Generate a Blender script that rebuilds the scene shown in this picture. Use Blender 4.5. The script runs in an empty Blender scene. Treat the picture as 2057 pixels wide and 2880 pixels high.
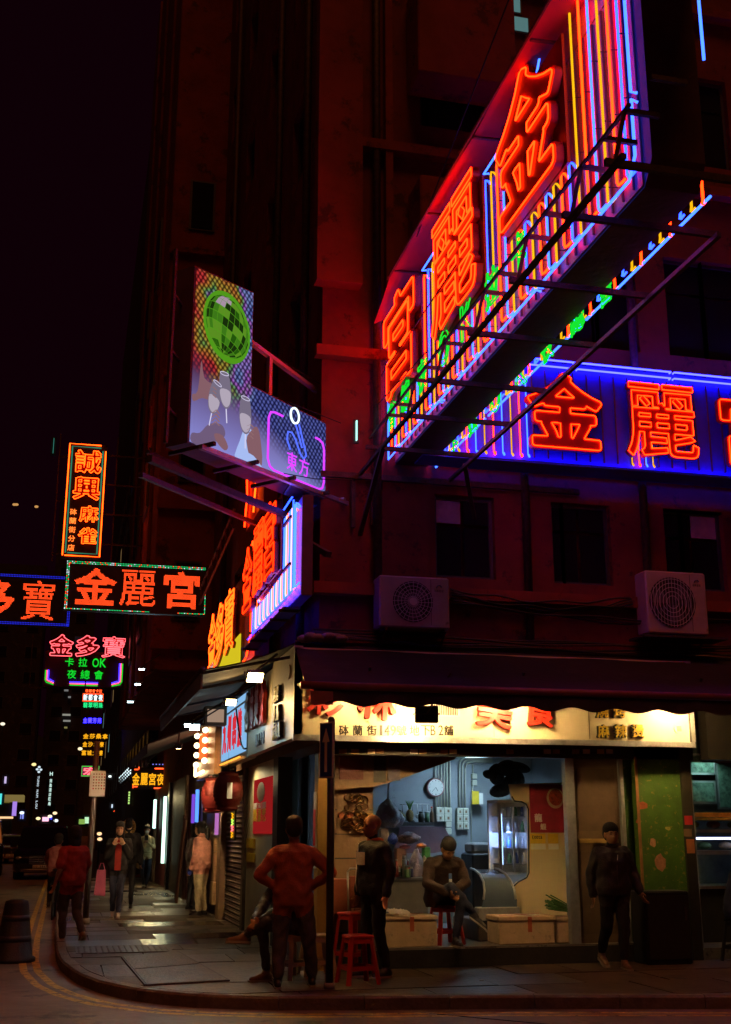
import bpy, math, random
import numpy as np
from mathutils import Vector, Matrix
random.seed(7)
S = bpy.context.scene
COL = S.collection
R = math.radians

# ---------------------------------------------------------------- camera
cam_data = bpy.data.cameras.new('camera')
cam = bpy.data.objects.new('camera', cam_data)
COL.objects.link(cam)
cam_data.sensor_fit = 'VERTICAL'
cam_data.sensor_height = 36
cam_data.lens = 41.25
cam_data.clip_end = 3000
PITCH = math.atan(900 / 3300)
YAW = R(13.92)
EYE = 1.6
cam.location = (0, 0, EYE)
cam.rotation_euler = (math.pi / 2 + PITCH, 0, -YAW)
S.camera = cam

# ---------------------------------------------------------------- night sky, faint warm street light
world = bpy.data.worlds.new('World')
S.world = world
world.use_nodes = True
wn = world.node_tree.nodes
bg = wn['Background']
bg.inputs['Color'].default_value = (0.0046, 0.0003, 0.0019, 1)
bg.inputs['Strength'].default_value = 0.9
sun_data = bpy.data.lights.new('sun', 'SUN')
sun_data.energy = 0.42
sun_data.color = (1.0, 0.25, 0.05)
sun_data.angle = R(25)
sun = bpy.data.objects.new('sun', sun_data)
sun.rotation_euler = (R(27), 0, R(0))
sun['kind'] = 'structure'
COL.objects.link(sun)
S.view_settings.view_transform = 'Standard'
S.view_settings.look = 'None'
S.view_settings.exposure = 0
S.view_settings.gamma = 1
S.view_settings.use_curve_mapping = False
S.render.engine = 'CYCLES'
cy = S.cycles
cy.use_denoising = True
cy.max_bounces = 5
cy.diffuse_bounces = 2
cy.glossy_bounces = 2
cy.transmission_bounces = 3
cy.transparent_max_bounces = 6
cy.sample_clamp_indirect = 3
cy.sample_clamp_direct = 0
cy.caustics_reflective = False
cy.caustics_refractive = False
cy.use_light_tree = True


# ---------------------------------------------------------------- where a direction of view meets a wall, a facade or the ground
def ray(px, py):
    x = (px - 1028.5) / 3300
    y = (1440 - py) / 3300
    f = math.cos(PITCH) - y * math.sin(PITCH)
    u = math.sin(PITCH) + y * math.cos(PITCH)
    return (x * math.cos(YAW) + f * math.sin(YAW), -x * math.sin(YAW) + f * math.cos(YAW), u)


def atY(px, py, Y):
    r = ray(px, py)
    t = Y / r[1]
    return Vector((r[0] * t, Y, EYE + r[2] * t))


def atX(px, py, X):
    r = ray(px, py)
    t = X / r[0]
    return Vector((X, r[1] * t, EYE + r[2] * t))


def atZ(px, py, Z):
    r = ray(px, py)
    t = (Z - EYE) / r[2]
    return Vector((r[0] * t, r[1] * t, Z))


# ---------------------------------------------------------------- materials
MATS = {}


def mat(name, col, rough=0.7, metal=0.0, var=0.25, scale=6.0, bump=0.15, spec=0.5, alpha=None, coat=0.0, stain=None):
    """procedural surface: noise in colour, gloss and relief"""
    if name in MATS:
        return MATS[name]
    m = bpy.data.materials.new(name)
    m.use_nodes = True
    nt = m.node_tree
    n = nt.nodes
    L = nt.links
    b = n['Principled BSDF']
    b.inputs['Roughness'].default_value = rough
    b.inputs['Metallic'].default_value = metal
    b.inputs['Specular IOR Level'].default_value = spec
    b.inputs['Coat Weight'].default_value = coat
    tc = n.new('ShaderNodeTexCoord')
    nz = n.new('ShaderNodeTexNoise')
    nz.inputs['Scale'].default_value = scale
    nz.inputs['Detail'].default_value = 6
    nz.inputs['Roughness'].default_value = 0.65
    L.new(tc.outputs['Object'], nz.inputs['Vector'])
    rp = n.new('ShaderNodeValToRGB')
    lo = [c * (1 - var) for c in col]
    hi = [min(1, c * (1 + var)) for c in col]
    rp.color_ramp.elements[0].position = 0.3
    rp.color_ramp.elements[1].position = 0.7
    rp.color_ramp.elements[0].color = (*lo, 1)
    rp.color_ramp.elements[1].color = (*hi, 1)
    L.new(nz.outputs['Fac'], rp.inputs['Fac'])
    out = rp.outputs['Color']
    if stain:
        s2 = n.new('ShaderNodeTexNoise')
        s2.inputs['Scale'].default_value = stain[1]
        s2.inputs['Detail'].default_value = 8
        s2.inputs['Roughness'].default_value = 0.75
        L.new(tc.outputs['Object'], s2.inputs['Vector'])
        r2 = n.new('ShaderNodeValToRGB')
        r2.color_ramp.elements[0].position = stain[2]
        r2.color_ramp.elements[1].position = stain[2] + 0.06
        L.new(s2.outputs['Fac'], r2.inputs['Fac'])
        mx = n.new('ShaderNodeMix')
        mx.data_type = 'RGBA'
        L.new(r2.outputs['Color'], mx.inputs[0])
        L.new(out, mx.inputs[6])
        mx.inputs[7].default_value = (*stain[0], 1)
        out = mx.outputs[2]
    L.new(out, b.inputs['Base Color'])
    if bump:
        bp = n.new('ShaderNodeBump')
        bp.inputs['Strength'].default_value = bump
        bp.inputs['Distance'].default_value = 0.02
        n3 = n.new('ShaderNodeTexNoise')
        n3.inputs['Scale'].default_value = scale * 5
        n3.inputs['Detail'].default_value = 4
        L.new(tc.outputs['Object'], n3.inputs['Vector'])
        L.new(n3.outputs['Fac'], bp.inputs['Height'])
        L.new(bp.outputs['Normal'], b.inputs['Normal'])
    if alpha is not None:
        b.inputs['Alpha'].default_value = alpha
    MATS[name] = m
    return m


def glow(name, col, strength=1.0):
    if name in MATS:
        return MATS[name]
    m = bpy.data.materials.new(name)
    m.use_nodes = True
    nt = m.node_tree
    nt.nodes.clear()
    o = nt.nodes.new('ShaderNodeOutputMaterial')
    e = nt.nodes.new('ShaderNodeEmission')
    e.inputs['Color'].default_value = (*col, 1)
    e.inputs['Strength'].default_value = strength
    nt.links.new(e.outputs[0], o.inputs['Surface'])
    MATS[name] = m
    return m


# neon gases: the light that leaves the tube is nearly pure, the tube itself clips to a paler tone
N_RED = glow('neon red', (1.0, 0.0145, 0.001), 15)
N_ORANGE = glow('neon orange', (1.0, 0.06, 0.003), 7)
N_BLUE = glow('neon blue', (0.012, 0.04, 1.0), 9)
N_SKY = glow('neon sky blue', (0.03, 0.10, 1.0), 5)
N_YELL = glow('neon yellow', (1.0, 0.48, 0.006), 1.1)
N_GREEN = glow('neon green', (0.01, 1.0, 0.04), 0.8)
N_REDS = glow('neon scarlet', (1.0, 0.016, 0.001), 7)
N_WALLB = glow('wall sign blue', (0.014, 0.016, 1.0), 24)
N_PINK = glow('neon pink', (1.0, 0.10, 0.12), 3)
N_PURP = glow('neon purple', (0.55, 0.04, 0.9), 1.6)
N_WHITE = glow('neon white', (1.0, 0.62, 0.75), 1.6)
N_DEEP = glow('neon deep blue', (0.02, 0.012, 1.0), 10)
L_RED = glow('led red', (1.0, 0.07, 0.012), 3.2)
L_GRN = glow('led green', (0.02, 0.9, 0.25), 1.2)
L_BLU = glow('led blue', (0.02, 0.03, 0.9), 1.2)
L_AMB = glow('led amber', (1.0, 0.42, 0.01), 1.2)
L_WHT = glow('led white', (0.75, 0.95, 1.0), 1.6)
LAMP_W = glow('warm lamp glass', (1.0, 0.70, 0.28), 30)
LAMP_C = glow('cool lamp glass', (0.65, 0.95, 1.0), 22)
BULB = glow('warm bulb', (1.0, 0.72, 0.38), 5)
TUBE_C = glow('cool tube', (0.55, 0.85, 1.0), 7)

M_STEEL = mat('dark rusty steel', (0.07, 0.045, 0.04), 0.6, 0.3, 0.5, 14, 0.3)
M_DARK = mat('black painted metal', (0.018, 0.016, 0.018), 0.5, 0.2, 0.3, 10, 0.1)
M_ALU = mat('worn aluminium', (0.45, 0.45, 0.46), 0.4, 0.7, 0.2, 9, 0.1)
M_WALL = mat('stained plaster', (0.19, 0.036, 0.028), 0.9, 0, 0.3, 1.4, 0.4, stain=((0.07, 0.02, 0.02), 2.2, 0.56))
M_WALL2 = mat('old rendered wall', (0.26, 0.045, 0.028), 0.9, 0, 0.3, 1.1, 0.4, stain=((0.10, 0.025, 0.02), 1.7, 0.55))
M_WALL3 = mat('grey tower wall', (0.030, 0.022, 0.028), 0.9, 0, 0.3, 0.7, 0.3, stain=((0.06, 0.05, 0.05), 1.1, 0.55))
M_CONC = mat('concrete', (0.25, 0.23, 0.21), 0.85, 0, 0.3, 4, 0.35)
M_GLASS = mat('dark window glass', (0.015, 0.015, 0.018), 0.3, 0, 0.2, 3, 0.02, spec=0.12)
M_WHITEP = mat('white painted metal', (0.62, 0.60, 0.56), 0.5, 0, 0.12, 6, 0.06)
M_CREAM = mat('cream enamel panel', (0.72, 0.62, 0.40), 0.45, 0, 0.08, 3, 0.04, stain=((0.45, 0.36, 0.22), 6, 0.68))
M_REDP = mat('red acrylic', (0.62, 0.03, 0.015), 0.4, 0, 0.12, 9, 0.05)
M_YELP = mat('yellow acrylic', (0.70, 0.48, 0.03), 0.45, 0, 0.15, 9, 0.05)
M_BLKP = mat('black acrylic', (0.03, 0.025, 0.02), 0.4, 0, 0.2, 9, 0.05)
M_WHT = mat('white print', (0.75, 0.73, 0.70), 0.6, 0, 0.06, 9, 0.0)
M_RED = mat('red print', (0.55, 0.02, 0.03), 0.6, 0, 0.15, 5, 0.0)
M_YEL = mat('yellow print', (0.75, 0.50, 0.02), 0.6, 0, 0.1, 5, 0.0)
M_SKIN = mat('skin', (0.45, 0.24, 0.15), 0.55, 0, 0.12, 20, 0.05)
M_HAIR = mat('black hair', (0.012, 0.009, 0.008), 0.75, 0, 0.4, 60, 0.5)


# ---------------------------------------------------------------- mesh building
class MB:
    def __init__(s):
        s.v = []
        s.f = []
        s.m = []

    def add(s, vs, fs, m=0):
        o = len(s.v)
        s.v += [tuple(p) for p in vs]
        s.f += [tuple(i + o for i in f) for f in fs]
        s.m += [m] * len(fs)
        return s

    def bx(s, x0, x1, y0, y1, z0, z1, m=0):
        return s.add([(x, y, z) for z in (z0, z1) for y in (y0, y1) for x in (x0, x1)],
                     [(0, 2, 3, 1), (4, 5, 7, 6), (0, 1, 5, 4), (2, 6, 7, 3), (0, 4, 6, 2), (1, 3, 7, 5)], m)

    def cb(s, x0, x1, y0, y1, z0, z1, c=0.01, m=0):
        """box with chamfered edges all round"""
        xs = (x0, x0 + c, x1 - c, x1)
        ys = (y0, y0 + c, y1 - c, y1)
        zs = (z0, z0 + c, z1 - c, z1)
        rings = []
        for z, i in ((z0, c), (z0 + c, 0), (z1 - c, 0), (z1, c)):
            a, b_, d, e = x0 + i, x1 - i, y0 + i, y1 - i
            k = c * (1 if i == 0 else 0.6)
            rings.append([(a + k, d, z), (b_ - k, d, z), (b_, d + k, z), (b_, e - k, z), (b_ - k, e, z), (a + k, e, z), (a, e - k, z), (a, d + k, z)])
        vs = [p for r in rings for p in r]
        fs = [tuple(range(7, -1, -1)), tuple(range(24, 32))]
        for j in range(3):
            for i in range(8):
                i2 = (i + 1) % 8
                fs.append((j * 8 + i, j * 8 + i2, j * 8 + 8 + i2, j * 8 + 8 + i))
        return s.add(vs, fs, m)

    def quad(s, a, b, c, d, m=0):
        return s.add([a, b, c, d], [(0, 1, 2, 3)], m)

    def slab(s, pts, n, t, m=0):
        """polygon pts (3-D, planar) thickened by vector n*t"""
        n = Vector(n) * t
        k = len(pts)
        a = [Vector(p) for p in pts]
        b = [p + n for p in a]
        return s.add(a + b, [tuple(range(k - 1, -1, -1)), tuple(range(k, 2 * k))] + [(i, (i + 1) % k, k + (i + 1) % k, k + i) for i in range(k)], m)

    def tube(s, pts, r, n=6, closed=False, m=0, r1=None, flat=1.0):
        P = [Vector(p) for p in pts]
        k = len(P)
        if k < 2:
            return s
        up = Vector((0, 0, 1))
        vs = []
        prev = None
        for i in range(k):
            if closed:
                d = P[(i + 1) % k] - P[i - 1]
            else:
                d = P[min(i + 1, k - 1)] - P[max(i - 1, 0)]
            if d.length < 1e-9:
                d = Vector((0, 0, 1))
            d.normalize()
            if prev is None:
                a = d.cross(up)
                if a.length < 0.1:
                    a = d.cross(Vector((0, 1, 0)))
            else:
                a = prev - d * prev.dot(d)
                if a.length < 1e-4:
                    a = d.cross(up)
            a.normalize()
            prev = a
            b = d.cross(a)
            rr = r if r1 is None else r + (r1 - r) * i / (k - 1)
            for j in range(n):
                t = 2 * math.pi * j / n
                vs.append(P[i] + a * math.cos(t) * rr + b * math.sin(t) * rr * flat)
        fs = []
        for i in range(k if closed else k - 1):
            i2 = (i + 1) % k
            for j in range(n):
                j2 = (j + 1) % n
                fs.append((i * n + j, i * n + j2, i2 * n + j2, i2 * n + j))
        if not closed:
            fs.append(tuple(range(n - 1, -1, -1)))
            fs.append(tuple((k - 1) * n + j for j in range(n)))
        return s.add(vs, fs, m)

    def bar(s, a, b, w, h=None, m=0):
        """rectangular bar from a to b"""
        h = h or w
        a = Vector(a)
        b = Vector(b)
        d = (b - a).normalized()
        u = d.cross(Vector((0, 0, 1)))
        if u.length < 0.05:
            u = Vector((1, 0, 0))
        u.normalize()
        v = u.cross(d)
        q = [u * (i * w / 2) + v * (j * h / 2) for i, j in ((-1, -1), (1, -1), (1, 1), (-1, 1))]
        return s.add([a + x for x in q] + [b + x for x in q], [(0, 3, 2, 1), (4, 5, 6, 7), (0, 1, 5, 4), (1, 2, 6, 5), (2, 3, 7, 6), (3, 0, 4, 7)], m)

    def lathe(s, prof, c=(0, 0, 0), n=16, m=0, axis='z', sx=1, sy=1):
        vs = []
        for (r, h) in prof:
            for j in range(n):
                t = 2 * math.pi * j / n
                p = (r * math.cos(t) * sx, r * math.sin(t) * sy, h)
                if axis == 'y':
                    p = (p[0], p[2], p[1])
                if axis == 'x':
                    p = (p[2], p[0], p[1])
                vs.append((p[0] + c[0], p[1] + c[1], p[2] + c[2]))
        fs = []
        for i in range(len(prof) - 1):
            for j in range(n):
                j2 = (j + 1) % n
                fs.append((i * n + j, i * n + j2, (i + 1) * n + j2, (i + 1) * n + j))
        fs.append(tuple(range(n - 1, -1, -1)))
        fs.append(tuple((len(prof) - 1) * n + j for j in range(n)))
        return s.add(vs, fs, m)

    def ball(s, c, r, n=10, k=6, m=0, M=None):
        """ellipsoid, r may be a 3-tuple; M optional rotation"""
        if not isinstance(r, (tuple, list)):
            r = (r, r, r)
        vs = [(0, 0, -1)]
        for i in range(1, k):
            a = math.pi * i / k - math.pi / 2
            for j in range(n):
                t = 2 * math.pi * j / n
                vs.append((math.cos(a) * math.cos(t), math.cos(a) * math.sin(t), math.sin(a)))
        vs.append((0, 0, 1))
        vv = []
        for p in vs:
            q = Vector((p[0] * r[0], p[1] * r[1], p[2] * r[2]))
            if M is not None:
                q = M @ q
            vv.append(q + Vector(c))
        fs = [(0, 1 + (j + 1) % n, 1 + j) for j in range(n)]
        for i in range(k - 2):
            for j in range(n):
                a = 1 + i * n + j
                b = 1 + i * n + (j + 1) % n
                fs.append((a, b, b + n, a + n))
        e = len(vs) - 1
        fs += [(e, 1 + (k - 2) * n + j, 1 + (k - 2) * n + (j + 1) % n) for j in range(n)]
        return s.add(vv, fs, m)

    def mesh(s, name, mats, smooth=False):
        me = bpy.data.meshes.new(name)
        me.from_pydata([tuple(p) for p in s.v], [], s.f)
        for q in (mats if isinstance(mats, (list, tuple)) else [mats]):
            me.materials.append(q)
        me.polygons.foreach_set('material_index', s.m)
        if smooth:
            me.polygons.foreach_set('use_smooth', [True] * len(s.f))
        me.update()
        return me

    def build(s, name, mats, parent=None, smooth=False, world=True, fix=True):
        """link as one object; with world=True the points are world points and the parents are unrotated"""
        if parent is not None and world:
            o = Vector((0, 0, 0))
            p = parent
            while p is not None:
                o += p.location
                p = p.parent
            s.v = [(a[0] - o.x, a[1] - o.y, a[2] - o.z) for a in s.v]
        me = s.mesh(name, mats, smooth)
        if fix:
            import bmesh
            bm = bmesh.new()
            bm.from_mesh(me)
            bmesh.ops.recalc_face_normals(bm, faces=bm.faces)
            bm.to_mesh(me)
            bm.free()
        ob = bpy.data.objects.new(name, me)
        COL.objects.link(ob)
        if parent is not None:
            ob.parent = parent
        return ob


def tag(o, label=None, cat=None, group=None, kind=None):
    if label:
        o['label'] = label
    if cat:
        o['category'] = cat
    if group:
        o['group'] = group
    if kind:
        o['kind'] = kind
    return o


def thing(name, label, cat, loc=(0, 0, 0), rz=0.0, group=None, kind=None):
    o = bpy.data.objects.new(name, None)
    o.empty_display_size = 0.2
    o.location = loc
    o.rotation_euler = (0, 0, rz)
    COL.objects.link(o)
    return tag(o, label, cat, group, kind)


def put(me, name, parent=None, loc=(0, 0, 0), rot=(0, 0, 0), sc=(1, 1, 1)):
    o = bpy.data.objects.new(name, me)
    o.location = loc
    o.rotation_euler = rot
    o.scale = sc
    COL.objects.link(o)
    if parent is not None:
        o.parent = parent
    return o


def copy_tree(o, parent=None):
    c = o.copy()
    COL.objects.link(c)
    c.parent = parent
    for ch in [q for q in o.children]:
        copy_tree(ch, c)
    return c


def lamp(parent, loc, energy, col, size, direction, spread=180, shape='SQUARE'):
    d = bpy.data.lights.new('lamp_light', 'AREA')
    d.energy = energy
    d.color = col
    d.size = size
    d.spread = R(spread)
    o = bpy.data.objects.new('lamp_light', d)
    COL.objects.link(o)
    o.parent = parent
    o.location = loc
    o.rotation_euler = Vector(direction).to_track_quat('-Z', 'Y').to_euler()
    return o


# ---------------------------------------------------------------- glyphs as outlines
GL = {}
GRID = 110


def glyph_field(ch):
    GRID = 170 if ch in '麗寶' else 100
    if ch in GL:
        return GL[ch]
    c = bpy.data.curves.new('glyph', 'FONT')
    c.body = ch
    o = bpy.data.objects.new('glyph', c)
    COL.objects.link(o)
    bpy.context.view_layer.update()
    cv = o.to_curve(bpy.context.evaluated_depsgraph_get())
    segs = []
    for sp in cv.splines:
        pts = []
        b = sp.bezier_points
        for i in range(len(b)):
            p0, p3 = np.array(b[i].co[:2]), np.array(b[(i + 1) % len(b)].co[:2])
            p1, p2 = np.array(b[i].handle_right[:2]), np.array(b[(i + 1) % len(b)].handle_left[:2])
            straight = np.abs(np.cross(p3 - p0, p1 - p0)) + np.abs(np.cross(p3 - p0, p2 - p0)) < 1e-4
            for t in ((0,) if straight else (0, .25, .5, .75)):
                pts.append((1 - t) ** 3 * p0 + 3 * (1 - t) ** 2 * t * p1 + 3 * (1 - t) * t * t * p2 + t ** 3 * p3)
        for i in range(len(pts)):
            segs.append((pts[i], pts[(i + 1) % len(pts)]))
    o.to_curve_clear()
    bpy.data.objects.remove(o)
    A = np.array([q[0] for q in segs])
    B = np.array([q[1] for q in segs])
    lo = A.min(0) - 0.09
    hi = A.max(0) + 0.09
    step = max(hi - lo) / GRID
    nx, ny = int((hi[0] - lo[0]) / step) + 1, int((hi[1] - lo[1]) / step) + 1
    xs = lo[0] + np.arange(nx) * step
    ys = lo[1] + np.arange(ny) * step
    X, Y = np.meshgrid(xs, ys)
    P = np.stack([X.ravel(), Y.ravel()], 1)
    D = B - A
    L2 = (D ** 2).sum(1) + 1e-12
    AP = P[:, None, :] - A[None]
    t = np.clip((AP * D[None]).sum(2) / L2, 0, 1)
    d = np.sqrt(((AP - t[..., None] * D[None]) ** 2).sum(2)).min(1)
    py = P[:, 1][:, None]
    up = (A[None, :, 1] <= py) & (B[None, :, 1] > py)
    dn = (A[None, :, 1] > py) & (B[None, :, 1] <= py)
    cr = D[None, :, 0] * AP[:, :, 1] - D[None, :, 1] * AP[:, :, 0]
    w = (up & (cr > 0)).sum(1) - (dn & (cr < 0)).sum(1)
    sd = np.where(w != 0, -d, d).reshape(ny, nx)
    GL[ch] = (sd, lo, step)
    return GL[ch]


def rdp(pts, eps):
    if len(pts) < 3:
        return pts
    a, b = pts[0], pts[-1]
    d = b - a
    n = np.hypot(*d)
    q = np.array(pts)
    if n < 1e-9:
        dist = np.hypot(*(q - a).T)
    else:
        dist = np.abs(d[0] * (q[:, 1] - a[1]) - d[1] * (q[:, 0] - a[0])) / n
    i = int(dist.argmax())
    if dist[i] < eps:
        return [a, b]
    return rdp(pts[:i + 1], eps)[:-1] + rdp(pts[i:], eps)


LOOPS = {}


def glyph_loops(ch, off=0.0, eps=0.006, minlen=0.10):
    """outline loops of the glyph emboldened by off, scaled to the unit box around the origin"""
    key = (ch, off, eps, minlen)
    if key in LOOPS:
        return LOOPS[key]
    sd, lo, step = glyph_field(ch)
    f = sd - off
    ny, nx = f.shape
    nxt = {}
    pos = {}

    def pt(e):
        if e not in pos:
            (k, j, i) = e
            if k == 0:
                a, b = f[j, i], f[j, i + 1]
                t = a / (a - b)
                pos[e] = np.array((lo[0] + (i + t) * step, lo[1] + j * step))
            else:
                a, b = f[j, i], f[j + 1, i]
                t = a / (a - b)
                pos[e] = np.array((lo[0] + i * step, lo[1] + (j + t) * step))
        return e
    ins = f < 0
    any_ = ins[:-1, :-1] | ins[1:, :-1] | ins[:-1, 1:] | ins[1:, 1:]
    all_ = ins[:-1, :-1] & ins[1:, :-1] & ins[:-1, 1:] & ins[1:, 1:]
    js, is_ = np.nonzero(any_ & ~all_)
    for j, i in zip(js, is_):
        c = (ins[j, i], ins[j, i + 1], ins[j + 1, i + 1], ins[j + 1, i])
        E = ((0, j, i), (1, j, i + 1), (0, j + 1, i), (1, j, i))
        ent = [q for q in range(4) if not c[q] and c[(q + 1) % 4]]
        ext = [q for q in range(4) if c[q] and not c[(q + 1) % 4]]
        if len(ent) == 1:
            nxt[pt(E[ext[0]])] = pt(E[ent[0]])
        else:
            for q in ent:
                nxt[pt(E[(q + 1) % 4])] = pt(E[q])
    loops = []
    while nxt:
        s0 = next(iter(nxt))
        lp = []
        e = s0
        while e in nxt:
            lp.append(pos[e])
            e = nxt.pop(e)
        if len(lp) > 3:
            q = np.array(lp)
            per = np.hypot(*(q - np.roll(q, 1, 0)).T).sum()
            if per > minlen:
                h = len(lp) // 2
                a = rdp(lp[:h + 1], eps)[:-1] + rdp(lp[h:] + [lp[0]], eps)[:-1]
                if len(a) > 2:
                    loops.append(np.array(a))
    allp = np.concatenate(loops)
    mn, mx = allp.min(0), allp.max(0)
    size = mx - mn
    res = [((l - mn) / size - 0.5) for l in loops]
    LOOPS[key] = (res, size)
    return LOOPS[key]


FILL = {}


def glyph_mesh(ch, off, m, depth=1.0):
    """solid letter in the unit box, facing -Y, with thickness depth (local y 0..-depth)"""
    key = (ch, off, m.name, depth)
    if key in FILL:
        return FILL[key]
    loops, size = glyph_loops(ch, off, 0.007, 0.06)
    c = bpy.data.curves.new('letter', 'CURVE')
    c.dimensions = '2D'
    c.fill_mode = 'BOTH'
    c.extrude = 0.5
    for l in loops:
        sp = c.splines.new('POLY')
        sp.points.add(len(l) - 1)
        for i, p in enumerate(l):
            sp.points[i].co = (p[0], p[1], 0, 1)
        sp.use_cyclic_u = True
    o = bpy.data.objects.new('letter', c)
    COL.objects.link(o)
    bpy.context.view_layer.update()
    me = bpy.data.meshes.new_from_object(o.evaluated_get(bpy.context.evaluated_depsgraph_get()))
    bpy.data.objects.remove(o)
    n = len(me.vertices)
    a = np.empty(n * 3)
    me.vertices.foreach_get('co', a)
    a = a.reshape(-1, 3)
    a = np.stack([a[:, 0], -(a[:, 2] + 0.5) * depth, a[:, 1]], 1)
    me.vertices.foreach_set('co', a.ravel())
    me.materials.clear()
    me.materials.append(m)
    me.name = 'character'
    me.update()
    FILL[key] = me
    return me


def letter(root, ch, x, z, w, h, y, depth, m, off=0.012, name='character', shear=None):
    o = put(glyph_mesh(ch, off, m), name, root, (x, y, z), (0, 0, 0), (w, depth, h))
    return o


def neon_letter(root, ch, x, z, w, h, y, r, tube, face=None, off=0.035, foff=0.06, depth=0.05, eps=0.006, name='character'):
    """channel letter: sheet-metal face with a glass tube bent round its outline"""
    if face is not None:
        k = 1 + 2 * (foff - off) / 0.95
        fo = letter(root, ch, x, z, w * k, h * k, y, depth, face, foff, name)
    loops, size = glyph_loops(ch, off, eps)
    b = MB()
    for l in loops:
        b.tube([(x + p[0] * w, y - depth - r * 1.6, z + p[1] * h) for p in l], r, 5, True)
    t = b.build('neon_outline' if face is not None else name, tube, root, True, world=False, fix=False)
    if face is not None:
        t.parent = fo
        t.matrix_parent_inverse = Matrix.Identity(4)
        # keep the tube in the sign's own space
        for v in t.data.vertices:
            v.co = ((v.co.x - x) / fo.scale.x, (v.co.y - y) / fo.scale.y, (v.co.z - z) / fo.scale.z)
    return t


def led_letter(root, ch, x, z, w, h, y, pitch, rad, m, off=0.03):
    sd, lo, step = glyph_field(ch)
    f = sd - off
    js, is_ = np.nonzero(f < 0)
    x0, x1, y0, y1 = is_.min(), is_.max(), js.min(), js.max()
    nx, nz = int(w / pitch), int(h / pitch)
    b = MB()
    for j in range(nz + 1):
        for i in range(nx + 1):
            u = x0 + (x1 - x0) * i / nx
            v = y0 + (y1 - y0) * j / nz
            if f[min(int(round(v)), f.shape[0] - 1), min(int(round(u)), f.shape[1] - 1)] < -0.004:
                cx, cz = x - w / 2 + w * i / nx, z - h / 2 + h * j / nz
                b.add([(cx + rad * math.cos(t), y, cz + rad * math.sin(t)) for t in (0.5, 1.5, 2.6, 3.6, 4.7, 5.8)] + [(cx, y - rad * 0.8, cz)],
                      [(k, (k + 1) % 6, 6) for k in range(6)])
    return tag(b.build('character', m, root, world=False, fix=False), kind='stuff')


# ================================================================ people
M_SOLE = mat('shoe sole', (.30, .27, .23), .6, 0, .1, 12, .1)


def person_joints(h=1.7, **kw):
    """standing figure facing -Y; person's left is +X. All joints can be overridden (metres for a 1.7 m figure)."""
    J = dict(pelvis=(0, 0, .94), waist=(0, .0, 1.07), chest=(0, -.005, 1.26), neck=(0, .01, 1.44), head=(0, -.015, 1.585),
             shl=(.175, .0, 1.385), shr=(-.175, .0, 1.385), ell=(.235, .02, 1.11), elr=(-.235, .02, 1.11),
             wrl=(.245, -.06, .87), wrr=(-.245, -.06, .87), hil=(.09, 0, .90), hir=(-.09, 0, .90),
             knl=(.10, -.02, .50), knr=(-.10, -.02, .50), anl=(.105, .03, .09), anr=(-.105, .03, .09))
    J.update(kw)
    k = h / 1.7
    out = {}
    for n, v in J.items():
        out[n] = Vector(v) * k if isinstance(v, (tuple, list)) else v
    for s_ in ('shl', 'shr'):
        out[s_] = out[s_] + Vector((-.012 if s_ == 'shl' else .012, 0, -.03))
    return out


def cap_mesh(b, p0, p1, r0, r1, n=12, flat=1.0):
    """tapered rounded limb"""
    p0, p1 = Vector(p0), Vector(p1)
    d = p1 - p0
    L = d.length
    d.normalize()
    a = d.cross(Vector((0, 1, 0.01)))
    if a.length < .1:
        a = d.cross(Vector((1, 0, 0)))
    a.normalize()
    c = d.cross(a)
    prof = [(-.98 * r0, .2 * r0), (-.7 * r0, .71 * r0), (0, r0), (L * .5, (r0 + r1) / 2), (L, r1), (L + .7 * r1, .71 * r1), (L + .98 * r1, .2 * r1)]
    vs = []
    for (t, r) in prof:
        for j in range(n):
            q = 2 * math.pi * j / n
            vs.append(p0 + d * t + a * (math.cos(q) * r) + c * (math.sin(q) * r * flat))
    fs = []
    for i in range(len(prof) - 1):
        for j in range(n):
            j2 = (j + 1) % n
            fs.append((i * n + j, i * n + j2, (i + 1) * n + j2, (i + 1) * n + j))
    fs.append(tuple(range(n - 1, -1, -1)))
    fs.append(tuple((len(prof) - 1) * n + j for j in range(n)))
    b.add(vs, fs)


def remeshed(b, name, voxel, smooth=3, subdiv=False):
    me = b.mesh(name, [])
    import bmesh
    bm = bmesh.new()
    bm.from_mesh(me)
    bmesh.ops.recalc_face_normals(bm, faces=bm.faces)
    bm.to_mesh(me)
    bm.free()
    o = bpy.data.objects.new(name, me)
    COL.objects.link(o)
    m = o.modifiers.new('r', 'REMESH')
    m.mode = 'VOXEL'
    m.voxel_size = voxel
    m.use_smooth_shade = True
    s_ = o.modifiers.new('s', 'SMOOTH')
    s_.factor = 0.5
    s_.iterations = smooth
    bpy.context.view_layer.update()
    out = bpy.data.meshes.new_from_object(o.evaluated_get(bpy.context.evaluated_depsgraph_get()))
    bpy.data.objects.remove(o)
    out.name = name
    return out


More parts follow.
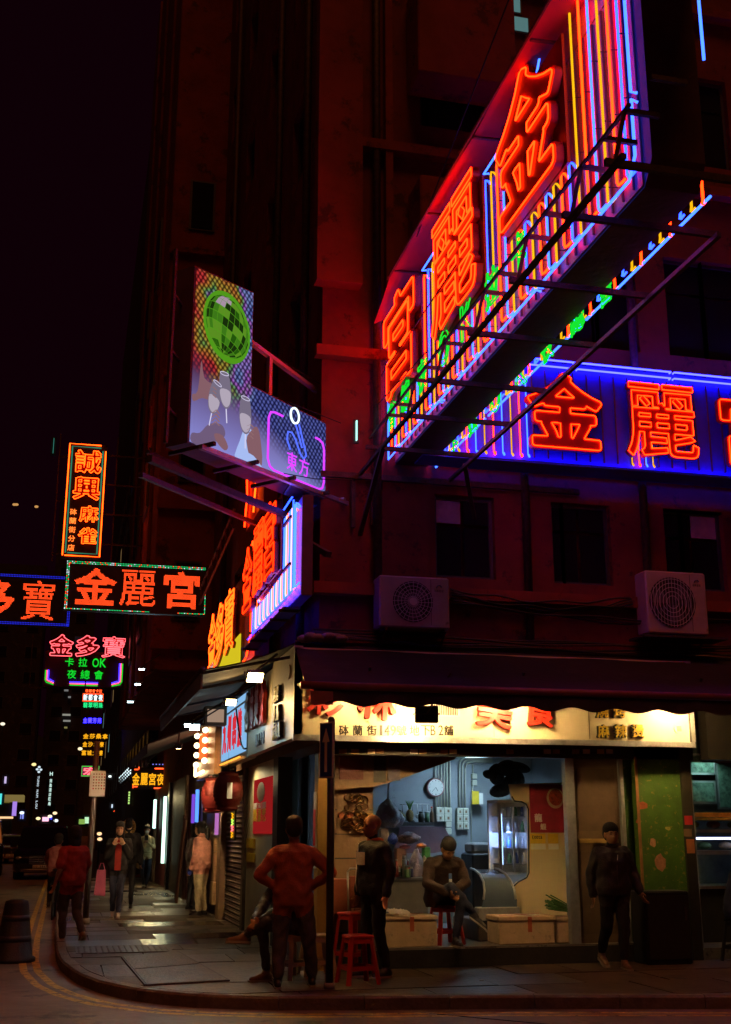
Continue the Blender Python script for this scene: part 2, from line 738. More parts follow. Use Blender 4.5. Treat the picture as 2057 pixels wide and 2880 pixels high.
def person(label, loc, rz, J, top, legs, shoes, skin=None, hair=None, hairstyle='short', voxel=0.011, build=1.0, top_len=0.0, sleeve=1.0,
           jacket=0.0, grip=0.5, look=(0, 0), group=None, legw=1.0, name='person', kidx=0):
    skin = skin or M_SKIN
    hair = hair or M_HAIR
    root = thing(name, label, 'person', loc, rz, group)
    k = (J['head'].z - J['anl'].z) / 1.495 if 'k' not in J else J['k']
    k = 1.0
    B = MB()
    prims = []   # (kind, a, b, r0, r1, material index)  0 skin 1 top 2 legs 3 shoes

    def C(a, b, r0, r1, mi, flat=1.0):
        a, b = Vector(a), Vector(b)
        cap_mesh(B, a, b, r0, r1, flat=flat)
        prims.append((a, b, r0, r1, mi))

    def E_(c, r, mi, M=None):
        B.ball(c, r, 14, 9, M=M)
        rr = sorted(r)
        prims.append((Vector(c), Vector(c), rr[1], rr[1], mi))
    jk = jacket
    w = build
    pel, wa, ch, nk, hd = J['pelvis'], J['waist'], J['chest'], J['neck'], J['head']
    # torso: lofted rings that follow the spine
    side = (J['shl'] - J['shr']).normalized()
    spine = [(pel - Vector((0, 0, .08 + top_len)), .150 * w + jk * .8, .105 * w + jk), (pel, .170 * w + jk * .8, .122 * w + jk), (wa, .160 * w + jk, .115 * w + jk),
             (ch, .168 * w + jk, .118 * w + jk), ((ch + nk) / 2 + (nk - ch) * .1, .165 * w + jk, .100 * w + jk), (nk - (nk - ch) * .12, .095 + jk, .075 + jk * .6), (nk, .058 + jk * .4, .058 + jk * .4)]
    n = 20
    vs = []
    for i, (c, rx, ry) in enumerate(spine):
        a = spine[max(i - 1, 0)][0]
        e = spine[min(i + 1, len(spine) - 1)][0]
        d = (e - a).normalized()
        sx = (side - d * side.dot(d)).normalized()
        sy = d.cross(sx)
        for j in range(n):
            t = 2 * math.pi * j / n
            ct, st = math.cos(t), math.sin(t)
            ct = math.copysign(abs(ct) ** .85, ct)
            st = math.copysign(abs(st) ** .85, st)
            vs.append(c + sx * ct * rx + sy * st * ry)
    fs = []
    for i in range(len(spine) - 1):
        for j in range(n):
            j2 = (j + 1) % n
            fs.append((i * n + j, i * n + j2, (i + 1) * n + j2, (i + 1) * n + j))
    fs.append(tuple(range(n - 1, -1, -1)))
    fs.append(tuple((len(spine) - 1) * n + j for j in range(n)))
    B.add(vs, fs)
    for i in range(len(spine) - 1):
        (a, rx, ry), (b, rx2, ry2) = spine[i], spine[i + 1]
        for q in (-.5, 0, .5):
            prims.append((a + side * rx * q, b + side * rx2 * q, ry, ry2, 1))
    # neck and head
    C(nk - Vector((0, 0, .03)), hd - Vector((0, -.01, .05)), .056, .052, 0)
    tilt = Matrix.Rotation(look[1], 3, 'Z') @ Matrix.Rotation(look[0], 3, 'X')

    def H(v):
        return hd + tilt @ Vector(v)
    E_(H((0, .012, .045)), (.080, .100, .092), 0, tilt)
    E_(H((0, -.022, -.03)), (.066, .078, .084), 0, tilt)
    E_(H((0, -.048, -.078)), (.036, .034, .026), 0, tilt)
    C(H((0, -.088, .018)), H((0, -.106, -.022)), .009, .014, 0)
    E_(H((0, -.088, -.056)), (.026, .013, .011), 0, tilt)
    E_(H((0.03, -.080, .026)), (.024, .013, .008), 0, tilt)
    E_(H((-.03, -.080, .026)), (.024, .013, .008), 0, tilt)
    for s in (1, -1):
        E_(H((.077 * s, .008, -.005)), (.011, .022, .034), 0, tilt)
    # arms
    for sd in 'lr':
        sh, el, wr = J['sh' + sd], J['el' + sd], J['wr' + sd]
        E_(sh + (el - sh) * .06, (.056 * w + jk * .8,) * 3, 1)
        sgn = 1 if sd == 'l' else -1
        C(nk + side * sgn * .02 - Vector((0, 0, .045)), sh + Vector((0, 0, .0)), .050 + jk * .5, .052 * w + jk * .7, 1)
        if sleeve > .6:
            C(sh, el, .056 * w + jk, .047 + jk, 1)
            C(el, wr - (wr - el) * .04, .047 + jk, .034 + jk, 1)
            C(el, wr, .03, .026, 0)
        else:
            C(sh, sh + (el - sh) * .75, .060 * w + jk, .056 + jk, 1)
            C(sh, el, .043, .038, 0)
            C(el, wr, .038, .026, 0)
        d = (wr - el).normalized()
        fwd = J.get('palm' + sd)
        fwd = Vector(fwd).normalized() if fwd else Vector((0, -1, 0))
        a = (fwd - d * fwd.dot(d))
        a = a.normalized() if a.length > .05 else Vector((1, 0, 0))   # knuckle row direction (thumb side)
        nrm = d.cross(a) * sgn * -1                                   # palm side
        pc = wr + d * .045
        Mh = Matrix((a, d, d.cross(a))).transposed()
        E_(pc, (.040, .050, .017), 0, Mh)
        for q in range(4):
            base = wr + d * .082 + a * (.030 - .019 * q)
            L1 = (.040, .045, .042, .032)[q]
            d1 = (d + nrm * grip * .9).normalized()
            d2 = (d + nrm * grip * 2.4).normalized()
            C(base - d * .02, base + d1 * L1, .0092, .0085, 0)
            C(base + d1 * L1, base + d1 * L1 + d2 * L1 * .8, .0085, .0072, 0)
        tb = wr + d * .03 + a * .030
        t1 = tb + (d * .5 + a * .8 + nrm * .3).normalized() * .036
        C(tb, t1, .012, .0105, 0)
        C(t1, t1 + (d + a * .2 + nrm * .3).normalized() * .028, .0105, .009, 0)
    # legs and shoes
    for sd in 'lr':
        hi, kn, an = J['hi' + sd], J['kn' + sd], J['an' + sd]
        lw = legw
        C(hi, kn, .088 * lw, .062 * lw, 2)
        C(kn, an + (kn - an) * .12, .062 * lw, .046 * lw, 2)
        C(an + (kn - an) * .1, an, .040, .036, 2 if legw > .9 else 0)
        toe = Vector(J.get('toe' + sd, (0, -1, 0))).normalized()
        upv = Vector(J.get('sole' + sd, (0, 0, 1))).normalized()
        heel = an - upv * .045 - toe * .03
        C(heel, heel + toe * .12 - upv * .004, .040, .040, 3, .9)
        C(heel + toe * .10 - upv * .010, heel + toe * .20 - upv * .014, .040, .030, 3, .9)
        C(an - upv * .01, an - upv * .03 + toe * .03, .042, .042, 3)
        if J.get('soles', True):
            sb = MB()
            lat = toe.cross(upv).normalized()
            b0 = an - upv * .092
            ring = []
            for (f, w_) in ((-.062, .022), (-.045, .036), (.03, .034), (.12, .044), (.175, .040), (.205, .024)):
                ring.append((f, w_))
            pts = [b0 + toe * f + lat * w_ for f, w_ in ring] + [b0 + toe * f - lat * w_ for f, w_ in reversed(ring)]
            sb.slab(pts, upv, .024)
            sb.build('shoe_sole', J.get('solemat') or M_SOLE, root, world=False)
    me = remeshed(B, 'body', voxel, 2)
    # cloth folds and material regions
    nv = len(me.vertices)
    co = np.empty(nv * 3)
    me.vertices.foreach_get('co', co)
    co = co.reshape(-1, 3)
    nf = len(me.polygons)
    ctr = np.empty(nf * 3)
    me.polygons.foreach_get('center', ctr)
    ctr = ctr.reshape(-1, 3)
    best = np.full(nf, 1e9)
    mi = np.zeros(nf, dtype=np.int32)
    for (a, b, r0, r1, m_) in prims:
        a = np.array(a)
        b = np.array(b)
        ab = b - a
        l2 = (ab ** 2).sum()
        t = np.clip(((ctr - a) @ ab) / l2, 0, 1) if l2 > 1e-10 else np.zeros(nf)
        d = np.sqrt(((ctr - a - t[:, None] * ab) ** 2).sum(1)) - (r0 + (r1 - r0) * t)
        if m_ == 3:
            d = d - .004
        k_ = d < best
        best[k_] = d[k_]
        mi[k_] = m_
    loops = np.empty(len(me.loops), dtype=np.int32)
    me.loops.foreach_get('vertex_index', loops)
    ls = np.empty(nf, dtype=np.int32)
    lt = np.empty(nf, dtype=np.int32)
    me.polygons.foreach_get('loop_start', ls)
    me.polygons.foreach_get('loop_total', lt)
    cloth = np.zeros(nv)
    fm = np.repeat(mi, lt)
    cloth[loops[(fm == 1) | (fm == 2)]] = 1
    cloth[loops[(fm == 0) | (fm == 3)]] = 0
    no = np.empty(nv * 3)
    me.vertices.foreach_get('normal', no)
    no = no.reshape(-1, 3)
    ph = (hash(label) % 7) if False else (len(label) % 7)
    wv = (np.sin(co[:, 2] * 46 + np.sin(co[:, 0] * 23 + ph) * 2.2 + co[:, 1] * 17) * .5 + np.sin(co[:, 2] * 21 - co[:, 0] * 33 + ph * 2 + np.sin(co[:, 1] * 30) * 1.5) * .6)
    co += no * (wv * cloth * .0055)[:, None]
    me.vertices.foreach_set('co', co.ravel())
    for q in (skin, top, legs, shoes):
        me.materials.append(q)
    me.polygons.foreach_set('material_index', mi)
    me.polygons.foreach_set('use_smooth', [True] * nf)
    me.update()
    body = put(me, 'body', root)
    # eyes
    eb = MB()
    for s in (1, -1):
        eb.ball(H((.029 * s, -.082, .012)), (.012, .006, .005), 8, 5)
        eb.bar(H((.016 * s, -.092, .031)), H((.044 * s, -.085, .034)), .006, .006)
    eb.build('eyes', M_HAIR, root, world=False)
    hb = MB()
    if hairstyle in ('short', 'bob', 'ponytail', 'long', 'hood'):
        hb.ball(H((0, .018, .066)), (.091, .110, .086), 16, 9, M=tilt)
        hb.ball(H((0, .052, .015)), (.086, .078, .090), 16, 9, M=tilt)
        if hairstyle != 'short':
            for s in (1, -1):
                hb.ball(H((.070 * s, .012, .0)), (.020, .045, .085), 10, 7, M=tilt)
        if hairstyle in ('bob', 'long'):
            ln = .10 if hairstyle == 'bob' else .26
            hb.ball(H((0, .052, -.03 - ln * .4)), (.082, .052, .07 + ln * .55), 14, 9)
            for s in (1, -1):
                hb.ball(H((.068 * s, .0, -.03 - ln * .35)), (.026, .045, .06 + ln * .5), 10, 8)
        if hairstyle == 'ponytail':
            q = [H((0, .10, .05)), H((0, .155, .02)), H((.01, .165, -.10)), H((.015, .145, -.26)), H((.015, .13, -.38))]
            for i in range(4):
                cap_mesh(hb, q[i], q[i + 1], (.026, .038, .042, .034)[i], (.038, .042, .034, .012)[i])
        hm = remeshed(hb, 'hair', .010, 2)
        hm.materials.append(hair)
        hm.polygons.foreach_set('use_smooth', [True] * len(hm.polygons))
        put(hm, 'hair', root)
    root['_head'] = list(hd)
    del root['_head']
    return root, H


# ================================================================ the setting
PZ = 0.12            # pavement level
SW = 2.8             # side-street wall plane
FY = 13.6            # front wall plane
M_ROAD = mat('worn asphalt', (0.19, 0.14, 0.10), 0.55, 0, 0.35, 1.2, 0.6, stain=((0.035, 0.03, 0.03), 0.8, 0.55))
M_PAVE = [mat('paving concrete %s' % k, c, r_, 0, 0.3, 3.0, 0.5, stain=((0.04, 0.030, 0.020), 1.6, 0.55)) for k, c, r_ in
          (('dry', (0.095, 0.062, 0.032), 0.65), ('damp', (0.068, 0.045, 0.024), 0.36), ('worn', (0.085, 0.054, 0.028), 0.5), ('wet', (0.045, 0.032, 0.020), 0.18))]
M_KERB = mat('kerb stone', (0.15, 0.12, 0.085), 0.6, 0, 0.35, 5, 0.6)
M_LINE = mat('yellow road paint', (0.62, 0.40, 0.06), 0.6, 0, 0.3, 8, 0.3, stain=((0.07, 0.055, 0.04), 9, 0.53))
M_GAP = mat('joint dirt', (0.03, 0.026, 0.022), 0.9, 0, 0.3, 12, 0.3)

b = MB()
b.quad((-200, -60, 0), (200, -60, 0), (200, 600, 0), (-200, 600, 0))
tag(b.build('road', M_ROAD), kind='structure')

kpts = [(-.05, 130), (-.05, 60), (-.05, 30), (-.04, 20), (-.02, 18.4), (0, 16.7), (.06, 15.4), (.23, 14.1), (.45, 13.25), (.70, 12.64), (1.15, 12.05), (1.5, 11.82),
        (2.0, 11.6), (2.75, 11.42), (3.9, 11.22), (5.0, 10.95), (6.2, 10.64), (9, 9.95), (30, 5)]


def resample(pts, step):
    P = [Vector((*p, 0)) for p in pts]
    out = [P[0]]
    acc = 0
    for a, b_ in zip(P, P[1:]):
        d = (b_ - a).length
        t = step - acc
        while t <= d:
            out.append(a + (b_ - a) * (t / d))
            t += step
        acc = (acc + d) % step
    return out


def offset_line(P, d):
    out = []
    for i, p in enumerate(P):
        t = (P[min(i + 1, len(P) - 1)] - P[max(i - 1, 0)]).normalized()
        out.append(p + Vector((-t.y, t.x, 0)) * d)
    return out


dense = resample(kpts, 0.3)
# pavement base
inner = offset_line(dense, 0.13)
poly = [(p.x, p.y) for p in inner] + [(30, FY), (SW + .02, FY), (SW + .02, 130)]
b = MB()
b.slab([(x, y, PZ - .02) for x, y in poly], (0, 0, -1), 0.3)
pav = tag(b.build('pavement', M_GAP), kind='structure')
import bmesh
kb = thing('kerb', None, None, kind='structure')
ks = resample(kpts[:-1] + [(14, 8.8)], 0.1)
L_ = 8
i = 0
ksm = []
while i + L_ < len(ks) and ks[i].y > 45:
    i += L_
while i + L_ < len(ks):
    seg = ks[i:i + L_ + 1]
    a, c = seg[0], seg[-1]
    o1 = offset_line(seg, 0.0)
    o2 = offset_line(seg, 0.145)
    o1[-1] = o1[-1] + (o1[-2] - o1[-1]).normalized() * .008
    o2[-1] = o2[-1] + (o2[-2] - o2[-1]).normalized() * .008
    dz = random.uniform(-.004, .004)
    b = MB()
    q = []
    for j in (0, len(seg) // 2, len(seg) - 1):
        t = o2[j] - o1[j]
        q.append([o1[j] + Vector((0, 0, -.1)), o1[j] + Vector((0, 0, PZ - .02 + dz)), o1[j] + t * .14 + Vector((0, 0, PZ + dz)), o2[j] + Vector((0, 0, PZ + dz)), o2[j] + Vector((0, 0, -.1))])
    vs = [p for r_ in q for p in r_]
    fs = [(0, 1, 2, 3, 4), (14, 13, 12, 11, 10)]
    for j in range(2):
        for k in range(4):
            fs.append((j * 5 + k, j * 5 + 5 + k, j * 5 + 6 + k, j * 5 + 1 + k))
    b.add(vs, fs)
    b.build('kerb_stone', M_KERB, kb)
    i += L_


def inside(x, y):
    c = False
    n = len(poly)
    j = n - 1
    for i in range(n):
        xi, yi = poly[i]
        xj, yj = poly[j]
        if (yi > y) != (yj > y) and x < (xj - xi) * (y - yi) / (yj - yi) + xi:
            c = not c
        j = i
    return c


def clip_poly(sub, clip):
    """Sutherland-Hodgman; clip convex"""
    out = sub
    n = len(clip)
    for i in range(n):
        a, b_ = clip[i], clip[(i + 1) % n]
        inp, out = out, []
        if not inp:
            break
        s = inp[-1]

        def ins(p):
            return (b_[0] - a[0]) * (p[1] - a[1]) - (b_[1] - a[1]) * (p[0] - a[0]) >= 0

        def cut(p, q):
            d1 = (b_[0] - a[0]) * (p[1] - a[1]) - (b_[1] - a[1]) * (p[0] - a[0])
            d2 = (b_[0] - a[0]) * (q[1] - a[1]) - (b_[1] - a[1]) * (q[0] - a[0])
            t = d1 / (d1 - d2)
            return (p[0] + (q[0] - p[0]) * t, p[1] + (q[1] - p[1]) * t)
        for e in inp:
            if ins(e):
                if not ins(s):
                    out.append(cut(s, e))
                out.append(e)
            elif ins(s):
                out.append(cut(s, e))
            s = e
    return out


cover_box = (.80, 1.72, 12.75, 15.9)


def paver(x0, x1, y0, y1):
    g = .007
    cell = [(x0 + g, y0 + g), (x1 - g, y0 + g), (x1 - g, y1 - g), (x0 + g, y1 - g)]
    p = clip_poly(poly, cell)
    if len(p) < 3:
        return
    q = []
    for a in p:
        if not q or (abs(a[0] - q[-1][0]) + abs(a[1] - q[-1][1])) > 1e-3:
            q.append(a)
    area = abs(sum(q[i][0] * q[(i + 1) % len(q)][1] - q[(i + 1) % len(q)][0] * q[i][1] for i in range(len(q)))) / 2
    if area < .02 or len(q) < 3:
        return
    z = PZ + random.uniform(-.005, .004)
    b = MB()
    b.slab([(x, y, z - .03) for x, y in q], (0, 0, 1), .03)
    m_ = M_PAVE[random.choices((0, 1, 2, 3), (3, 3, 3, 1.6 if y0 > 15.5 else .3))[0]]
    b.build('paving_slab', m_, pav)


y = 10.0
row = 0
while y < 42:
    h_ = random.choice((.75, .9, .9, 1.15)) if y > FY - .2 else random.choice((.85, 1.05))
    x = -.1 - random.uniform(0, .4)
    xmax = SW + .02 if y > FY - .05 else 12
    while x < xmax:
        w_ = random.choice((.75, .95, 1.25))
        x2 = min(x + w_, xmax)
        paver(x, x2, y, y + h_)
        x = x2
    y += h_
# joint for the first row that touches the front wall is hidden by the step

# double yellow lines along the kerb
for off in (-.26, -.42):
    P = resample(kpts[1:-1], .25)
    P = offset_line([p for p in P if p.y < 52], off)
    b = MB()
    for p, q in zip(P, P[1:]):
        t = (q - p).normalized()
        nrm = Vector((-t.y, t.x, 0)) * .045
        z = Vector((0, 0, .004))
        b.quad(p - nrm + z, q - nrm + z, q + nrm + z, p + nrm + z)
    tag(b.build('yellow_line', M_LINE), kind='structure')
# asphalt seams and patch
M_SEAM = mat('tar seam', (0.015, 0.013, 0.012), 0.35, 0, 0.3, 9, 0.3)
b = MB()
b.bar((1.9, 11.0, .002), (1.1, 2.0, .002), .03, .01)
b.bar((-8, 9.6, .002), (1.75, 9.9, .002), .02, .01)
b.bar((3.4, 11.0, .002), (6.5, 7.8, .002), .02, .008)
tag(b.build('road_seam', M_SEAM), kind='structure')

# utility cover plate, two leaves in a frame
t = thing('utility_cover', 'large rectangular steel utility cover set in the corner pavement', 'manhole cover', (1.25, 14.4, PZ))
M_COV = mat('worn cover plate', (0.10, 0.058, 0.03), 0.5, 0.2, 0.35, 7, 0.6, stain=((0.05, 0.035, 0.03), 5, 0.55))
q = [atZ(345, 2694, PZ), atZ(497, 2677, PZ), atZ(642, 2760, PZ), atZ(412, 2773, PZ)]
mid0, mid1 = (q[0] + q[3]) / 2 * 1.0, (q[1] + q[2]) / 2
for n_, pp in enumerate(((q[0], q[1], mid1, mid0), (mid0, mid1, q[2], q[3]))):
    c = sum(pp, Vector()) / 4
    b = MB()
    b.slab([c + (p - c) * .985 + Vector((0, 0, .002)) for p in pp], (0, 0, 1), .014)
    b.build('cover_plate', M_COV, t)
b = MB()
for i in range(4):
    b.bar(q[i] + Vector((0, 0, .006)), q[(i + 1) % 4] + Vector((0, 0, .006)), .035, .016)
b.build('frame', M_STEEL, t)

# tactile strip of small studs near the kerb
t = tag(thing('tactile_paving', 'strip of raised studs in the pavement by the corner kerb', 'tactile paving', (.75, 16.6, PZ)), None)
b = MB()
for i in range(16):
    for j in range(9):
        b.lathe([(.018, .0), (.012, .009)], (.28 + i * .075, 16.2 + j * .1, PZ), 6)
tag(b.build('studs', M_KERB, t), kind='stuff')
b = MB()
b.bx(.24, 1.46, 16.12, 17.08, PZ - .01, PZ + .006)
b.build('tile', M_PAVE[2], t)

# ---------------------------------------------------------------- buildings
M_FRAME = mat('window frame', (0.10, 0.09, 0.09), 0.5, 0.4, 0.2, 12, 0.1)
M_CURT = mat('curtain', (0.30, 0.22, 0.22), 0.9, 0, 0.2, 12, 0.2)
M_LIT1 = glow('lit room cool', (0.35, 0.75, 0.75), 0.22)
M_LIT2 = glow('lit room warm', (0.9, 0.55, 0.22), 0.16)
M_LIT3 = glow('faint room', (0.5, 0.25, 0.35), 0.02)
M_CURL = mat('pale paper on glass', (0.5, 0.42, 0.45), 0.8, 0, 0.2, 8, 0.1)


def window(root, u0, u1, z0, z1, plane, at, nu=2, nz=1, glass=None, depth=.12, fr=.045, paper=None, split=.68):
    """window with frame and one object per pane; plane 'Y' faces -Y at y=at, plane 'X' faces -X at x=at"""
    def P(b, a0, a1, d0, d1, c0, c1, m=0):
        if plane == 'Y':
            b.bx(a0, a1, at + d0, at + d1, c0, c1, m)
        else:
            b.bx(at + d0, at + d1, a0, a1, c0, c1, m)
    f = MB()
    P(f, u0, u1, depth - .03, depth + .03, z0, z0 + fr)
    P(f, u0, u1, depth - .03, depth + .03, z1 - fr, z1)
    P(f, u0, u0 + fr, depth - .03, depth + .03, z0 + fr, z1 - fr)
    P(f, u1 - fr, u1, depth - .03, depth + .03, z0 + fr, z1 - fr)
    fo = f.build('window', M_FRAME, root)
    du = (u1 - u0 - fr) / nu
    zs = [z0 + fr] + ([z0 + (z1 - z0) * split] if nz == 2 else []) + [z1]
    for i in range(nu):
        for j in range(len(zs) - 1):
            b = MB()
            P(b, u0 + fr + i * du, u0 + i * du + du, depth, depth + .012, zs[j], zs[j + 1] - fr)
            g = glass if glass is not None else M_GLASS
            if isinstance(g, (list, tuple)):
                g = g[(i + j * nu) % len(g)]
            b.build('pane', g, fo)
    return fo


def wall_with_openings(b, plane, at, u0, u1, z0, z1, holes, thick=.25, m=0):
    """wall skin as cells around rectangular openings (u0,u1,z0,z1)"""
    us = sorted({u0, u1} | {h[0] for h in holes} | {h[1] for h in holes})
    zs = sorted({z0, z1} | {h[2] for h in holes} | {h[3] for h in holes})

    def hole(u, z):
        return any(h[0] < u < h[1] and h[2] < z < h[3] for h in holes)

    def pt(u, d, z):
        return (u, at + d, z) if plane == 'Y' else (at + d, u, z)
    for i in range(len(us) - 1):
        for j in range(len(zs) - 1):
            a, c, e, g = us[i], us[i + 1], zs[j], zs[j + 1]
            if hole((a + c) / 2, (e + g) / 2):
                # reveals
                b.quad(pt(a, 0, e), pt(c, 0, e), pt(c, thick, e), pt(a, thick, e), m)
                b.quad(pt(a, 0, g), pt(c, 0, g), pt(c, thick, g), pt(a, thick, g), m)
                b.quad(pt(a, 0, e), pt(a, 0, g), pt(a, thick, g), pt(a, thick, e), m)
                b.quad(pt(c, 0, e), pt(c, 0, g), pt(c, thick, g), pt(c, thick, e), m)
                b.quad(pt(a, thick, e), pt(c, thick, e), pt(c, thick, g), pt(a, thick, g), m)
            else:
                b.quad(pt(a, 0, e), pt(c, 0, e), pt(c, 0, g), pt(a, 0, g), m)


# corner building -------------------------------------------------
cb = thing('corner_building', 'old corner tenement above the food shop, stained walls and dark windows', 'building', (SW, FY, 0))
holes = []
wins = []
# first floor row, behind and under the long blue sign
for (x0, x1, z0, z1) in ((4.27, 5.06, 4.65, 5.72), (5.84, 6.66, 4.65, 5.72), (7.43, 8.3, 4.65, 5.74), (9.1, 9.9, 4.65, 5.72), (10.8, 11.6, 4.65, 5.72)):
    wins.append((x0, x1, z0, z1))
fl = 3.05
for k in range(1, 9):
    zb = 4.9 + fl * k
    for x0 in (4.15, 6.0, 7.7, 9.6, 11.3):
        wins.append((x0, x0 + 1.25, zb, zb + 1.5))
b = MB()
wall_with_openings(b, 'Y', FY, 3.75, 13.0, 3.2, 34, wins, .35)
wall_with_openings(b, 'Y', FY, SW, 3.75, 3.2, 34, [], .35)
swins = [(y0, y0 + 1.1, 4.9 + fl * k, 4.9 + fl * k + 1.35) for k in range(0, 9) for y0 in (14.9, 17.4, 20.4, 23.2)]
wall_with_openings(b, 'X', SW, FY, 26.0, 3.2, 34, swins, .35)
b.bx(SW, 13, FY + .4, 26, 33.9, 34)
b.bx(12.9, 13, FY + .4, 26, 0, 33.9)
b.bx(SW + .4, 12.9, 25.9, 26, 0, 33.9)
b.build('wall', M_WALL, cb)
# projecting bays, pilasters and string courses on the front
b = MB()
b.bx(SW - .12, 3.28, FY - .22, FY - .003, 8.4, 33)
b.bx(3.62, 3.72, FY - .14, FY - .003, 8.4, 33)
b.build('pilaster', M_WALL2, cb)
for k in range(0, 9):
    z = 4.35 + fl * k
    b = MB()
    b.bx(SW - .1, 13, FY - .16, FY - .002, z, z + .14)
    b.build('string_course', M_WALL2, cb)
for (z0, z1) in ((8.65, 9.95), (11.75, 13.0), (14.8, 16.1)):
    b = MB()
    b.cb(3.95, 5.35, FY - .62, FY - .04, z0 - .35, z1 - .1, .02)
    b.build('balcony_box', M_WALL2, cb)
for i, (x0, x1, z0, z1) in enumerate(wins):
    if z0 > 17.5:
        continue
    lit = None
    if i == 0:
        lit = [M_GLASS, M_GLASS, M_CURL, M_GLASS]
    elif i == 2:
        lit = [M_GLASS, M_GLASS, M_GLASS, M_CURL]
    window(cb, x0, x1, z0, z1, 'Y', FY, 2, 2, lit)
for i, (x0, x1, z0, z1) in enumerate(swins):
    if z0 < 17:
        window(cb, x0, x1, z0, z1, 'X', SW, 2, 2)
# small lit openings high up beside the big sign
for (px, py, px2, py2, m_) in ((1168, 0, 1200, 30, M_LIT1), (1432, -20, 1465, 38, M_LIT1), (1434, 52, 1488, 90, M_LIT1)):
    p, q = atY(px, py2, FY - .03), atY(px2, py, FY - .03)
    f = MB()
    f.bx(p.x, q.x, FY - .05, FY - .02, p.z, q.z)
    w_ = f.build('window', M_FRAME, cb)
    f = MB()
    f.bx(p.x + .03, q.x - .03, FY - .062, FY - .051, p.z + .03, q.z - .03)
    f.build('pane', m_, w_)
# drain pipes on the side wall and front wall
for (x, y_) in ((SW - .12, 14.2), (SW - .12, 16.6), (SW - .12, 22.3), (3.5, FY - .1), (5.45, FY - .1), (7.1, FY - .1)):
    b = MB()
    b.tube([(x, y_, 3.9 if x > 3 else 3.4), (x, y_, 20)], .055, 8)
    b.build('drain_pipe', M_STEEL, cb, True)

# the wall of the shop at street level is built with the shop; a soffit closes the floor above it
b = MB()
b.bx(SW + .3, 13, FY + .36, 20, 3.2, 3.3)
b.build('soffit', M_WALL, cb)


def block(name, label, x0, x1, y0, y1, h, m, fl=3.1, face='X', lit=.06, bays=(), first=3.8, litm=None, w_=1.1, gap=1.2, maxz=200, detail=True, sill=True):
    root = thing(name, label, 'building', ((x0 + x1) / 2, (y0 + y1) / 2, 0))
    b = MB()
    b.bx(x0, x1, y0, y1, 0, h)
    b.build('wall', m, root)
    rng = random.Random(name + label)
    if face == 'X':
        at, u0, u1, sgn = x0, y0, y1, -1
    elif face == 'XR':
        at, u0, u1, sgn = x1, y0, y1, 1
    else:
        at, u0, u1, sgn = y0, x0, x1, -1
    z = first
    while z + 1.6 < min(h, maxz):
        u = u0 + .7
        while u + w_ < u1 - .3:
            b = MB()
            g = M_GLASS
            if rng.random() < lit:
                g = rng.choice(litm or (M_LIT1, M_LIT2, M_LIT3))
            d0, d1 = sorted((at + sgn * .002, at + sgn * .06))
            e0, e1 = sorted((at + sgn * .061, at + sgn * .075))
            if face in ('X', 'XR'):
                b.bx(d0, d1, u, u + w_, z, z + 1.3)
                f = b.build('window', M_FRAME, root)
                b = MB()
                b.bx(e0, e1, u + .06, u + w_ - .06, z + .06, z + 1.24)
                b.build('pane', g, f)
            else:
                b.bx(u, u + w_, d0, d1, z, z + 1.3)
                f = b.build('window', M_FRAME, root)
                b = MB()
                b.bx(u + .06, u + w_ - .06, e0, e1, z + .06, z + 1.24)
                b.build('pane', g, f)
            u += w_ + gap
        z += fl
    return root


# buildings further along the right side of the side street
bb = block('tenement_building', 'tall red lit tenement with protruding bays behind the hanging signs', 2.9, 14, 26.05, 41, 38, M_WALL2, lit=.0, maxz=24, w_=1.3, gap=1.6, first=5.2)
b = MB()
b.cb(1.55, 2.89, 25.2, 40.6, 4.9, 30, .03)
b.build('overhang', M_WALL2, bb)
for z in (5.9, 9.0, 12.1, 15.2):
    b = MB()
    b.bx(1.52, 2.89, 25.08, 25.199, z - .55, z - .42)
    b.build('string_course', M_WALL2, bb)
    b = MB()
    b.bx(1.95, 2.55, 25.16, 25.199, z + .1, z + 1.4)
    w_ = b.build('window', M_FRAME, bb)
    b = MB()
    b.bx(2.0, 2.5, 25.145, 25.159, z + .15, z + 1.35)
    b.build('pane', M_GLASS, w_)
for y_ in (27.2, 31.6, 36.0):
    b = MB()
    b.cb(1.47, 1.549, y_, y_ + 2.1, 4.9, 30, .03)
    b.build('bay', M_WALL2, bb)
    for z in (6, 9.1, 12.2, 15.3):
        b = MB()
        b.bx(1.42, 1.469, y_ + .3, y_ + 1.8, z, z + 1.5)
        w_ = b.build('window', M_FRAME, bb)
        b = MB()
        b.bx(1.405, 1.419, y_ + .36, y_ + 1.74, z + .06, z + 1.44)
        b.build('pane', M_GLASS, w_)
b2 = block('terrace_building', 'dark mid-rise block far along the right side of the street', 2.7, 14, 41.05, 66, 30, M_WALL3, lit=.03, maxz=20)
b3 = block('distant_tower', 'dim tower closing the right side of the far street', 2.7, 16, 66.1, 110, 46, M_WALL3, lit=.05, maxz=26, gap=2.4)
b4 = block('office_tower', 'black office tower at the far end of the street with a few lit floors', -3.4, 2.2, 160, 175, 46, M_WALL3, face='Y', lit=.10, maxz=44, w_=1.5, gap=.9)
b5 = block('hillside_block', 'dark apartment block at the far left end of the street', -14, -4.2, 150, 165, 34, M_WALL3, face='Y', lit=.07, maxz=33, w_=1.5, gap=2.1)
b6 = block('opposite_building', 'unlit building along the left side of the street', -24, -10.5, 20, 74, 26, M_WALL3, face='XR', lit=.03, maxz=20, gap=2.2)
b7 = block('opposite_terrace', 'narrow block with a glowing shopfront on the left of the street', -24, -10.3, 74.1, 140, 22, M_WALL3, face='XR', lit=.06, maxz=18, gap=3)
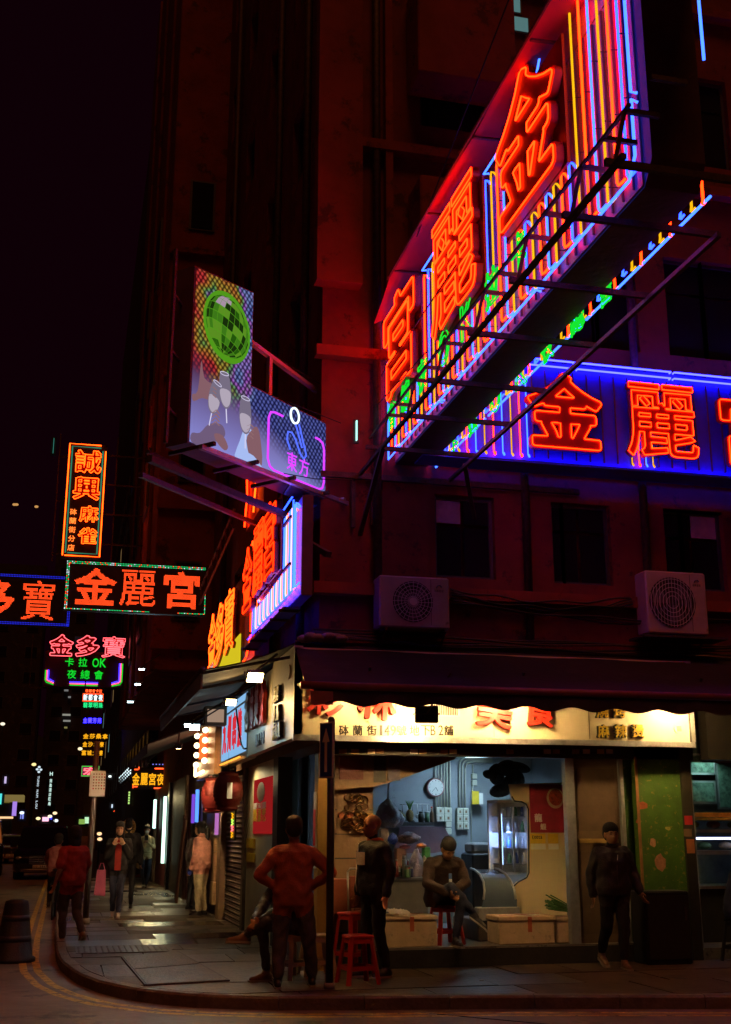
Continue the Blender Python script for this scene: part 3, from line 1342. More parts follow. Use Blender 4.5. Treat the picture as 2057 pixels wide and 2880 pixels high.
# left pavement
b = MB()
b.bx(-10.6, -8.2, 8, 140, -.1, PZ)
tag(b.build('far_pavement', M_PAVE[1]), kind='structure')
# hills behind
b = MB()
n = 40
vs = []
for i in range(n + 1):
    x = -260 + 520 * i / n
    vs += [(x, 500, 0), (x, 505 + 30 * math.sin(i * .7), 34 + 14 * math.sin(i * .43 + 1) + 5 * math.sin(i * 1.7))]
b.add(vs, [(2 * i, 2 * i + 2, 2 * i + 3, 2 * i + 1) for i in range(n)])
tag(b.build('hills', mat('night hillside', (0.02, 0.025, 0.02), 0.95, 0, 0.4, .05, 0.2)), kind='structure')


# ================================================================ neon signs
M_SHEET = mat('crimson sign sheet', (0.62, 0.17, 0.24), 0.35, 0, 0.15, 3, 0.1)
M_SHEETD = mat('weathered sign sheet', (0.10, 0.05, 0.06), 0.6, 0, 0.3, 3, 0.3)
M_CHAR = mat('red letter sheet', (0.27, 0.016, 0.010), 0.4, 0, 0.12, 6, 0.05)
M_BLUEB = mat('blue sign backing', (0.045, 0.06, 0.78), 0.45, 0, 0.2, 3, 0.1)
M_PVC = mat('awning cloth red', (0.34, 0.035, 0.05), 0.8, 0, 0.15, 1.5, 0.1)


def neon_off(ch):
    return (.006, .016) if ch in '麗寶' else (.032, .055)


def hook_tube(b, x, y, z0, z1, r, hook=.035, top=True):
    """straight neon tube whose ends bend back into the sign"""
    pts = []
    if top:
        pts += [(x + hook, y + .05, z1 - .05), (x + hook * .9, y + .02, z1 - .012), (x + hook * .45, y, z1), (x, y, z1 - .03)]
    else:
        pts += [(x, y, z1)]
    pts += [(x, y, z0 + .03), (x + hook * .45, y, z0), (x + hook * .9, y + .02, z0 + .012), (x + hook, y + .05, z0 + .05)]
    b.tube(pts, r, 6)


# ---- A: the big double faced sign sticking out of the front wall, along the side street (face looks to -X)
LEN = 6.9
ZB, ZT = 6.06, 7.92
t = thing('hanging_neon_sign', 'huge box sign hanging out over the street, striped with red yellow and blue neon', 'neon sign', (3.75, FY - .03, ZB), R(-90))
# local: x from 0 (wall) to 6.9 (street end), z up, -y = towards the street side face
H_ = ZT - ZB
b = MB()
prof = [(0, 0), (LEN - .13, 0), (LEN, .17), (LEN, H_), (LEN, H_ + 2.2), (LEN - .6, H_ + 2.2), (0, H_)]
b = MB()
b.slab([(0, .0, 0), (LEN - .13, .0, 0), (LEN, .0, .17), (LEN, .0, H_), (0, .0, H_)], (0, 1, 0), .42)
b.build('box', [M_SHEETD], t, world=False)
# near end goes higher: stepped crown above
b = MB()
b.bx(.02, LEN - .14, -.012, -.002, .02, H_ - .01)
b.build('face_panel', M_SHEET, t, world=False)
b = MB()
b.slab([(LEN - 1.9, 0.0, H_ + .002), (LEN, 0.0, H_ + .002), (LEN, .0, H_ + 1.9), (LEN - .5, 0, H_ + 1.9)], (0, 1, 0), .42)
b.build('crown', M_SHEETD, t, world=False)
b = MB()
b.slab([(LEN - 1.85, -.012, H_ + .01), (LEN - .02, -.012, H_ + .01), (LEN - .02, -.012, H_ + 1.85), (LEN - .5, -.012, H_ + 1.85)], (0, 1, 0), .01)
b.build('crown_panel', M_SHEET, t, world=False)
# sheet ribs between the tubes
for i in range(1, 40):
    b = MB()
    x = .1 + i * .172
    if x < LEN - .2:
        b.bx(x, x + .012, -.03, -.0125, .05, H_ - .02)
        b.build('rib', M_SHEETD, t, world=False)
pat = [N_BLUE, N_RED, N_YELL]
x = LEN - .22
k = 0
spans = [(.28, 1.62), (2.3, 3.75), (4.4, 5.75)]         # the three characters
while x > .1:
    m_ = pat[k % 3]
    zt = H_ - .06
    z0 = .08 + (.03, 0.06, .0)[k % 3]
    if x > LEN - 1.75:
        zt = H_ + max(.0, (x - (LEN - 1.85)) * 1.35) - .05
    for (a, c) in spans:
        if a + .02 < x < c - .02:
            zt = .82
    b = MB()
    hook_tube(b, x, -.085, z0, zt, .0105)
    b.build('neon_tube', m_ if m_ is not N_BLUE else (N_SKY if k % 2 else N_BLUE), t, True, world=False, fix=False)
    # behind the characters the stripes go on higher up at their edges
    k += 1
    x -= .1633
# blue outline: bottom edge, bevel, far end, top edge
outline = [[(LEN - .06, H_ + 1.7), (LEN - .06, .72)], [(LEN - .06, .66), (LEN - .06, .2), (LEN - .17, .06), (LEN - 1.9, .045)],
           [(LEN - 1.95, .045), (4.0, .045)], [(3.95, .045), (2.2, .045)], [(2.15, .045), (.04, .045), (.04, H_ - .02)],
           [(.1, H_ + .015), (1.3, H_ + .015)], [(1.6, H_ + .015), (3.3, H_ + .015)], [(3.75, H_ + .015), (4.3, H_ + .015)], [(5.3, H_ + .02), (LEN - 1.85, H_ + .02), (LEN - .5, H_ + 1.9)]]
for o_ in outline:
    b = MB()
    P = [(p[0], -.10, p[1]) for p in o_]
    d0 = (Vector(P[0]) - Vector(P[1])).normalized()
    b.tube([Vector(P[0]) + Vector((0, .05, 0)) - d0 * .02] + P + [Vector(P[-1]) + Vector((0, .05, 0))], .0115, 6)
    b.build('outline_tube', N_SKY, t, True, world=False, fix=False)
for ch, (a, c), (z0, z1) in (('宮', spans[0], (.66, 1.92)), ('麗', spans[1], (.66, 1.96)), ('金', spans[2], (.82, 2.12))):
    b = MB()
    b.bx(a - .03, c + .03, -.13, -.105, z0 - .04, z1 - .12)
    pb = b.build('character_backing', M_CHAR, t, world=False)
    neon_letter(t, ch, (a + c) / 2, (z0 + z1) / 2, c - a, z1 - z0, -.135, .0078, N_RED, M_CHAR, *neon_off(ch), .07, .004)
# small green characters near the lower edge
for ch, x in zip('會總夜OK拉卡', (.45, 1.05, 1.75, 2.55, 3.3, 4.05, 4.75)):
    neon_letter(t, ch, x, .50, .36, .38, -.10, .009, N_GREEN, None, .012, name='green_character')
# tubes on the other face, only their lower ends and the street end show
for i in range(42):
    x = LEN - .2 - i * .1633
    b = MB()
    hook_tube(b, x, .50, -.02 + (i % 3) * .03, H_ - .1, .0105, hook=-.035, top=False)
    b.build('neon_tube', pat[(i + 1) % 3], t, True, world=False, fix=False)
for o_ in ([(LEN - .06, H_ + 1.1), (LEN - .06, 1.1)], [(LEN - .13, 0.0), (LEN - 2.3, -.012)], [(LEN - 2.4, -.012), (2.0, -.012)], [(1.9, -.012), (.04, -.012), (.04, .2)]):
    b = MB()
    b.tube([(p[0], .52, p[1]) for p in o_], .0115, 6)
    b.build('outline_tube', N_SKY, t, True, world=False, fix=False)
for ch, x in zip('卡拉OK夜總會', (.9, 1.6, 2.35, 3.1, 3.8, 4.5, 5.1)):
    neon_letter(t, ch, x, .08, .30, .34, .54, .009, N_GREEN, None, .012, name='green_character')
# cable wires standing the tubes off the sheet
b = MB()
for i in range(120):
    x = LEN - .22 - (i % 40) * .1633
    z = .25 + .55 * (i // 40) + random.uniform(-.1, .1)
    b.bar((x, -.08, z), (x + .03, -.012, z - .01), .006, .006)
tag(b.build('tube_support', M_DARK, t, world=False), kind='stuff')

# canopy over the sign: lit from below by the tubes
t = thing('sign_canopy', 'long red cloth canopy hung above the big neon sign', 'canopy', (3.5, 10, 8.2))
zc = 8.16
b = MB()
P = []
for i, y_ in enumerate([5.2, 6.5, 8, 9.5, 11, 11.9, 12.6, 13.0, 13.35]):
    dz = (.0, -.01, .015, -.01, .01, 0, -.04, -.13, -.30)[i]
    P.append(((3.42 + (.02 if i % 2 else 0), y_, zc + dz - .02), (3.62, y_, zc + dz * .8 + .03), (3.95, y_, zc + dz * .6 + .05), (4.25, y_, zc + dz * .5 + .04)))
vs = [p for r_ in P for p in r_] + [(p[0], p[1], p[2] + .012) for r_ in P for p in r_]
n = len(P)
fs = []
for i in range(n - 1):
    for j in range(3):
        a = i * 4 + j
        fs += [(a, a + 1, a + 5, a + 4), (a + n * 4, a + 4 + n * 4, a + 5 + n * 4, a + 1 + n * 4)]
b.add(vs, fs)
b.build('cloth', M_PVC, t, True)
for y_ in (6.5, 8, 9.5, 11, 12.4):
    b = MB()
    b.bar((3.43, y_, zc - .045), (4.3, y_, zc + .0), .03, .02)
    b.build('rod', M_STEEL, t)
b = MB()
b.tube([(3.40, 5.2, zc - .03), (3.40, 12.6, zc - .05)], .018, 6)
b.build('edge_rod', M_STEEL, t)

# steel catwalk under and beside the big sign, hung from the front wall
t = thing('sign_catwalk', 'rusty steel frame of beams crossing under the big hanging neon sign', 'steel frame', (4, 10, 5.95))
zb = 5.93
X1, X2 = 3.42, 4.92
LX = [atZ(px, py, zb).x for px, py in ((1720, 440), (1450, 800), (1220, 1075))]
X1 = sum(LX) / 3
X2 = atZ(1650, 985, zb).x
ys = [atX(px, py, X1).y for px, py in ((1720, 440), (1600, 610), (1450, 800), (1330, 950), (1220, 1075), (1140, 1180), (1065, 1270))]
for i, y_ in enumerate(ys):
    b = MB()
    b.bar((X1 - .05 - .1 * (i == 6), y_, zb), (X2 + (2.2 if i == 0 else .05), y_, zb), .035, .05)
    b.build('cross_beam', M_STEEL, t)
b = MB()
b.bar((X1, 6.2, zb - .05), (X1, FY, zb - .05), .038, .038)
b.build('long_beam', M_STEEL, t)
b = MB()
b.bar((X1 + .12, 6.3, zb + .42), (X1 + .12, FY - .1, zb + .42), .024, .024)
b.build('hand_rail', M_STEEL, t)
b = MB()
b.bar((X2, 7.0, zb - .05), (X2, FY, zb - .05), .038, .038)
b.build('long_beam', M_STEEL, t)
for i, y_ in enumerate(ys):
    for dy in (0, -.38):
        b = MB()
        b.bar((X1 + .12, y_ + dy, zb + .42), (3.66, y_ + dy, zb + .42), .03, .035)
        b.build('bracket', M_STEEL, t)
    b = MB()
    b.bar((X1 + .02, y_, zb), (X1 + .12, y_, zb + .42), .025, .025)
    b.build('post', M_STEEL, t)
for (p, q) in (((X2, 12.9, zb - .03), (X2 + .35, FY, zb - .5)), ((X1, 12.4, zb - .06), (X1 + .02, FY, zb - .8)), ((3.2, FY - .05, 5.9), (3.2, FY - .05, 5.2)), ((3.45, FY - .05, 5.9), (3.45, FY - .05, 5.25))):
    b = MB()
    b.bar(p, q, .05, .05)
    b.build('brace', M_STEEL, t)
b = MB()
b.bar((X1 - .5, FY - .08, 5.85), (6.2, FY - .08, 5.85), .06, .07)
b.build('wall_rail', M_STEEL, t)

# ---- B: long blue wall sign on the front wall
t = thing('wall_neon_sign', 'long deep blue wall sign with three big red characters on the front wall', 'neon sign', (4.25, FY - .17, 6.1))
Wd, Hd = 6.4, 1.5
b = MB()
b.bx(0, Wd, 0, .15, 0, Hd)
b.build('box', M_DARK, t, world=False)
b = MB()
b.bx(.02, Wd - .02, -.01, -.002, .1, Hd - .02)
b.build('face_panel', M_BLUEB, t, world=False)
b = MB()
b.bx(-.3, Wd, -.42, -.02, -.075, -.055)
b.build('lower_tray', M_BLUEB, t, world=False)
for i in range(26):
    b = MB()
    x = 1.3 + i * .195
    b.bx(x, x + .012, -.035, -.0105, .14, Hd - .14)
    b.build('rib', M_SHEETD, t, world=False)
for zz, yy in ((Hd - .10, -.07), (Hd - .02, -.09), (.035, -.09)):
    for (a, c) in ((.02 if zz < 1 else .9, 1.9), (1.95, 3.3), (3.35, 4.9), (4.95, Wd - .1)):
        b = MB()
        b.tube([(a, yy + .05, zz), (a, yy, zz), (c, yy, zz), (c, yy + .05, zz)], .012, 6)
        b.build('outline_tube', N_WALLB, t, True, world=False, fix=False)
for i, x in enumerate([.03, .14, .26, .38, .50, .62, .74, .86, .98, 1.10, 1.20]):
    b = MB()
    hook_tube(b, x, -.075, .12, Hd - .28 if x > .3 else Hd - .12, .0095)
    b.build('neon_tube', (N_RED, N_SKY, N_YELL)[i % 3], t, True, world=False, fix=False)
for i, x in enumerate([2.66, 2.76, 2.86, 2.96]):
    b = MB()
    hook_tube(b, x, -.06, .12, .5, .0085)
    b.build('neon_tube', (N_YELL, N_RED, N_SKY)[i % 3], t, True, world=False, fix=False)
for ch, x, zc_ in (('金', 1.86 - .16, .76), ('麗', 3.09 - .02, .74), ('宮', 4.45, .72)):
    neon_letter(t, ch, x, zc_, 1.02, 1.02, -.09, .0078, N_RED, M_CHAR, *neon_off(ch), .07, .004)

# ---- C: backlit corner billboard with a mirror ball, set at 45 degrees
W2, ZL = 2.74, 5.55
t = thing('corner_billboard', 'backlit stepped billboard with a green mirror ball and clinking champagne glasses', 'billboard', (2.75 - 2.43 * math.sin(R(46)), 13.5 - 2.43 * math.cos(R(46)), ZL), R(44))


def print_material():
    m = bpy.data.materials.new('backlit billboard print')
    m.use_nodes = True
    nt = m.node_tree
    n = nt.nodes
    L = nt.links
    n.clear()
    out = n.new('ShaderNodeOutputMaterial')
    em = n.new('ShaderNodeEmission')
    tc = n.new('ShaderNodeTexCoord')
    sp = n.new('ShaderNodeSeparateXYZ')
    L.new(tc.outputs['Object'], sp.inputs[0])
    # dot grid
    cmb = n.new('ShaderNodeCombineXYZ')
    L.new(sp.outputs['X'], cmb.inputs['X'])
    L.new(sp.outputs['Z'], cmb.inputs['Y'])
    mp = n.new('ShaderNodeMapping')
    mp.inputs['Rotation'].default_value = (0, 0, .55)
    L.new(cmb.outputs[0], mp.inputs['Vector'])
    vo = n.new('ShaderNodeTexVoronoi')
    vo.voronoi_dimensions = '2D'
    vo.inputs['Scale'].default_value = 17
    vo.inputs['Randomness'].default_value = .12
    L.new(mp.outputs[0], vo.inputs['Vector'])
    rd = n.new('ShaderNodeValToRGB')
    rd.color_ramp.elements[0].position = .05
    rd.color_ramp.elements[0].color = (1, 1, 1, 1)
    rd.color_ramp.elements[1].position = .50
    rd.color_ramp.elements[1].color = (.10, .08, .12, 1)
    L.new(vo.outputs['Distance'], rd.inputs['Fac'])
    # hue drifting across the print
    nz = n.new('ShaderNodeTexNoise')
    nz.inputs['Scale'].default_value = 2.2
    L.new(mp.outputs[0], nz.inputs['Vector'])
    ad = n.new('ShaderNodeMath')
    ad.operation = 'MULTIPLY_ADD'
    L.new(sp.outputs['X'], ad.inputs[0])
    ad.inputs[1].default_value = .40
    L.new(nz.outputs['Fac'], ad.inputs[2])
    hr = n.new('ShaderNodeValToRGB')
    e = hr.color_ramp.elements
    e[0].position = .3
    e[0].color = (.55, .02, .01, 1)
    e[1].position = 1.0
    e[1].color = (.12, .15, .55, 1)
    for p, c in ((.55, (.75, .05, .05, 1)), (.66, (.6, .35, .04, 1)), (.74, (.12, .45, .10, 1)), (.82, (.5, .12, .7, 1)), (.9, (.25, .35, .75, 1))):
        q = e.new(p)
        q.color = c
    L.new(ad.outputs[0], hr.inputs['Fac'])
    mx = n.new('ShaderNodeMix')
    mx.data_type = 'RGBA'
    mx.blend_type = 'MULTIPLY'
    mx.inputs[0].default_value = 1
    L.new(hr.outputs['Color'], mx.inputs[6])
    L.new(rd.outputs['Color'], mx.inputs[7])
    # dusky violet ground of the printed photograph at the lower left
    gd = n.new('ShaderNodeMath')
    gd.operation = 'MULTIPLY_ADD'
    L.new(sp.outputs['X'], gd.inputs[0])
    gd.inputs[1].default_value = -.35
    gd.inputs[2].default_value = 1.25
    g2 = n.new('ShaderNodeMath')
    g2.operation = 'SUBTRACT'
    L.new(gd.outputs[0], g2.inputs[0])
    L.new(sp.outputs['Z'], g2.inputs[1])
    rg = n.new('ShaderNodeValToRGB')
    rg.color_ramp.elements[0].position = .12
    rg.color_ramp.elements[0].color = (0, 0, 0, 1)
    rg.color_ramp.elements[1].position = .42
    L.new(g2.outputs[0], rg.inputs['Fac'])
    m2 = n.new('ShaderNodeMix')
    m2.data_type = 'RGBA'
    L.new(rg.outputs['Color'], m2.inputs[0])
    L.new(mx.outputs[2], m2.inputs[6])
    r3 = n.new('ShaderNodeValToRGB')
    r3.color_ramp.elements[0].position = 0
    r3.color_ramp.elements[0].color = (.30, .30, .78, 1)
    r3.color_ramp.elements[1].position = .9
    r3.color_ramp.elements[1].color = (.09, .02, .06, 1)
    L.new(sp.outputs['Z'], r3.inputs['Fac'])
    L.new(r3.outputs['Color'], m2.inputs[7])
    L.new(m2.outputs[2], em.inputs['Color'])
    em.inputs['Strength'].default_value = .85
    L.new(em.outputs[0], out.inputs['Surface'])
    return m


M_PRINT = print_material()
Lp = [(0, 0), (W2, 0), (W2, 1.0), (1.06, 1.0), (1.06, 2.16), (0, 2.05)]
b = MB()
b.slab([(x, .005, z) for x, z in Lp], (0, 1, 0), .30)
b.build('box', M_SHEETD, t, world=False)
b = MB()
b.slab([(max(.03, min(W2 - .02, x)) - (.02 if x == 1.06 else 0), -.004, max(.02, z - .02)) for x, z in Lp], (0, 1, 0), .006)
b.build('print', M_PRINT, t, world=False)
# mirror ball print: facets of green
greens = [glow('print green %d' % i, c, s_) for i, (c, s_) in enumerate((((.03, .09, .01), .3), ((.05, .26, .01), .35), ((.10, .40, .02), .45), ((.20, .52, .03), .5), ((.65, .45, .62), .6)))]
greens.append(glow('print lime rim', (.16, .62, .02), .5))
cx, cz, rx, rz_ = .58, 1.53, .40, .40
b = MB()
b.add([(cx + (rx + .02) * math.cos(a), -.007, cz + (rz_ + .02) * math.sin(a)) for a in [2 * math.pi * i / 40 for i in range(40)]], [tuple(range(40))], 5)
rng = random.Random(3)
nl, nm = 10, 12


def bp(i, j):
    la = -math.pi / 2 + math.pi * i / nl
    lo = -math.pi / 2 + math.pi * j / nm
    u = math.cos(la) * math.sin(lo)
    v = math.sin(la)
    w_ = math.cos(la) * math.cos(lo)
    v, w_ = v * math.cos(.45) + w_ * math.sin(.45) * -1 * -.6, w_
    u, v = u * math.cos(.3) + v * math.sin(.3) * .6, v * math.cos(.3) - u * math.sin(.3) * .6
    l = math.hypot(u, v)
    if l > .98:
        u, v = u / l * .98, v / l * .98
    return (cx + u * rx, -.0085, cz + v * rz_)


for i in range(nl):
    for j in range(nm):
        q = [bp(i, j), bp(i, j + 1), bp(i + 1, j + 1), bp(i + 1, j)]
        c = Vector((sum(p[0] for p in q) / 4, -.0085, sum(p[2] for p in q) / 4))
        q = [c + (Vector(p) - c) * .93 for p in q]
        k = rng.choice((0, 0, 1, 1, 2, 2, 3, 3))
        if (i, j) in ((6, 3), (7, 3), (7, 4), (8, 4), (7, 5), (6, 4)):
            k = 4
        b.add(q, [(0, 1, 2, 3)], k)
b.build('mirror_ball_print', greens, t, world=False, fix=False)
# champagne glasses and hands, flat print in thin layers
P_SK1 = glow('print skin', (.42, .20, .24), .55)
P_SK2 = glow('print skin shade', (.26, .17, .32), .6)
P_GL = glow('print glass', (.36, .30, .44), .5)
P_GLD = glow('print champagne', (.58, .50, .62), .75)
P_CUFF = glow('print cuff', (.40, .52, .92), .95)
P_BLU = glow('print pale blue', (.75, .70, .95), .9)


def blob(b, pts, y, m):
    P = [Vector((p[0], y, p[1])) for p in pts]
    n_ = len(P)
    out = []
    for i in range(n_):
        p0, p1, p2, p3 = P[i - 1], P[i], P[(i + 1) % n_], P[(i + 2) % n_]
        for t_ in (0, .33, .66):
            out.append(.5 * ((2 * p1) + (p2 - p0) * t_ + (2 * p0 - 5 * p1 + 4 * p2 - p3) * t_ * t_ + (3 * p1 - p0 - 3 * p2 + p3) * t_ ** 3))
    b.add(out, [tuple(range(len(out)))], m)


b = MB()
blob(b, [(.03, .55), (.12, .62), (.16, .98), (.22, .80), (.40, .76), (.46, .66), (.40, .58), (.20, .56), (.06, .48)], -.0070, 0)
blob(b, [(.05, .12), (.18, .16), (.32, .30), (.52, .36), (.60, .30), (.58, .22), (.42, .12), (.30, .02), (.05, .02)], -.0075, 1)
blob(b, [(.42, .22), (.56, .24), (.66, .14), (.60, .08), (.46, .14)], -.0078, 0)
blob(b, [(.80, .02), (.86, .26), (.98, .50), (1.08, .44), (1.16, .26), (1.24, .04)], -.0072, 2)
blob(b, [(.98, .30), (1.08, .46), (1.17, .52), (1.24, .40), (1.28, .10), (1.12, .03)], -.0076, 0)
blob(b, [(.84, .02), (.90, .14), (1.12, .16), (1.30, .02)], -.0079, 2)
b.build('hand_print', [P_SK1, P_SK2, P_CUFF], t, world=False, fix=False)
# fingers closed round the stems
b = MB()
for (fx, fz, n_, dx, dz) in ((.36, .30, 4, .13, .10), (.98, .34, 4, .12, .05), (.30, .62, 3, .12, .04)):
    for k in range(n_):
        z_ = fz + k * .045
        b.tube([(fx, -.0081, z_), (fx + dx * .5, -.0081, z_ + dz * .5 + .01), (fx + dx, -.0081, z_ + dz * .3)], .022, 6, r1=.014, flat=.05)
b.build('finger_print', [glow('print finger', (.50, .26, .28), .55)], t, world=False, fix=False)
for (x, z, a, sc_) in ((.40, .62, -.22, .95), (.58, .76, .12, 1.0), (.95, .58, .03, 1.05)):
    b = MB()

    def rot(u, v):
        return (x + (u * math.cos(a) - v * math.sin(a)) * sc_, z + (u * math.sin(a) + v * math.cos(a)) * sc_)
    blob(b, [rot(-.075, .20), rot(-.105, .02), rot(-.08, -.14), rot(0, -.20), rot(.08, -.14), rot(.105, .02), rot(.075, .20), rot(0, .215)], -.0082, 0)
    blob(b, [rot(-.095, .0), rot(-.07, -.13), rot(0, -.18), rot(.07, -.13), rot(.095, .0), rot(0, .03)], -.0086, 1)
    for rr, zz in ((.075, .205),):
        pts = [rot(rr * math.cos(q * math.pi / 8), zz + .02 * math.sin(q * math.pi / 8)) for q in range(16)]
        b.tube([(p[0], -.009, p[1]) for p in pts], .004, 4, True, 2)
    b.tube([(rot(0, -.20)[0], -.009, rot(0, -.20)[1]), (rot(0, -.36)[0], -.009, rot(0, -.36)[1])], .008, 4, m=2)
    b.build('glass_print', [P_GL, P_GLD, P_BLU], t, world=False, fix=False)
# printed neon microphone, frame and characters
b = MB()
fr = [(2.0, 0.80)] + [(1.50, .80), (1.42, .78), (1.38, .70), (1.38, .20), (1.42, .12), (1.50, .09), (2.42, .09), (2.50, .12), (2.53, .20), (2.53, .62), (2.50, .70), (2.42, .73), (2.34, .73)]
fr[0] = (1.66, .80)
b.tube([(x, -.012, z) for x, z in fr], .014, 5)
b.build('purple_outline', N_PURP, t, True, world=False, fix=False)
b = MB()
b.tube([(1.90 + .085 * math.cos(q * math.pi / 9), -.012, .90 + .095 * math.sin(q * math.pi / 9) - .02) for q in range(18)], .014, 5, True)
b.build('microphone_head', L_WHT, t, True, world=False, fix=False)
b = MB()
b.tube([(1.92, -.012, .78), (2.06, -.012, .52), (2.11, -.012, .54), (1.99, -.012, .80)], .011, 5)
b.tube([(2.11, -.012, .56), (2.15, -.012, .44), (2.10, -.012, .39), (2.02, -.012, .44), (1.93, -.012, .58), (1.85, -.012, .65), (1.77, -.012, .64), (1.75, -.012, .54), (1.82, -.012, .43)], .011, 5)
b.build('microphone_cord', glow('print neon blue', (.08, .14, 1.0), 1.4), t, True, world=False, fix=False)
for ch, x in (('東', 1.86), ('方', 2.11)):
    letter(t, ch, x, .29, .20, .23, -.008, .006, N_PURP, .0)
for p, q in (((-.05, -.22, -.10), (W2, -.22, -.05)), ((W2 - .02, -.2, .0), (W2 - .02, .3, 0))):
    b = MB()
    b.bar(p, q, .05, .05)
    b.build('rail', M_ALU, t, world=False)
for x in (.06, .8, 1.5, 2.2):
    b = MB()
    b.bar((x, .3, -.06), (x, -.32, -.05), .04, .04)
    b.build('outrigger', M_STEEL, t, world=False)
b = MB()
b.bar((1.72, .25, 1.0), (1.72, .25, 1.66), .06, .05)
b.build('post', M_ALU, t, world=False)
b = MB()
b.bar((1.06, .25, 1.72), (W2 + .2, .25, 1.50), .06, .05)
b.build('brace', M_ALU, t, world=False)
b = MB()
b.bar((-.34, .0, -.1), (-.32, .0, 2.1), .035, .035)
b.build('post', M_STEEL, t, world=False)
for z in (.3, .95, 1.6):
    b = MB()
    b.bar((-.34, .01, z), (.05, .2, z + .02), .03, .03)
    b.build('bracket', M_STEEL, t, world=False)
# long support beams running back to the wall
t2 = thing('billboard_truss', 'long dark steel beams under the mirror ball billboard', 'steel beams', (2, 13, 5.4))
for (p, q, w_) in ((atX(420, 1290, .6), atX(880, 1480, SW), .07), (atX(395, 1335, .5), atX(760, 1490, 2.55), .05), (atX(415, 1270, .7), atX(740, 1420, 2.4), .04), (atX(740, 1452, 2.3), atX(925, 1560, SW + .0), .07)):
    b = MB()
    b.bar(p, q, w_, w_)
    b.build('beam', M_STEEL, t2)


# ---- D: side wall signs near the corner (faces look to -X)
def side_sign(name, label, cat, X, y_far, y_near, z0, z1):
    """root at the far lower corner; local x runs towards the camera"""
    return thing(name, label, cat, (X, y_far, z0), R(-90)), y_far - y_near, z1 - z0


t, W_, H_ = side_sign('slanted_neon_sign', 'tall wall sign packed with white blue and orange tubes above the side awning', 'neon sign', 2.42, 15.85, 12.75, 4.17, 5.30)
b = MB()
b.slab([(0, .003, 0), (W_, .003, 0), (W_, .003, H_ + .04), (W_ * .55, .003, H_ + .04), (.45, .003, H_ - .1), (.45, .003, .62), (0, .003, .62)], (0, 1, 0), .12)
b.build('box', M_SHEETD, t, world=False)
b = MB()
b.slab([(.01, -.006, .01), (W_ - .01, -.006, .01), (W_ - .01, -.006, H_ + .02), (W_ * .55, -.006, H_ + .02), (.46, -.006, H_ - .14), (.46, -.006, .6), (.01, -.006, .6)], (0, 1, 0), .008)
b.build('face_panel', mat('lilac sign sheet', (.38, .22, .5), .4, 0, .1, 3, .05), t, world=False)
M_PLATE = M_CHAR
for k_ in range(3):
    b = MB()
    b.bx((-.42, .52, 1.40)[k_], (.42, 1.38, 2.32)[k_], -.115, -.10, (.36, .42, .46)[k_], (1.2, 1.34, 1.40)[k_])
    b.build('character_backing', M_CHAR, t, world=False)
pat2 = [N_SKY, N_WHITE, N_ORANGE, N_SKY]
i = 0
x = .06
while x < W_ - .05:
    b = MB()
    top = .52 if x < .45 else H_ - .05
    if .3 < x < 2.3:
        top = .34 + .10 * (x / W_)
    hook_tube(b, x, -.07, .10, top, .010, .03)
    b.build('neon_tube', pat2[i % 4], t, True, world=False, fix=False)
    i += 1
    x += .083
for ch, x, zc_, w_, h_ in (('金', .0, .82, .78, .88), ('麗', .95, .90, .80, .92), ('宮', 1.85, .94, .86, .94)):
    neon_letter(t, ch, x, zc_, w_, h_, -.12, .0075, N_REDS, M_CHAR, (.006 if ch == '麗' else .02), (.016 if ch == '麗' else .05), .05, .005)
for o_ in ([(W_ - .1, H_ + .0), (W_ - .1, .06), (.03, .04), (.03, .55)], [(.5, H_ - .08), (W_ * .55, H_ + .05), (W_ - .2, H_ + .06)]):
    b = MB()
    b.tube([(p[0], -.09, p[1]) for p in o_], .011, 6)
    b.build('outline_tube', N_BLUE, t, True, world=False, fix=False)
b = MB()
b.bx(0, W_, -.20, -.01, -.16, -.14)
b.build('lower_tray', M_BLUEB, t, world=False)
b = MB()
for z in (-.12, -.04):
    b.tube([(.05, -.16, z), (W_ - .05, -.16, z)], .009, 5)
b.build('tray_tube', N_DEEP, t, True, world=False, fix=False)
for x in (0.02, .8, 1.6, 2.4, 3.0):
    b = MB()
    b.bar((x, -.24, -.17), (x, .0, -.17), .03, .03)
    b.build('bracket', M_STEEL, t, world=False)
for z in (.35, .9, 1.3):
    b = MB()
    b.bar((W_ - .45, -.14, z), (W_ + .02, -.14, z), .025, .03)
    b.build('bracket', M_DARK, t, world=False)

t, W_, H_ = side_sign('orange_neon_sign', 'orange outlined sign over a yellow board beside the slanted neon sign', 'neon sign', 2.40, 21.0, 16.05, 4.30, 5.35)
b = MB()
b.bx(0, 3.9, 0, .2, -.3, H_ + .02)
b.build('box', M_SHEETD, t, world=False)
b = MB()
b.bx(.15, 3.55, -.02, -.003, -.30, .18)
b.build('yellow_board', glow('yellow lit board', (.95, .75, .02), .7), t, world=False)
for ch, x in (('金', .6), ('多', 1.7), ('寶', 2.85)):
    neon_letter(t, ch, x, .50, 1.02, .98, -.05, .0095, N_ORANGE, M_CHAR, (.006 if ch == '寶' else .02), (.016 if ch == '寶' else .05), .04, .005)
b = MB()
b.slab([(3.92, 0, -.35), (4.95, 0, -.35), (4.95, 0, 1.45), (3.92, 0, 1.05)], (0, 1, 0), .2)
b.build('side_panel', M_CHAR, t, world=False)
for o_ in ([(4.85, -.0), (4.85, 1.3), (4.3, 1.12), (3.95, .98)], [(4.85, -.05), (4.5, -.3)], [(4.4, -.32), (4.1, -.34)]):
    b = MB()
    b.tube([(p[0], -.05, p[1]) for p in o_], .012, 6)
    b.build('outline_tube', N_RED, t, True, world=False, fix=False)
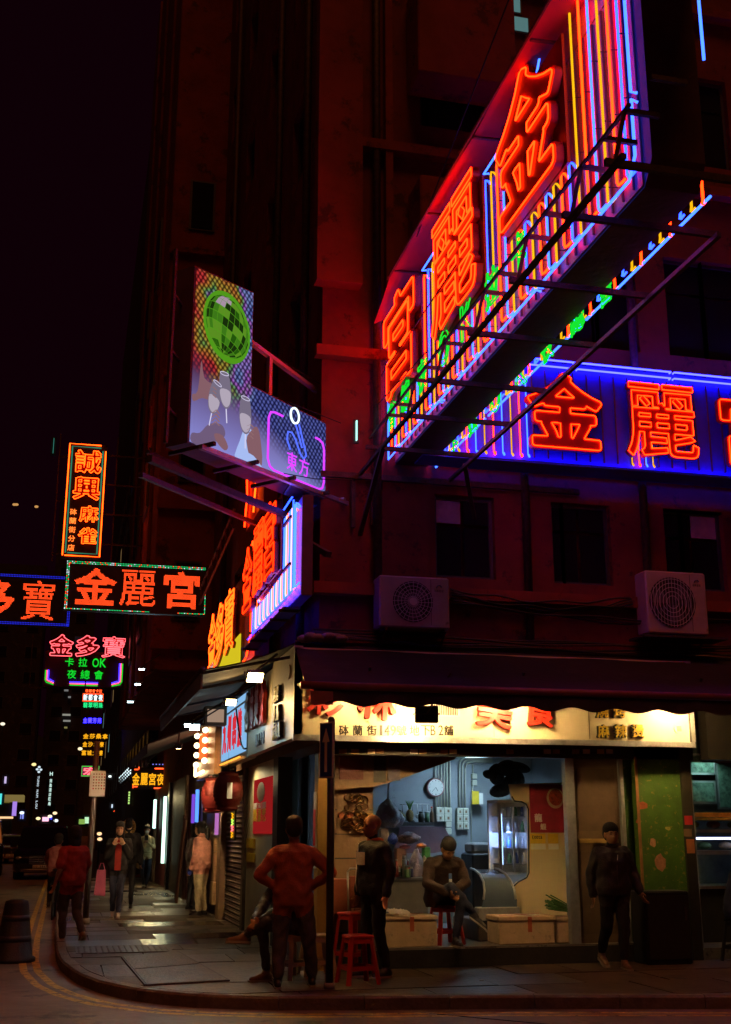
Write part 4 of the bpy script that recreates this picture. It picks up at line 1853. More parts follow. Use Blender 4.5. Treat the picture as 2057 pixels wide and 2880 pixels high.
# ladder frame above it
for k, (dx, dz) in enumerate(((0, 0), (.0, .28))):
    b = MB()
    b.bar((.2, -.3, H_ + .18 + dz), (4.6, -.3, H_ + .5 + dz), .03, .03)
    b.build('frame_rail', M_STEEL, t, world=False)
for i in range(8):
    b = MB()
    x = .4 + i * .55
    b.bar((x, -.3, H_ + .2 + i * .04), (x, -.3, H_ + .48 + i * .04), .025, .025)
    b.build('frame_rung', M_STEEL, t, world=False)

# red neon fragments on the wall further up, seen end-on
t, W_, H_ = side_sign('glowing_red_sign', 'narrow red sign seen almost edge-on above the ladder frame', 'neon sign', 2.45, 17.6, 15.9, 6.1, 7.3)
b = MB()
b.bx(0, W_, 0, .2, 0, H_)
b.build('box', M_CHAR, t, world=False)
for k in range(2):
    b = MB()
    b.tube([(.1 + k * .9, -.04, .05), (.3 + k * .9, -.04, .5), (.2 + k * .9, -.04, .9), (.5 + k * .9, -.04, 1.15)], .013, 6)
    b.build('neon_tube', (N_RED, N_ORANGE)[k], t, True, world=False, fix=False)


# ---- E: signs hanging over the side street, facing the camera
def front_sign(name, label, cat, pl, pr, Y, z0=None, rz=0, group=None):
    a, c = atY(*pl, Y), atY(*pr, Y)
    return thing(name, label, cat, (a.x, Y, a.z), rz, group), c.x - a.x, 0


M_NIGHT = mat('matt black sign panel', (0.02, 0.012, 0.012), 0.6, 0, 0.3, 5, 0.1)
# tall mahjong parlour sign
Y = 30
a, c = atY(172, 1565, Y), atY(303, 1253, Y)
t = thing('vertical_neon_sign', 'tall vertical sign of glowing orange characters in a double neon border', 'neon sign', (a.x, Y, a.z), R(0))
W_, H_ = .98, c.z - a.z
b = MB()
b.bx(0, W_, 0, .25, 0, H_)
b.build('box', M_NIGHT, t, world=False)
for ins, m_ in ((.03, N_ORANGE), (.10, glow('teal tube', (.05, .5, .3), .45))):
    for o_ in ([(ins, ins), (ins, H_ - ins), (W_ - .15, H_ - ins)], [(W_ - ins, H_ - .18), (W_ - ins, ins), (ins + .05, ins)]):
        b = MB()
        b.tube([(p[0], -.04, p[1]) for p in o_], .016, 6)
        b.build('outline_tube', m_, t, True, world=False, fix=False)
for ch, x, z, s_ in (('誠', .52, H_ - .50, .66), ('興', .52, H_ - 1.22, .66), ('麻', .62, H_ - 1.90, .46), ('雀', .62, H_ - 2.48, .46)):
    neon_letter(t, ch, x, z, s_, s_ * .92, -.02, .012, N_ORANGE, M_CHAR, .02, .04, .03, .008)
for k, ch in enumerate('砵蘭街分店'):
    letter(t, ch, .23, 1.18 - k * .235, .17, .16, -.02, .02, glow('small orange letters', (1, .16, .02), 2.2), .01)
for z in (.4, 1.2, 2.0, 2.8):
    b = MB()
    b.bar((W_, .12, z), (2.4, .3, z + .06), .04, .04)
    b.build('bracket', M_STEEL, t, world=False)
for x in (-.22, 1.25):
    b = MB()
    b.bar((x, .2, -.1), (x, .2, H_ + .3), .035, .035)
    b.build('post', M_STEEL, t, world=False)
for z in (.1, 1.5, 2.7):
    b = MB()
    b.bar((-.22, .2, z), (0.0, .12, z), .03, .03)
    b.build('bracket', M_STEEL, t, world=False)

# LED sign 金麗宮
Y = 22
a, c = atY(178, 1717, Y), atY(578, 1598, Y)
t = thing('dotted_led_sign', 'black LED sign of three red characters framed by green bulbs', 'LED sign', (a.x, Y, 5.54), 0)
W_, H_ = 2.62, .95
b = MB()
b.bx(0, W_, 0, .14, 0, H_)
b.build('box', M_NIGHT, t, world=False)
for ch, x, w_ in (('金', .55, .76), ('麗', 1.33, .68), ('宮', 2.15, .68)):
    led_letter(t, ch, x, H_ * .50, w_, .70, -.004, .0195, .0070, L_RED, .012 if ch == '麗' else .032)
cols = (L_GRN, L_RED, L_GRN, L_WHT, L_GRN, L_AMB)
B_ = [MB() for _ in range(3)]
per = [(u * .03 + .02, H_ - .03) for u in range(int((W_ - .03) / .03))] + [(u * .03 + .02, .03) for u in range(int(W_ * .60 / .03))] + [(W_ * .8 + u * .03, .03) for u in range(int(W_ * .2 / .03))] + \
      [(.025, v * .03 + .04) for v in range(int(H_ / .03) - 2)] + [(W_ - .03, v * .03 + .04) for v in range(15)]
per += [(p[0] + (.03 if p[0] < .03 else 0), p[1] - (.03 if p[1] > .9 else 0)) for p in per if p[0] < .03 or p[1] > .9]
rng = random.Random(5)
for (x, z) in per:
    k = rng.choice((0, 0, 0, 1, 2))
    B_[k].ball((x, -.008, z), .0085, 6, 4)
for k, m_ in enumerate((L_GRN, L_RED, L_WHT)):
    tag(B_[k].build('border_bulb', m_, t, world=False, fix=False), kind='stuff')

# LED sign with 多寶
Y = 26
a, c = atY(-5, 1770, Y), atY(206, 1610, Y)
t = thing('blue_bordered_led_sign', 'black LED sign of red characters inside a border of blue bulbs', 'LED sign', (c.x - 3.05, Y, 5.88), 0)
W_, H_ = 3.05, 1.13
b = MB()
b.bx(0, W_, 0, .16, 0, H_)
b.build('box', M_NIGHT, t, world=False)
for ch, x, w_ in (('金', .62, .66), ('多', 1.50, .66), ('寶', 2.36, .62)):
    led_letter(t, ch, x, H_ * .5, w_ * 1.12, .88, -.004, .0235, .0085, L_RED, .012 if ch == '寶' else .036)
b = MB()
for i in range(int(W_ / .034)):
    for dz in (0, .034):
        b.ball((.02 + i * .034, -.008, .03 + dz), .010, 6, 4)
        b.ball((.02 + i * .034, -.008, H_ - .03 - dz), .010, 6, 4)
for i in range(int(H_ / .034)):
    for dx in (0, .034):
        b.ball((W_ - .02 - dx, -.008, .03 + i * .034), .010, 6, 4)
tag(b.build('border_bulb', L_BLU, t, world=False, fix=False), kind='stuff')

# 金多寶 karaoke sign
Y = 33
a, c = atY(120, 1935, Y), atY(335, 1795, Y)
t = thing('karaoke_neon_sign', 'hanging sign with pink red neon characters over two rows of green ones', 'neon sign', (a.x, Y, 5.42), 0)
W_, H_ = 2.12, 1.3
b = MB()
b.bx(.02, W_ - .02, 0, .2, 0, H_ - .35)
b.build('box', mat('dark red sign board', (.10, .012, .016), .6, 0, .2, 4, .1), t, world=False)
for ch, x in (('金', .42), ('多', 1.12), ('寶', 1.82)):
    neon_letter(t, ch, x, H_ - .20, .62, .58, -.03, .011, N_PINK, M_CHAR, *neon_off(ch), .03, .005)
for ch, x in zip('卡拉OK', (.66, 1.02, 1.36, 1.56)):
    letter(t, ch, x, .66, .23 if ch not in 'OK' else .17, .24, -.01, .02, N_GREEN, .008, 'green_character')
for ch, x in zip('夜總會', (.74, 1.10, 1.46)):
    letter(t, ch, x, .33, .24, .24, -.01, .02, N_GREEN, .006, 'green_character')
for k, m_ in enumerate((N_GREEN, N_PINK, N_DEEP)):
    d = .03 + .04 * k
    for o_ in ([(.02 + d, .42), (.02 + d, .16), (.06 + d, .06 + d), (.28, d)], [(W_ - d, .66), (W_ - d, .16), (W_ - .05 - d, .05 + d), (W_ - .3, d)], [(.7, d), (1.1, d)], [(1.14, d), (1.45, d)]):
        b = MB()
        b.tube([(p[0], -.03, p[1]) for p in o_], .013, 6)
        b.build('border_tube', m_, t, True, world=False, fix=False)
b = MB()
b.bar((.0, -.06, H_ - .48), (3.5, -.06, H_ - .42), .03, .03)
b.bar((-.35, .1, -.05), (-.35, .1, H_ + .1), .03, .03)
b.bar((-.35, .1, -.05), (3.6, .1, -.02), .04, .04)
b.build('bracket', M_STEEL, t, world=False)


# stacked small signs further away
def small_sign(name, label, px0, px1, py0, py1, Y, text, m, border=None, back=None, off=.02, amb=None):
    a, c = atY(px0, py1, Y), atY(px1, py0, Y)
    t = thing(name, label, 'neon sign', (a.x, Y, a.z), 0, 'small signs stacked over the far street')
    W_, H_ = c.x - a.x, c.z - a.z
    b = MB()
    b.bx(0, W_, 0, .15, 0, H_)
    b.build('box', back or M_NIGHT, t, world=False)
    n_ = len(text)
    for k, ch in enumerate(text):
        letter(t, ch, W_ * (k + .5) / n_ * .94 + W_ * .03, H_ * .5, W_ / n_ * .78, H_ * .72, -.01, .03, m, off)
    if border:
        b = MB()
        b.tube([(.03, -.02, .03), (W_ - .03, -.02, .03), (W_ - .03, -.02, H_ - .03), (.03, -.02, H_ - .03)], .02, 5, True)
        b.build('border_tube', border, t, True, world=False, fix=False)
    return t


small_sign('red_script_sign', 'small dim red sign topmost of the far stack', 238, 290, 1937, 1949, 64, '夜總會卡拉', L_RED)
small_sign('white_framed_sign', 'pale blue characters in a red neon frame, second of the far stack', 231, 293, 1951, 1973, 60, '新都會夜', L_WHT, L_RED)
small_sign('green_row_sign', 'bright green characters on a sign under the red framed one', 231, 293, 1974, 1993, 60, '翡翠明珠', L_GRN, None)
small_sign('blue_row_sign', 'small deep blue row of characters in the far stack', 231, 289, 2017, 2036, 66, '金蘭芳苑', N_DEEP)
small_sign('upper_amber_sign', 'amber row of characters, upper of three in the far stack', 230, 308, 2062, 2080, 62, '金莎桑拿', L_AMB)
small_sign('middle_amber_sign', 'amber row of characters, middle one crossed by the bus stop pole', 229, 296, 2084, 2103, 64, '金沙水療', L_AMB)
small_sign('lower_amber_sign', 'amber row of characters, lowest of three in the far stack', 226, 293, 2108, 2127, 66, '富城大樓', L_AMB)
t = small_sign('teal_bulb_sign', 'square sign with a bright green bulb frame and pink middle', 228, 281, 2154, 2184, 58, '宏', N_PINK, N_GREEN, glow('pink board', (.4, .05, .18), .35))
# two tall white vertical signs
for (nm, lb, px, py0, py1, Y, txt, lat) in (('vertical_restaurant_sign', 'white sideways latin letters on a tall dark vertical sign', 107, 2146, 2275, 90, 'TUNG NAM LOU', True),
                                            ('vertical_hotel_sign', 'narrow white vertical sign with an H emblem over characters', 142, 2170, 2267, 84, 'H旭逸酒店旺角', False)):
    a, c = atY(px - 9, py1, Y), atY(px + 9, py0, Y)
    t = thing(nm, lb, 'light sign', (a.x, Y, a.z), R(0))
    W_, H_ = c.x - a.x, c.z - a.z
    b = MB()
    b.bx(0, W_, 0, .3, 0, H_)
    b.build('box', M_NIGHT, t, world=False)
    n_ = len(txt)
    mm = glow('white sign letters', (.70, .85, .95), 1.0) if lat else glow('mint sign letters', (.70, 1.0, .90), 1.1)
    if lat:
        for q, (dx, dz) in enumerate(((0, .16), (-.13, .0), (.13, -.02), (0, -.18))):
            b = MB()
            b.ball((W_ / 2 + dx, -.02, H_ - .45 + dz), (.10, .03, .08), 8, 5)
            b.build('emblem', mm, t, world=False, fix=False)
        hh = (H_ - .9) / n_
        for k, ch in enumerate(txt):
            if ch == ' ':
                continue
            o = letter(t, ch, W_ / 2, H_ - .9 - hh * (k + .5), hh * .8, W_ * .62, -.02, .03, mm, .012)
            o.rotation_euler = (0, R(90), 0)
    else:
        hh = H_ / (n_ + .5)
        for k, ch in enumerate(txt):
            letter(t, ch, W_ / 2, H_ - hh * (k + .5 + (.5 if k else 0)), W_ * .6 * (1.2 if k == 0 else 1), hh * .8, -.02, .03, mm, .014)
# amber panel 金麗宮夜總會 low over the pavement
Y = 38
a, c = atY(370, 2220, Y), atY(512, 2160, Y)
t = thing('amber_led_sign', 'low LED panel of amber characters with red corner marks over the pavement', 'LED sign', (a.x, Y, a.z), 0)
W_, H_ = c.x - a.x, c.z - a.z
b = MB()
b.bx(0, W_, 0, .15, 0, H_)
b.build('box', M_NIGHT, t, world=False)
for k, ch in enumerate('金麗宮夜總會'):
    letter(t, ch, W_ * (.08 + .165 * k), H_ * .47, W_ * .145, H_ * .55, -.01, .02, L_AMB, .02)
for (x, z, w_, h_) in ((.04, .88, .08, .02), (.12, .92, .02, .08), (.45, .93, .2, .03), (.9, .88, .1, .02), (.04, .1, .08, .02), (.45, .03, .2, .03), (.9, .08, .1, .03), (.02, .06, .02, .1)):
    b = MB()
    b.bx(W_ * x, W_ * (x + w_), -.03, -.01, H_ * z, H_ * (z + h_) + .02)
    b.build('corner_mark', L_RED, t, world=False)
b = MB()
for i in range(9):
    b.ball((W_ + .07, -.02, .05 + i * .12), .022, 6, 4)
    b.ball((W_ - .1 - i * .1, -.02, H_ + .1), .02, 6, 4)
tag(b.build('border_bulb', glow('multi bulbs', (.25, .25, 1), 1.0), t, world=False, fix=False), kind='stuff')
# more little far signs
small_sign('tiny_red_sign', 'tiny red lit sign low above the far pavement', 318, 350, 2271, 2285, 70, '足浴館', L_RED)
t = thing('bulb_string_sign', 'slanted rows of small white bulbs beside the amber panel', 'light string', atY(355, 2180, 44), 0)
b = MB()
for r_ in range(3):
    for i in range(8):
        p = atY(338 + i * 4.3, 2196 - i * 4.5 + r_ * 9 - 8, 44 - i * .3)
        b.ball(p, .038, 6, 4)
tag(b.build('bulb', L_WHT, t, fix=False), kind='stuff')
b = MB()
b.bar(atY(334, 2204, 44.2), atY(372, 2164, 41.8), .04, .3)
b.build('board', M_NIGHT, t)
t = thing('vertical_green_sign', 'small upright yellow green sign below the bulb rows', 'light sign', atY(363, 2262, 52), 0)
a, c = atY(359, 2262, 52), atY(368, 2225, 52)
b = MB()
b.bx(a.x, c.x, 52, 52.1, a.z, c.z)
b.build('panel', M_NIGHT, t)
for k in range(5):
    b = MB()
    zz = a.z + (c.z - a.z) * (k + .1) / 5
    b.bx(a.x + .02, c.x - .02, 51.97, 51.99, zz, zz + (c.z - a.z) * .14)
    b.build('bar', glow('yellow green led', (.6, 1, .25), .9), t)


# ================================================================ food shop on the corner
FL = .33             # shop floor
M_TILEF = mat('wet shop floor', (0.20, 0.17, 0.15), 0.3, 0, 0.25, 3, 0.3, stain=((.09, .07, .06), 3, .55))
M_SHWALL = mat('greyish shop wall', (0.30, 0.33, 0.36), 0.55, 0, 0.12, 2, 0.1, stain=((0.16, 0.17, 0.18), 3, 0.62))
M_SIDEW = mat('brown grimy panel', (0.22, 0.13, 0.07), 0.6, 0, 0.2, 3, 0.2, stain=((0.12, .07, .04), 4, .6))
M_DOOR = mat('brown door', (0.16, 0.10, 0.055), 0.55, 0, 0.15, 4, 0.1)
M_GREEN = mat('green painted wall', (0.055, 0.12, 0.012), 0.6, 0, 0.3, 2, 0.3, stain=((0.26, 0.20, 0.03), 15, 0.58))
M_CONDUIT = mat('cream conduit', (0.60, 0.60, 0.50), 0.5, 0, 0.05, 9, 0.0)
M_PLAST = mat('red plastic', (0.60, 0.035, 0.015), 0.35, 0, 0.08, 5, 0.03)
M_PLASTW = mat('ivory plastic', (0.62, 0.50, 0.30), 0.4, 0, 0.08, 5, 0.03)
M_FOAM = mat('stained polystyrene', (0.62, 0.43, 0.25), 0.8, 0, 0.10, 8, 0.25, stain=((0.42, 0.30, 0.18), 5, 0.58))
M_TAPE = mat('red tape', (0.50, 0.10, 0.03), 0.4, 0, 0.2, 8, 0.05)
M_BAG = mat('thin plastic bag', (0.55, 0.56, 0.62), 0.3, 0, 0.15, 14, 0.9, alpha=.85)
M_AWN = mat('dark awning cloth', (0.018, 0.008, 0.008), 0.85, 0, 0.2, 3, 0.25, stain=((.03, .02, .02), 2, .55))
M_AWN2 = mat('olive awning cloth', (0.17, 0.15, 0.08), 0.85, 0, 0.2, 2.5, 0.25, stain=((.09, .08, .05), 2, .55))
M_STEELC = mat('brushed steel', (0.42, 0.42, 0.42), 0.3, 0.85, 0.15, 9, 0.1)
M_SHUT = mat('roller shutter', (0.16, 0.12, 0.09), 0.5, 0.4, 0.25, 6, 0.15)
M_CARD = mat('cardboard', (0.36, 0.22, 0.10), 0.8, 0, 0.12, 5, 0.15)
M_FRIDGE = mat('cream fridge side', (0.62, 0.50, 0.30), 0.4, 0, 0.06, 2, 0.05)

b = MB()
b.bx(SW + .06, 7.55, FY + .001, 18.2, -.2, FL)
tag(b.build('shop_floor', M_TILEF), kind='structure')
b = MB()
b.bx(7.56, 14, FY + .5, 18, -.2, .2)
tag(b.build('floor', M_TILEF), kind='structure')

b = MB()
b.bx(SW + .06, 7.55, FY - .012, FY - .001, PZ - .05, FL - .02)
tag(b.build('step', mat('black step face', (.03, .022, .018), .6, 0, .4, 6, .3)), kind='structure')
shop = thing('food_shop', 'open fronted corner food shop with pale signboard band and grey back wall', 'shop', (5.2, FY, PZ))
# back wall and inner side walls
b = MB()
b.bx(3.4, 6.9, 17.1, 17.2, FL, 3.2)
b.bx(6.85, 6.95, 14.6, 17.1, FL, 3.2)
b.build('back_wall', M_SHWALL, shop)
b = MB()
b.bx(SW + .45, SW + .5, 17.2, 18.2, FL, 3.2)
b.bx(SW + .3, 7.6, 18.1, 18.2, FL, 3.2)
b.build('inner_wall', M_SHWALL, shop)
b = MB()
b.bx(SW + .2, 7.5, FY + .1, 17.05, 3.1, 3.19)
b.build('ceiling', M_SIDEW, shop)
# front lintel under the band, with a row of small price tags
b = MB()
b.bx(SW + .05, 7.6, FY - .02, FY + .12, 2.47, 3.2)
b.build('lintel', M_BLKP, shop)
for i, px in enumerate((965, 1000, 1045, 1070, 1165, 1190, 1250, 1275, 1435, 1540, 1565, 1620, 1650, 1690, 1715)):
    p = atY(px, 2113, FY - .03)
    b = MB()
    b.bx(p.x - .045, p.x + .045, FY - .032, FY - .022, p.z - .03, p.z + .025)
    b.build('price_tag', (M_CARD, M_CARD, M_CREAM, M_CARD, M_WHT)[i % 5] if i != 13 else M_YELP, shop)
# corner pillar
b = MB()
b.bx(SW, SW + .12, FY - .05, FY + .16, PZ, 2.47)
b.build('corner_pillar', mat('ochre tiled pillar', (.42, .24, .06), .4, 0, .15, 5, .1, stain=((.2, .1, .04), 4, .6)), shop)
b = MB()
b.bx(SW - .012, SW - .002, FY + .0, FY + .15, 1.2, 2.05)
b.build('notice_strip', M_WHT, shop)
b = MB()
b.bx(SW - .02, SW - .013, FY + .02, FY + .13, 1.45, 1.85)
b.build('red_notice', M_RED, shop)
# left inner panel with food poster
px0, px1 = atY(940, 2300, 14.2).x, atY(1050, 2300, 14.2).x
b = MB()
b.bx(px0, px1, 14.2, 14.26, FL, 2.55)
b.build('side_panel', M_SIDEW, shop)
for k in range(6):
    b = MB()
    b.bx(px0 + .01, px1 - .01, 14.192, 14.199, FL + .12 + k * .28, FL + .135 + k * .28)
    b.build('panel_seam', M_BLKP, shop)
M_FOOD = [mat('printed food %d' % i, c, .5, 0, .35, 22, 0) for i, c in enumerate(((.60, .22, .04), (.70, .42, .12), (.38, .10, .03), (.78, .60, .35)))]


def food_poster(root, x0, x1, y, z0, z1, seed=1, base=None):
    b = MB()
    b.bx(x0, x1, y - .008, y, z0, z1)
    po = b.build('food_poster', base or M_SIDEW, root)
    rng = random.Random(seed)
    ks = [MB() for _ in range(4)]
    for i in range(44):
        k = rng.randrange(4)
        cx, cz = rng.uniform(x0 + .07, x1 - .07), rng.uniform(z0 + .05, z1 - .05)
        r_, a = rng.uniform(.03, .055), rng.uniform(0, 6)
        pts = [(cx + r_ * 1.4 * math.cos(a + q * .45), y - .010 - i * .0002, cz + r_ * math.sin(a + q * .45)) for q in range(9)]
        ks[k].tube(pts, r_ * .75, 6, flat=.04)
    for k in range(4):
        if ks[k].v:
            tag(ks[k].build('food_print', M_FOOD[k], po, fix=False), kind='stuff')


p, q = atY(948, 2345, 14.19), atY(1040, 2228, 14.19)
food_poster(shop, p.x, q.x, 14.19, p.z, q.z, 3)
# stair soffit slanting over the left half of the shop
q = [atY(px, py, 14.05) for px, py in ((940, 2112), (1300, 2112), (1278, 2136), (1180, 2172), (1110, 2196), (1058, 2212), (940, 2222))]
b = MB()
b.slab(q, (0, 1, 0), .1)
b.build('stair_soffit', M_SIDEW, shop)
b = MB()
for a, c in ((q[2], q[3]), (q[3], q[4]), (q[4], q[5]), (q[5], q[6])):
    b.quad(a, c, c + Vector((.25, 2.9, .75)), a + Vector((.25, 2.9, .75)))
b.build('stair_underside', M_SIDEW, shop)
for (a, c, m_) in (((955, 2125, 1022, 2192), 1, M_RED), ((1052, 2128, 1085, 2200), 1, M_BLKP), ((1092, 2126, 1125, 2195), 1, mat('dim violet print', (.12, .09, .14), .5))):
    p, r_ = atY(a[0], a[3], 14.04), atY(a[2], a[1], 14.04)
    b = MB()
    b.bx(p.x, r_.x, 14.030, 14.048, p.z, r_.z)
    b.build('menu_board', m_ if m_ is not M_RED else mat('faded red print', (.16, .03, .02), .5), shop)

# fascia band on the front
FB = 13.28
fx0, fx1 = atY(826, 2075, FB).x, atY(1948, 2088, FB).x
fz0, fz1 = 2.63, 3.66
t = thing('shop_signboard', 'long cream signboard with red brush characters and a printed street address over the shop', 'signboard', (fx0, FB, fz0), 0)
W_ = fx1 - fx0
b = MB()
b.bx(0, W_, 0, .30, 0, fz1 - fz0)
b.build('box', M_CREAM, t, world=False)
for x in (1.2, 2.4, 3.62):
    b = MB()
    b.bx(x, x + .006, -.003, -.0005, .05, 1.0)
    b.build('panel_seam', M_SIDEW, t, world=False)
b = MB()
b.bx(-.01, W_ + .02, -.035, -.001, -.03, .035)
b.build('lower_trim', M_ALU, t, world=False)
b = MB()
b.bx(W_ - .03, W_ + .03, -.04, .3, .036, 1.03)
b.build('end_trim', M_ALU, t, world=False)


def fpt(px, py):
    p = atY(px, py, FB)
    return p.x - fx0, p.z - fz0


chars = '砵蘭街149號地下B2舖'
xs_ = (967, 1006, 1046, 1072, 1089, 1106, 1130, 1166, 1197, 1218, 1240, 1262)
for ch, px in zip(chars, xs_):
    x, z = fpt(px, 2054)
    wd = {'1': .028}.get(ch, .058 if ch in '49B2' else .115)
    letter(t, ch, x, z, wd, .118, 0, .012, M_BLKP, .012 if ch in '砵蘭街號舖' else .004)
for ch, px, py, s_, rot in (('彩', 915, 1968, .40, .1), ('林', 1058, 1974, .44, .08), ('美', 1388, 2000, .42, .12), ('食', 1514, 2000, .40, .1)):
    x, z = fpt(px, py)
    o = letter(t, ch, x, z, s_ * 1.05, s_ * .95, -.02, .06, M_REDP, .022)
    o.rotation_euler = (0, rot, 0)
for ch, px in zip('麻辣燙', (1694, 1742, 1790)):
    x, z = fpt(px, 2057)
    letter(t, ch, x, z, .165, .165, -.0, .045, M_BLKP, .03, 'character_edge')
    letter(t, ch, x, z, .155, .155, -.046, .006, M_YELP, .018)
for ch, px in zip('燒烤', (1690, 1738)):
    x, z = fpt(px, 2001)
    letter(t, ch, x, z, .165, .165, -.0, .045, M_BLKP, .03, 'character_edge')
    letter(t, ch, x, z, .155, .155, -.046, .006, M_YELP, .018)
# air vent and round grille
x0, z0 = fpt(1206, 2014)
x1, z1 = fpt(1292, 1960)
b = MB()
b.bx(x0, x1, -.02, -.001, z0, z1)
v = b.build('air_vent', M_WHITEP, t, world=False)
for i in range(16):
    b = MB()
    xx = x0 + .02 + i * (x1 - x0 - .04) / 16
    b.bx(xx, xx + .009, -.026, -.0205, z0 + .015, z1)
    b.build('slat', M_BLKP, v, world=False)
x, z = fpt(1908, 2050)
b = MB()
b.lathe([(.065, -.02), (.060, -.001)], (x, 0, z), 20, axis='y')
v = b.build('round_grille', M_CREAM, t, world=False)
for i in range(4):
    b = MB()
    b.bx(x - .03, x + .03, -.027, -.021, z - .028 + i * .016, z - .021 + i * .016)
    b.build('slat', M_SIDEW, v, world=False)

# side part of the signboard along the side street
SX = fx0
y_far = atX(765, 2100, SX).y
t = thing('side_signboard', 'end of the cream signboard facing the side street with yellow stacked characters', 'signboard', (SX - .002, y_far, fz0), R(-90))
W_ = y_far - FB
b = MB()
b.bx(0, W_, 0, .1, 0, fz1 - fz0 + .02)
b.build('box', M_CREAM, t, world=False)


def spt(px, py, X, root):
    p = atX(px, py, X)
    return root.location.y - p.y, p.z - root.location.z


for word, py in (('燒烤', 1952), ('火鍋', 2006), ('麻辣燙', 2056)):
    for k, ch in enumerate(word):
        xc, z = spt(787, py, SX, t)
        n_ = len(word)
        letter(t, ch, xc + (k - (n_ - 1) / 2) * .19, z, .17, .20, -.0, .04, M_BLKP, .03, 'character_edge')
        letter(t, ch, xc + (k - (n_ - 1) / 2) * .19, z, .16, .19, -.041, .006, M_YELP, .02)
b = MB()
b.lathe([(.09, -.02), (.08, -.001)], (W_ - .28, 0, .78), 20, axis='y')
b.build('round_grille', M_CREAM, t, world=False)
# second panel: black striped sign with red brush characters
ya = atX(697, 2125, SX).y
t = thing('brush_letter_sign', 'cream side sign with bold red and white brush characters on black', 'signboard', (SX - .002, ya, fz0), R(-90))
W_ = ya - y_far - .02
b = MB()
b.bx(0, W_, 0, .1, 0, .98)
b.build('box', M_CREAM, t, world=False)
b = MB()
b.bx(.10, .62, -.02, -.001, .36, .96)
b.build('black_panel', M_BLKP, t, world=False)
for k, (ch, x, m_) in enumerate((('名', .22, M_WHT), ('林', .72, M_REDP), ('美', 1.15, M_REDP), ('食', 1.60, M_REDP))):
    letter(t, ch, x, .60, .36, .56, -.02, .05, m_, .035)
for k, ch in enumerate('149號'):
    letter(t, ch, .85 + k * .2, .16, .12, .16, -.0, .012, M_BLKP, .02)
# third: blue lightbox
yb = atX(622, 2150, SX).y
t = thing('blue_light_box', 'glowing pale blue light box sign with red characters under the side awning', 'light box', (SX - .002, yb, 2.62), R(-90))
W_ = yb - ya - .1
b = MB()
b.bx(0, W_, 0, .14, 0, .98)
b.build('box', M_STEELC, t, world=False)
b = MB()
b.bx(.04, W_ - .04, -.006, -.001, .10, .94)
b.build('panel', glow('pale blue light box', (.25, .52, .85), .95), t, world=False)
for k, ch in enumerate('九州串燒'):
    letter(t, ch, W_ * (.16 + .2 * k), .48, W_ * .14, .56, -.008, .01, glow('backlit red', (.85, .03, .05), .8), .03)
b = MB()
b.bx(.04, W_ - .04, -.012, -.007, .80, .83)
b.build('stripe', M_WHT, t, world=False)
b = MB()
for i in range(20):
    b.ball((.15 + i * .12, -.03, .04), .015, 6, 4)
tag(b.build('bulb', glow('orange bulb', (1, .35, .04), 2.0), t, world=False, fix=False), kind='stuff')
# bulb framed sign
yc = atX(560, 2190, SX).y
t = thing('bulb_framed_sign', 'small sign edged with round warm bulbs and red characters by the pavement', 'light sign', (SX - .05, yc, 2.55), R(-90))
W_ = yc - yb - .5
b = MB()
b.bx(0, W_, 0, .12, 0, 1.0)
b.build('box', mat('copper sheet', (.45, .22, .10), .3, .6, .2, 8, .1), t, world=False)
for x in (.35, 1.75):
    for z in (.28, .46, .64, .82):
        b = MB()
        b.ball((x, -.05, z), .055, 10, 7)
        b.build('bulb', BULB, t, True, world=False, fix=False)
for k, ch in enumerate('酒吧'):
    letter(t, ch, .85 + k * .42, .58, .34, .44, -.01, .03, L_RED, .03)
b = MB()
b.tube([(.25, -.05, .28), (.28, -.05, .08), (1.6, -.05, .10)], .03, 8)
b.build('tube', BULB, t, True, world=False, fix=False)

# ---------------------------------------------------------------- awnings
t = thing('front_awning', 'wide dark scalloped awning stretched over the shop front', 'awning', (2.5, 12, 3.0))
AX0, AX1, AY, AZ, WZ = 2.33, 9.2, 12.0, 3.07, 3.74
b = MB()
n = 24
vs = []
for i in range(n + 1):
    x = AX0 + (AX1 - AX0) * i / n
    for j in range(5):
        f = j / 4
        sag = -.05 * math.sin(math.pi * f) * (.7 + .3 * math.sin(i * 1.3))
        xx = x + (.16 * f if i == 0 else 0)
        vs.append((xx, AY + (FY - .05 - AY) * f, AZ + .04 + (WZ - AZ) * f + sag))
fs = [(i * 5 + j, i * 5 + 5 + j, i * 5 + 6 + j, i * 5 + 1 + j) for i in range(n) for j in range(4)]
o_ = len(vs)
b.add(vs + [(p[0], p[1], p[2] - .01) for p in vs], fs + [tuple(k + o_ for k in reversed(f)) for f in fs])
b.build('cloth', M_AWN, t, True)
b = MB()
b.tube([(AX0 - .05, AY, AZ), (AX1, AY, AZ)], .042, 10)
b.build('front_bar', mat('maroon bar', (.20, .06, .05), .5, .2, .2, 6, .1), t, True)
b = MB()
vs = []
n = 260
for i in range(n + 1):
    x = AX0 + .09 + (AX1 - AX0 - .1) * i / n
    d = .155 + .024 * math.sin((x - 2.3) * 2 * math.pi / .52)
    y = AY - .02 + .015 * math.sin(x * 9)
    vs += [(x, AY, AZ - .03), (x, y, AZ - .03 - d)]
fs = [(2 * i, 2 * i + 2, 2 * i + 3, 2 * i + 1) for i in range(n)]
o_ = len(vs)
b.add(vs + [(p[0], p[1] + .006, p[2]) for p in vs], fs + [tuple(k + o_ for k in reversed(f)) for f in fs])
b.build('valance', M_AWN, t, True)
for x in (2.5, 5.2, 8.0):
    b = MB()
    b.bar((x, AY + .05, AZ - .02), (x, FY - .05, AZ + .2), .04, .03)
    b.build('folding_arm', M_STEEL, t)
b = MB()
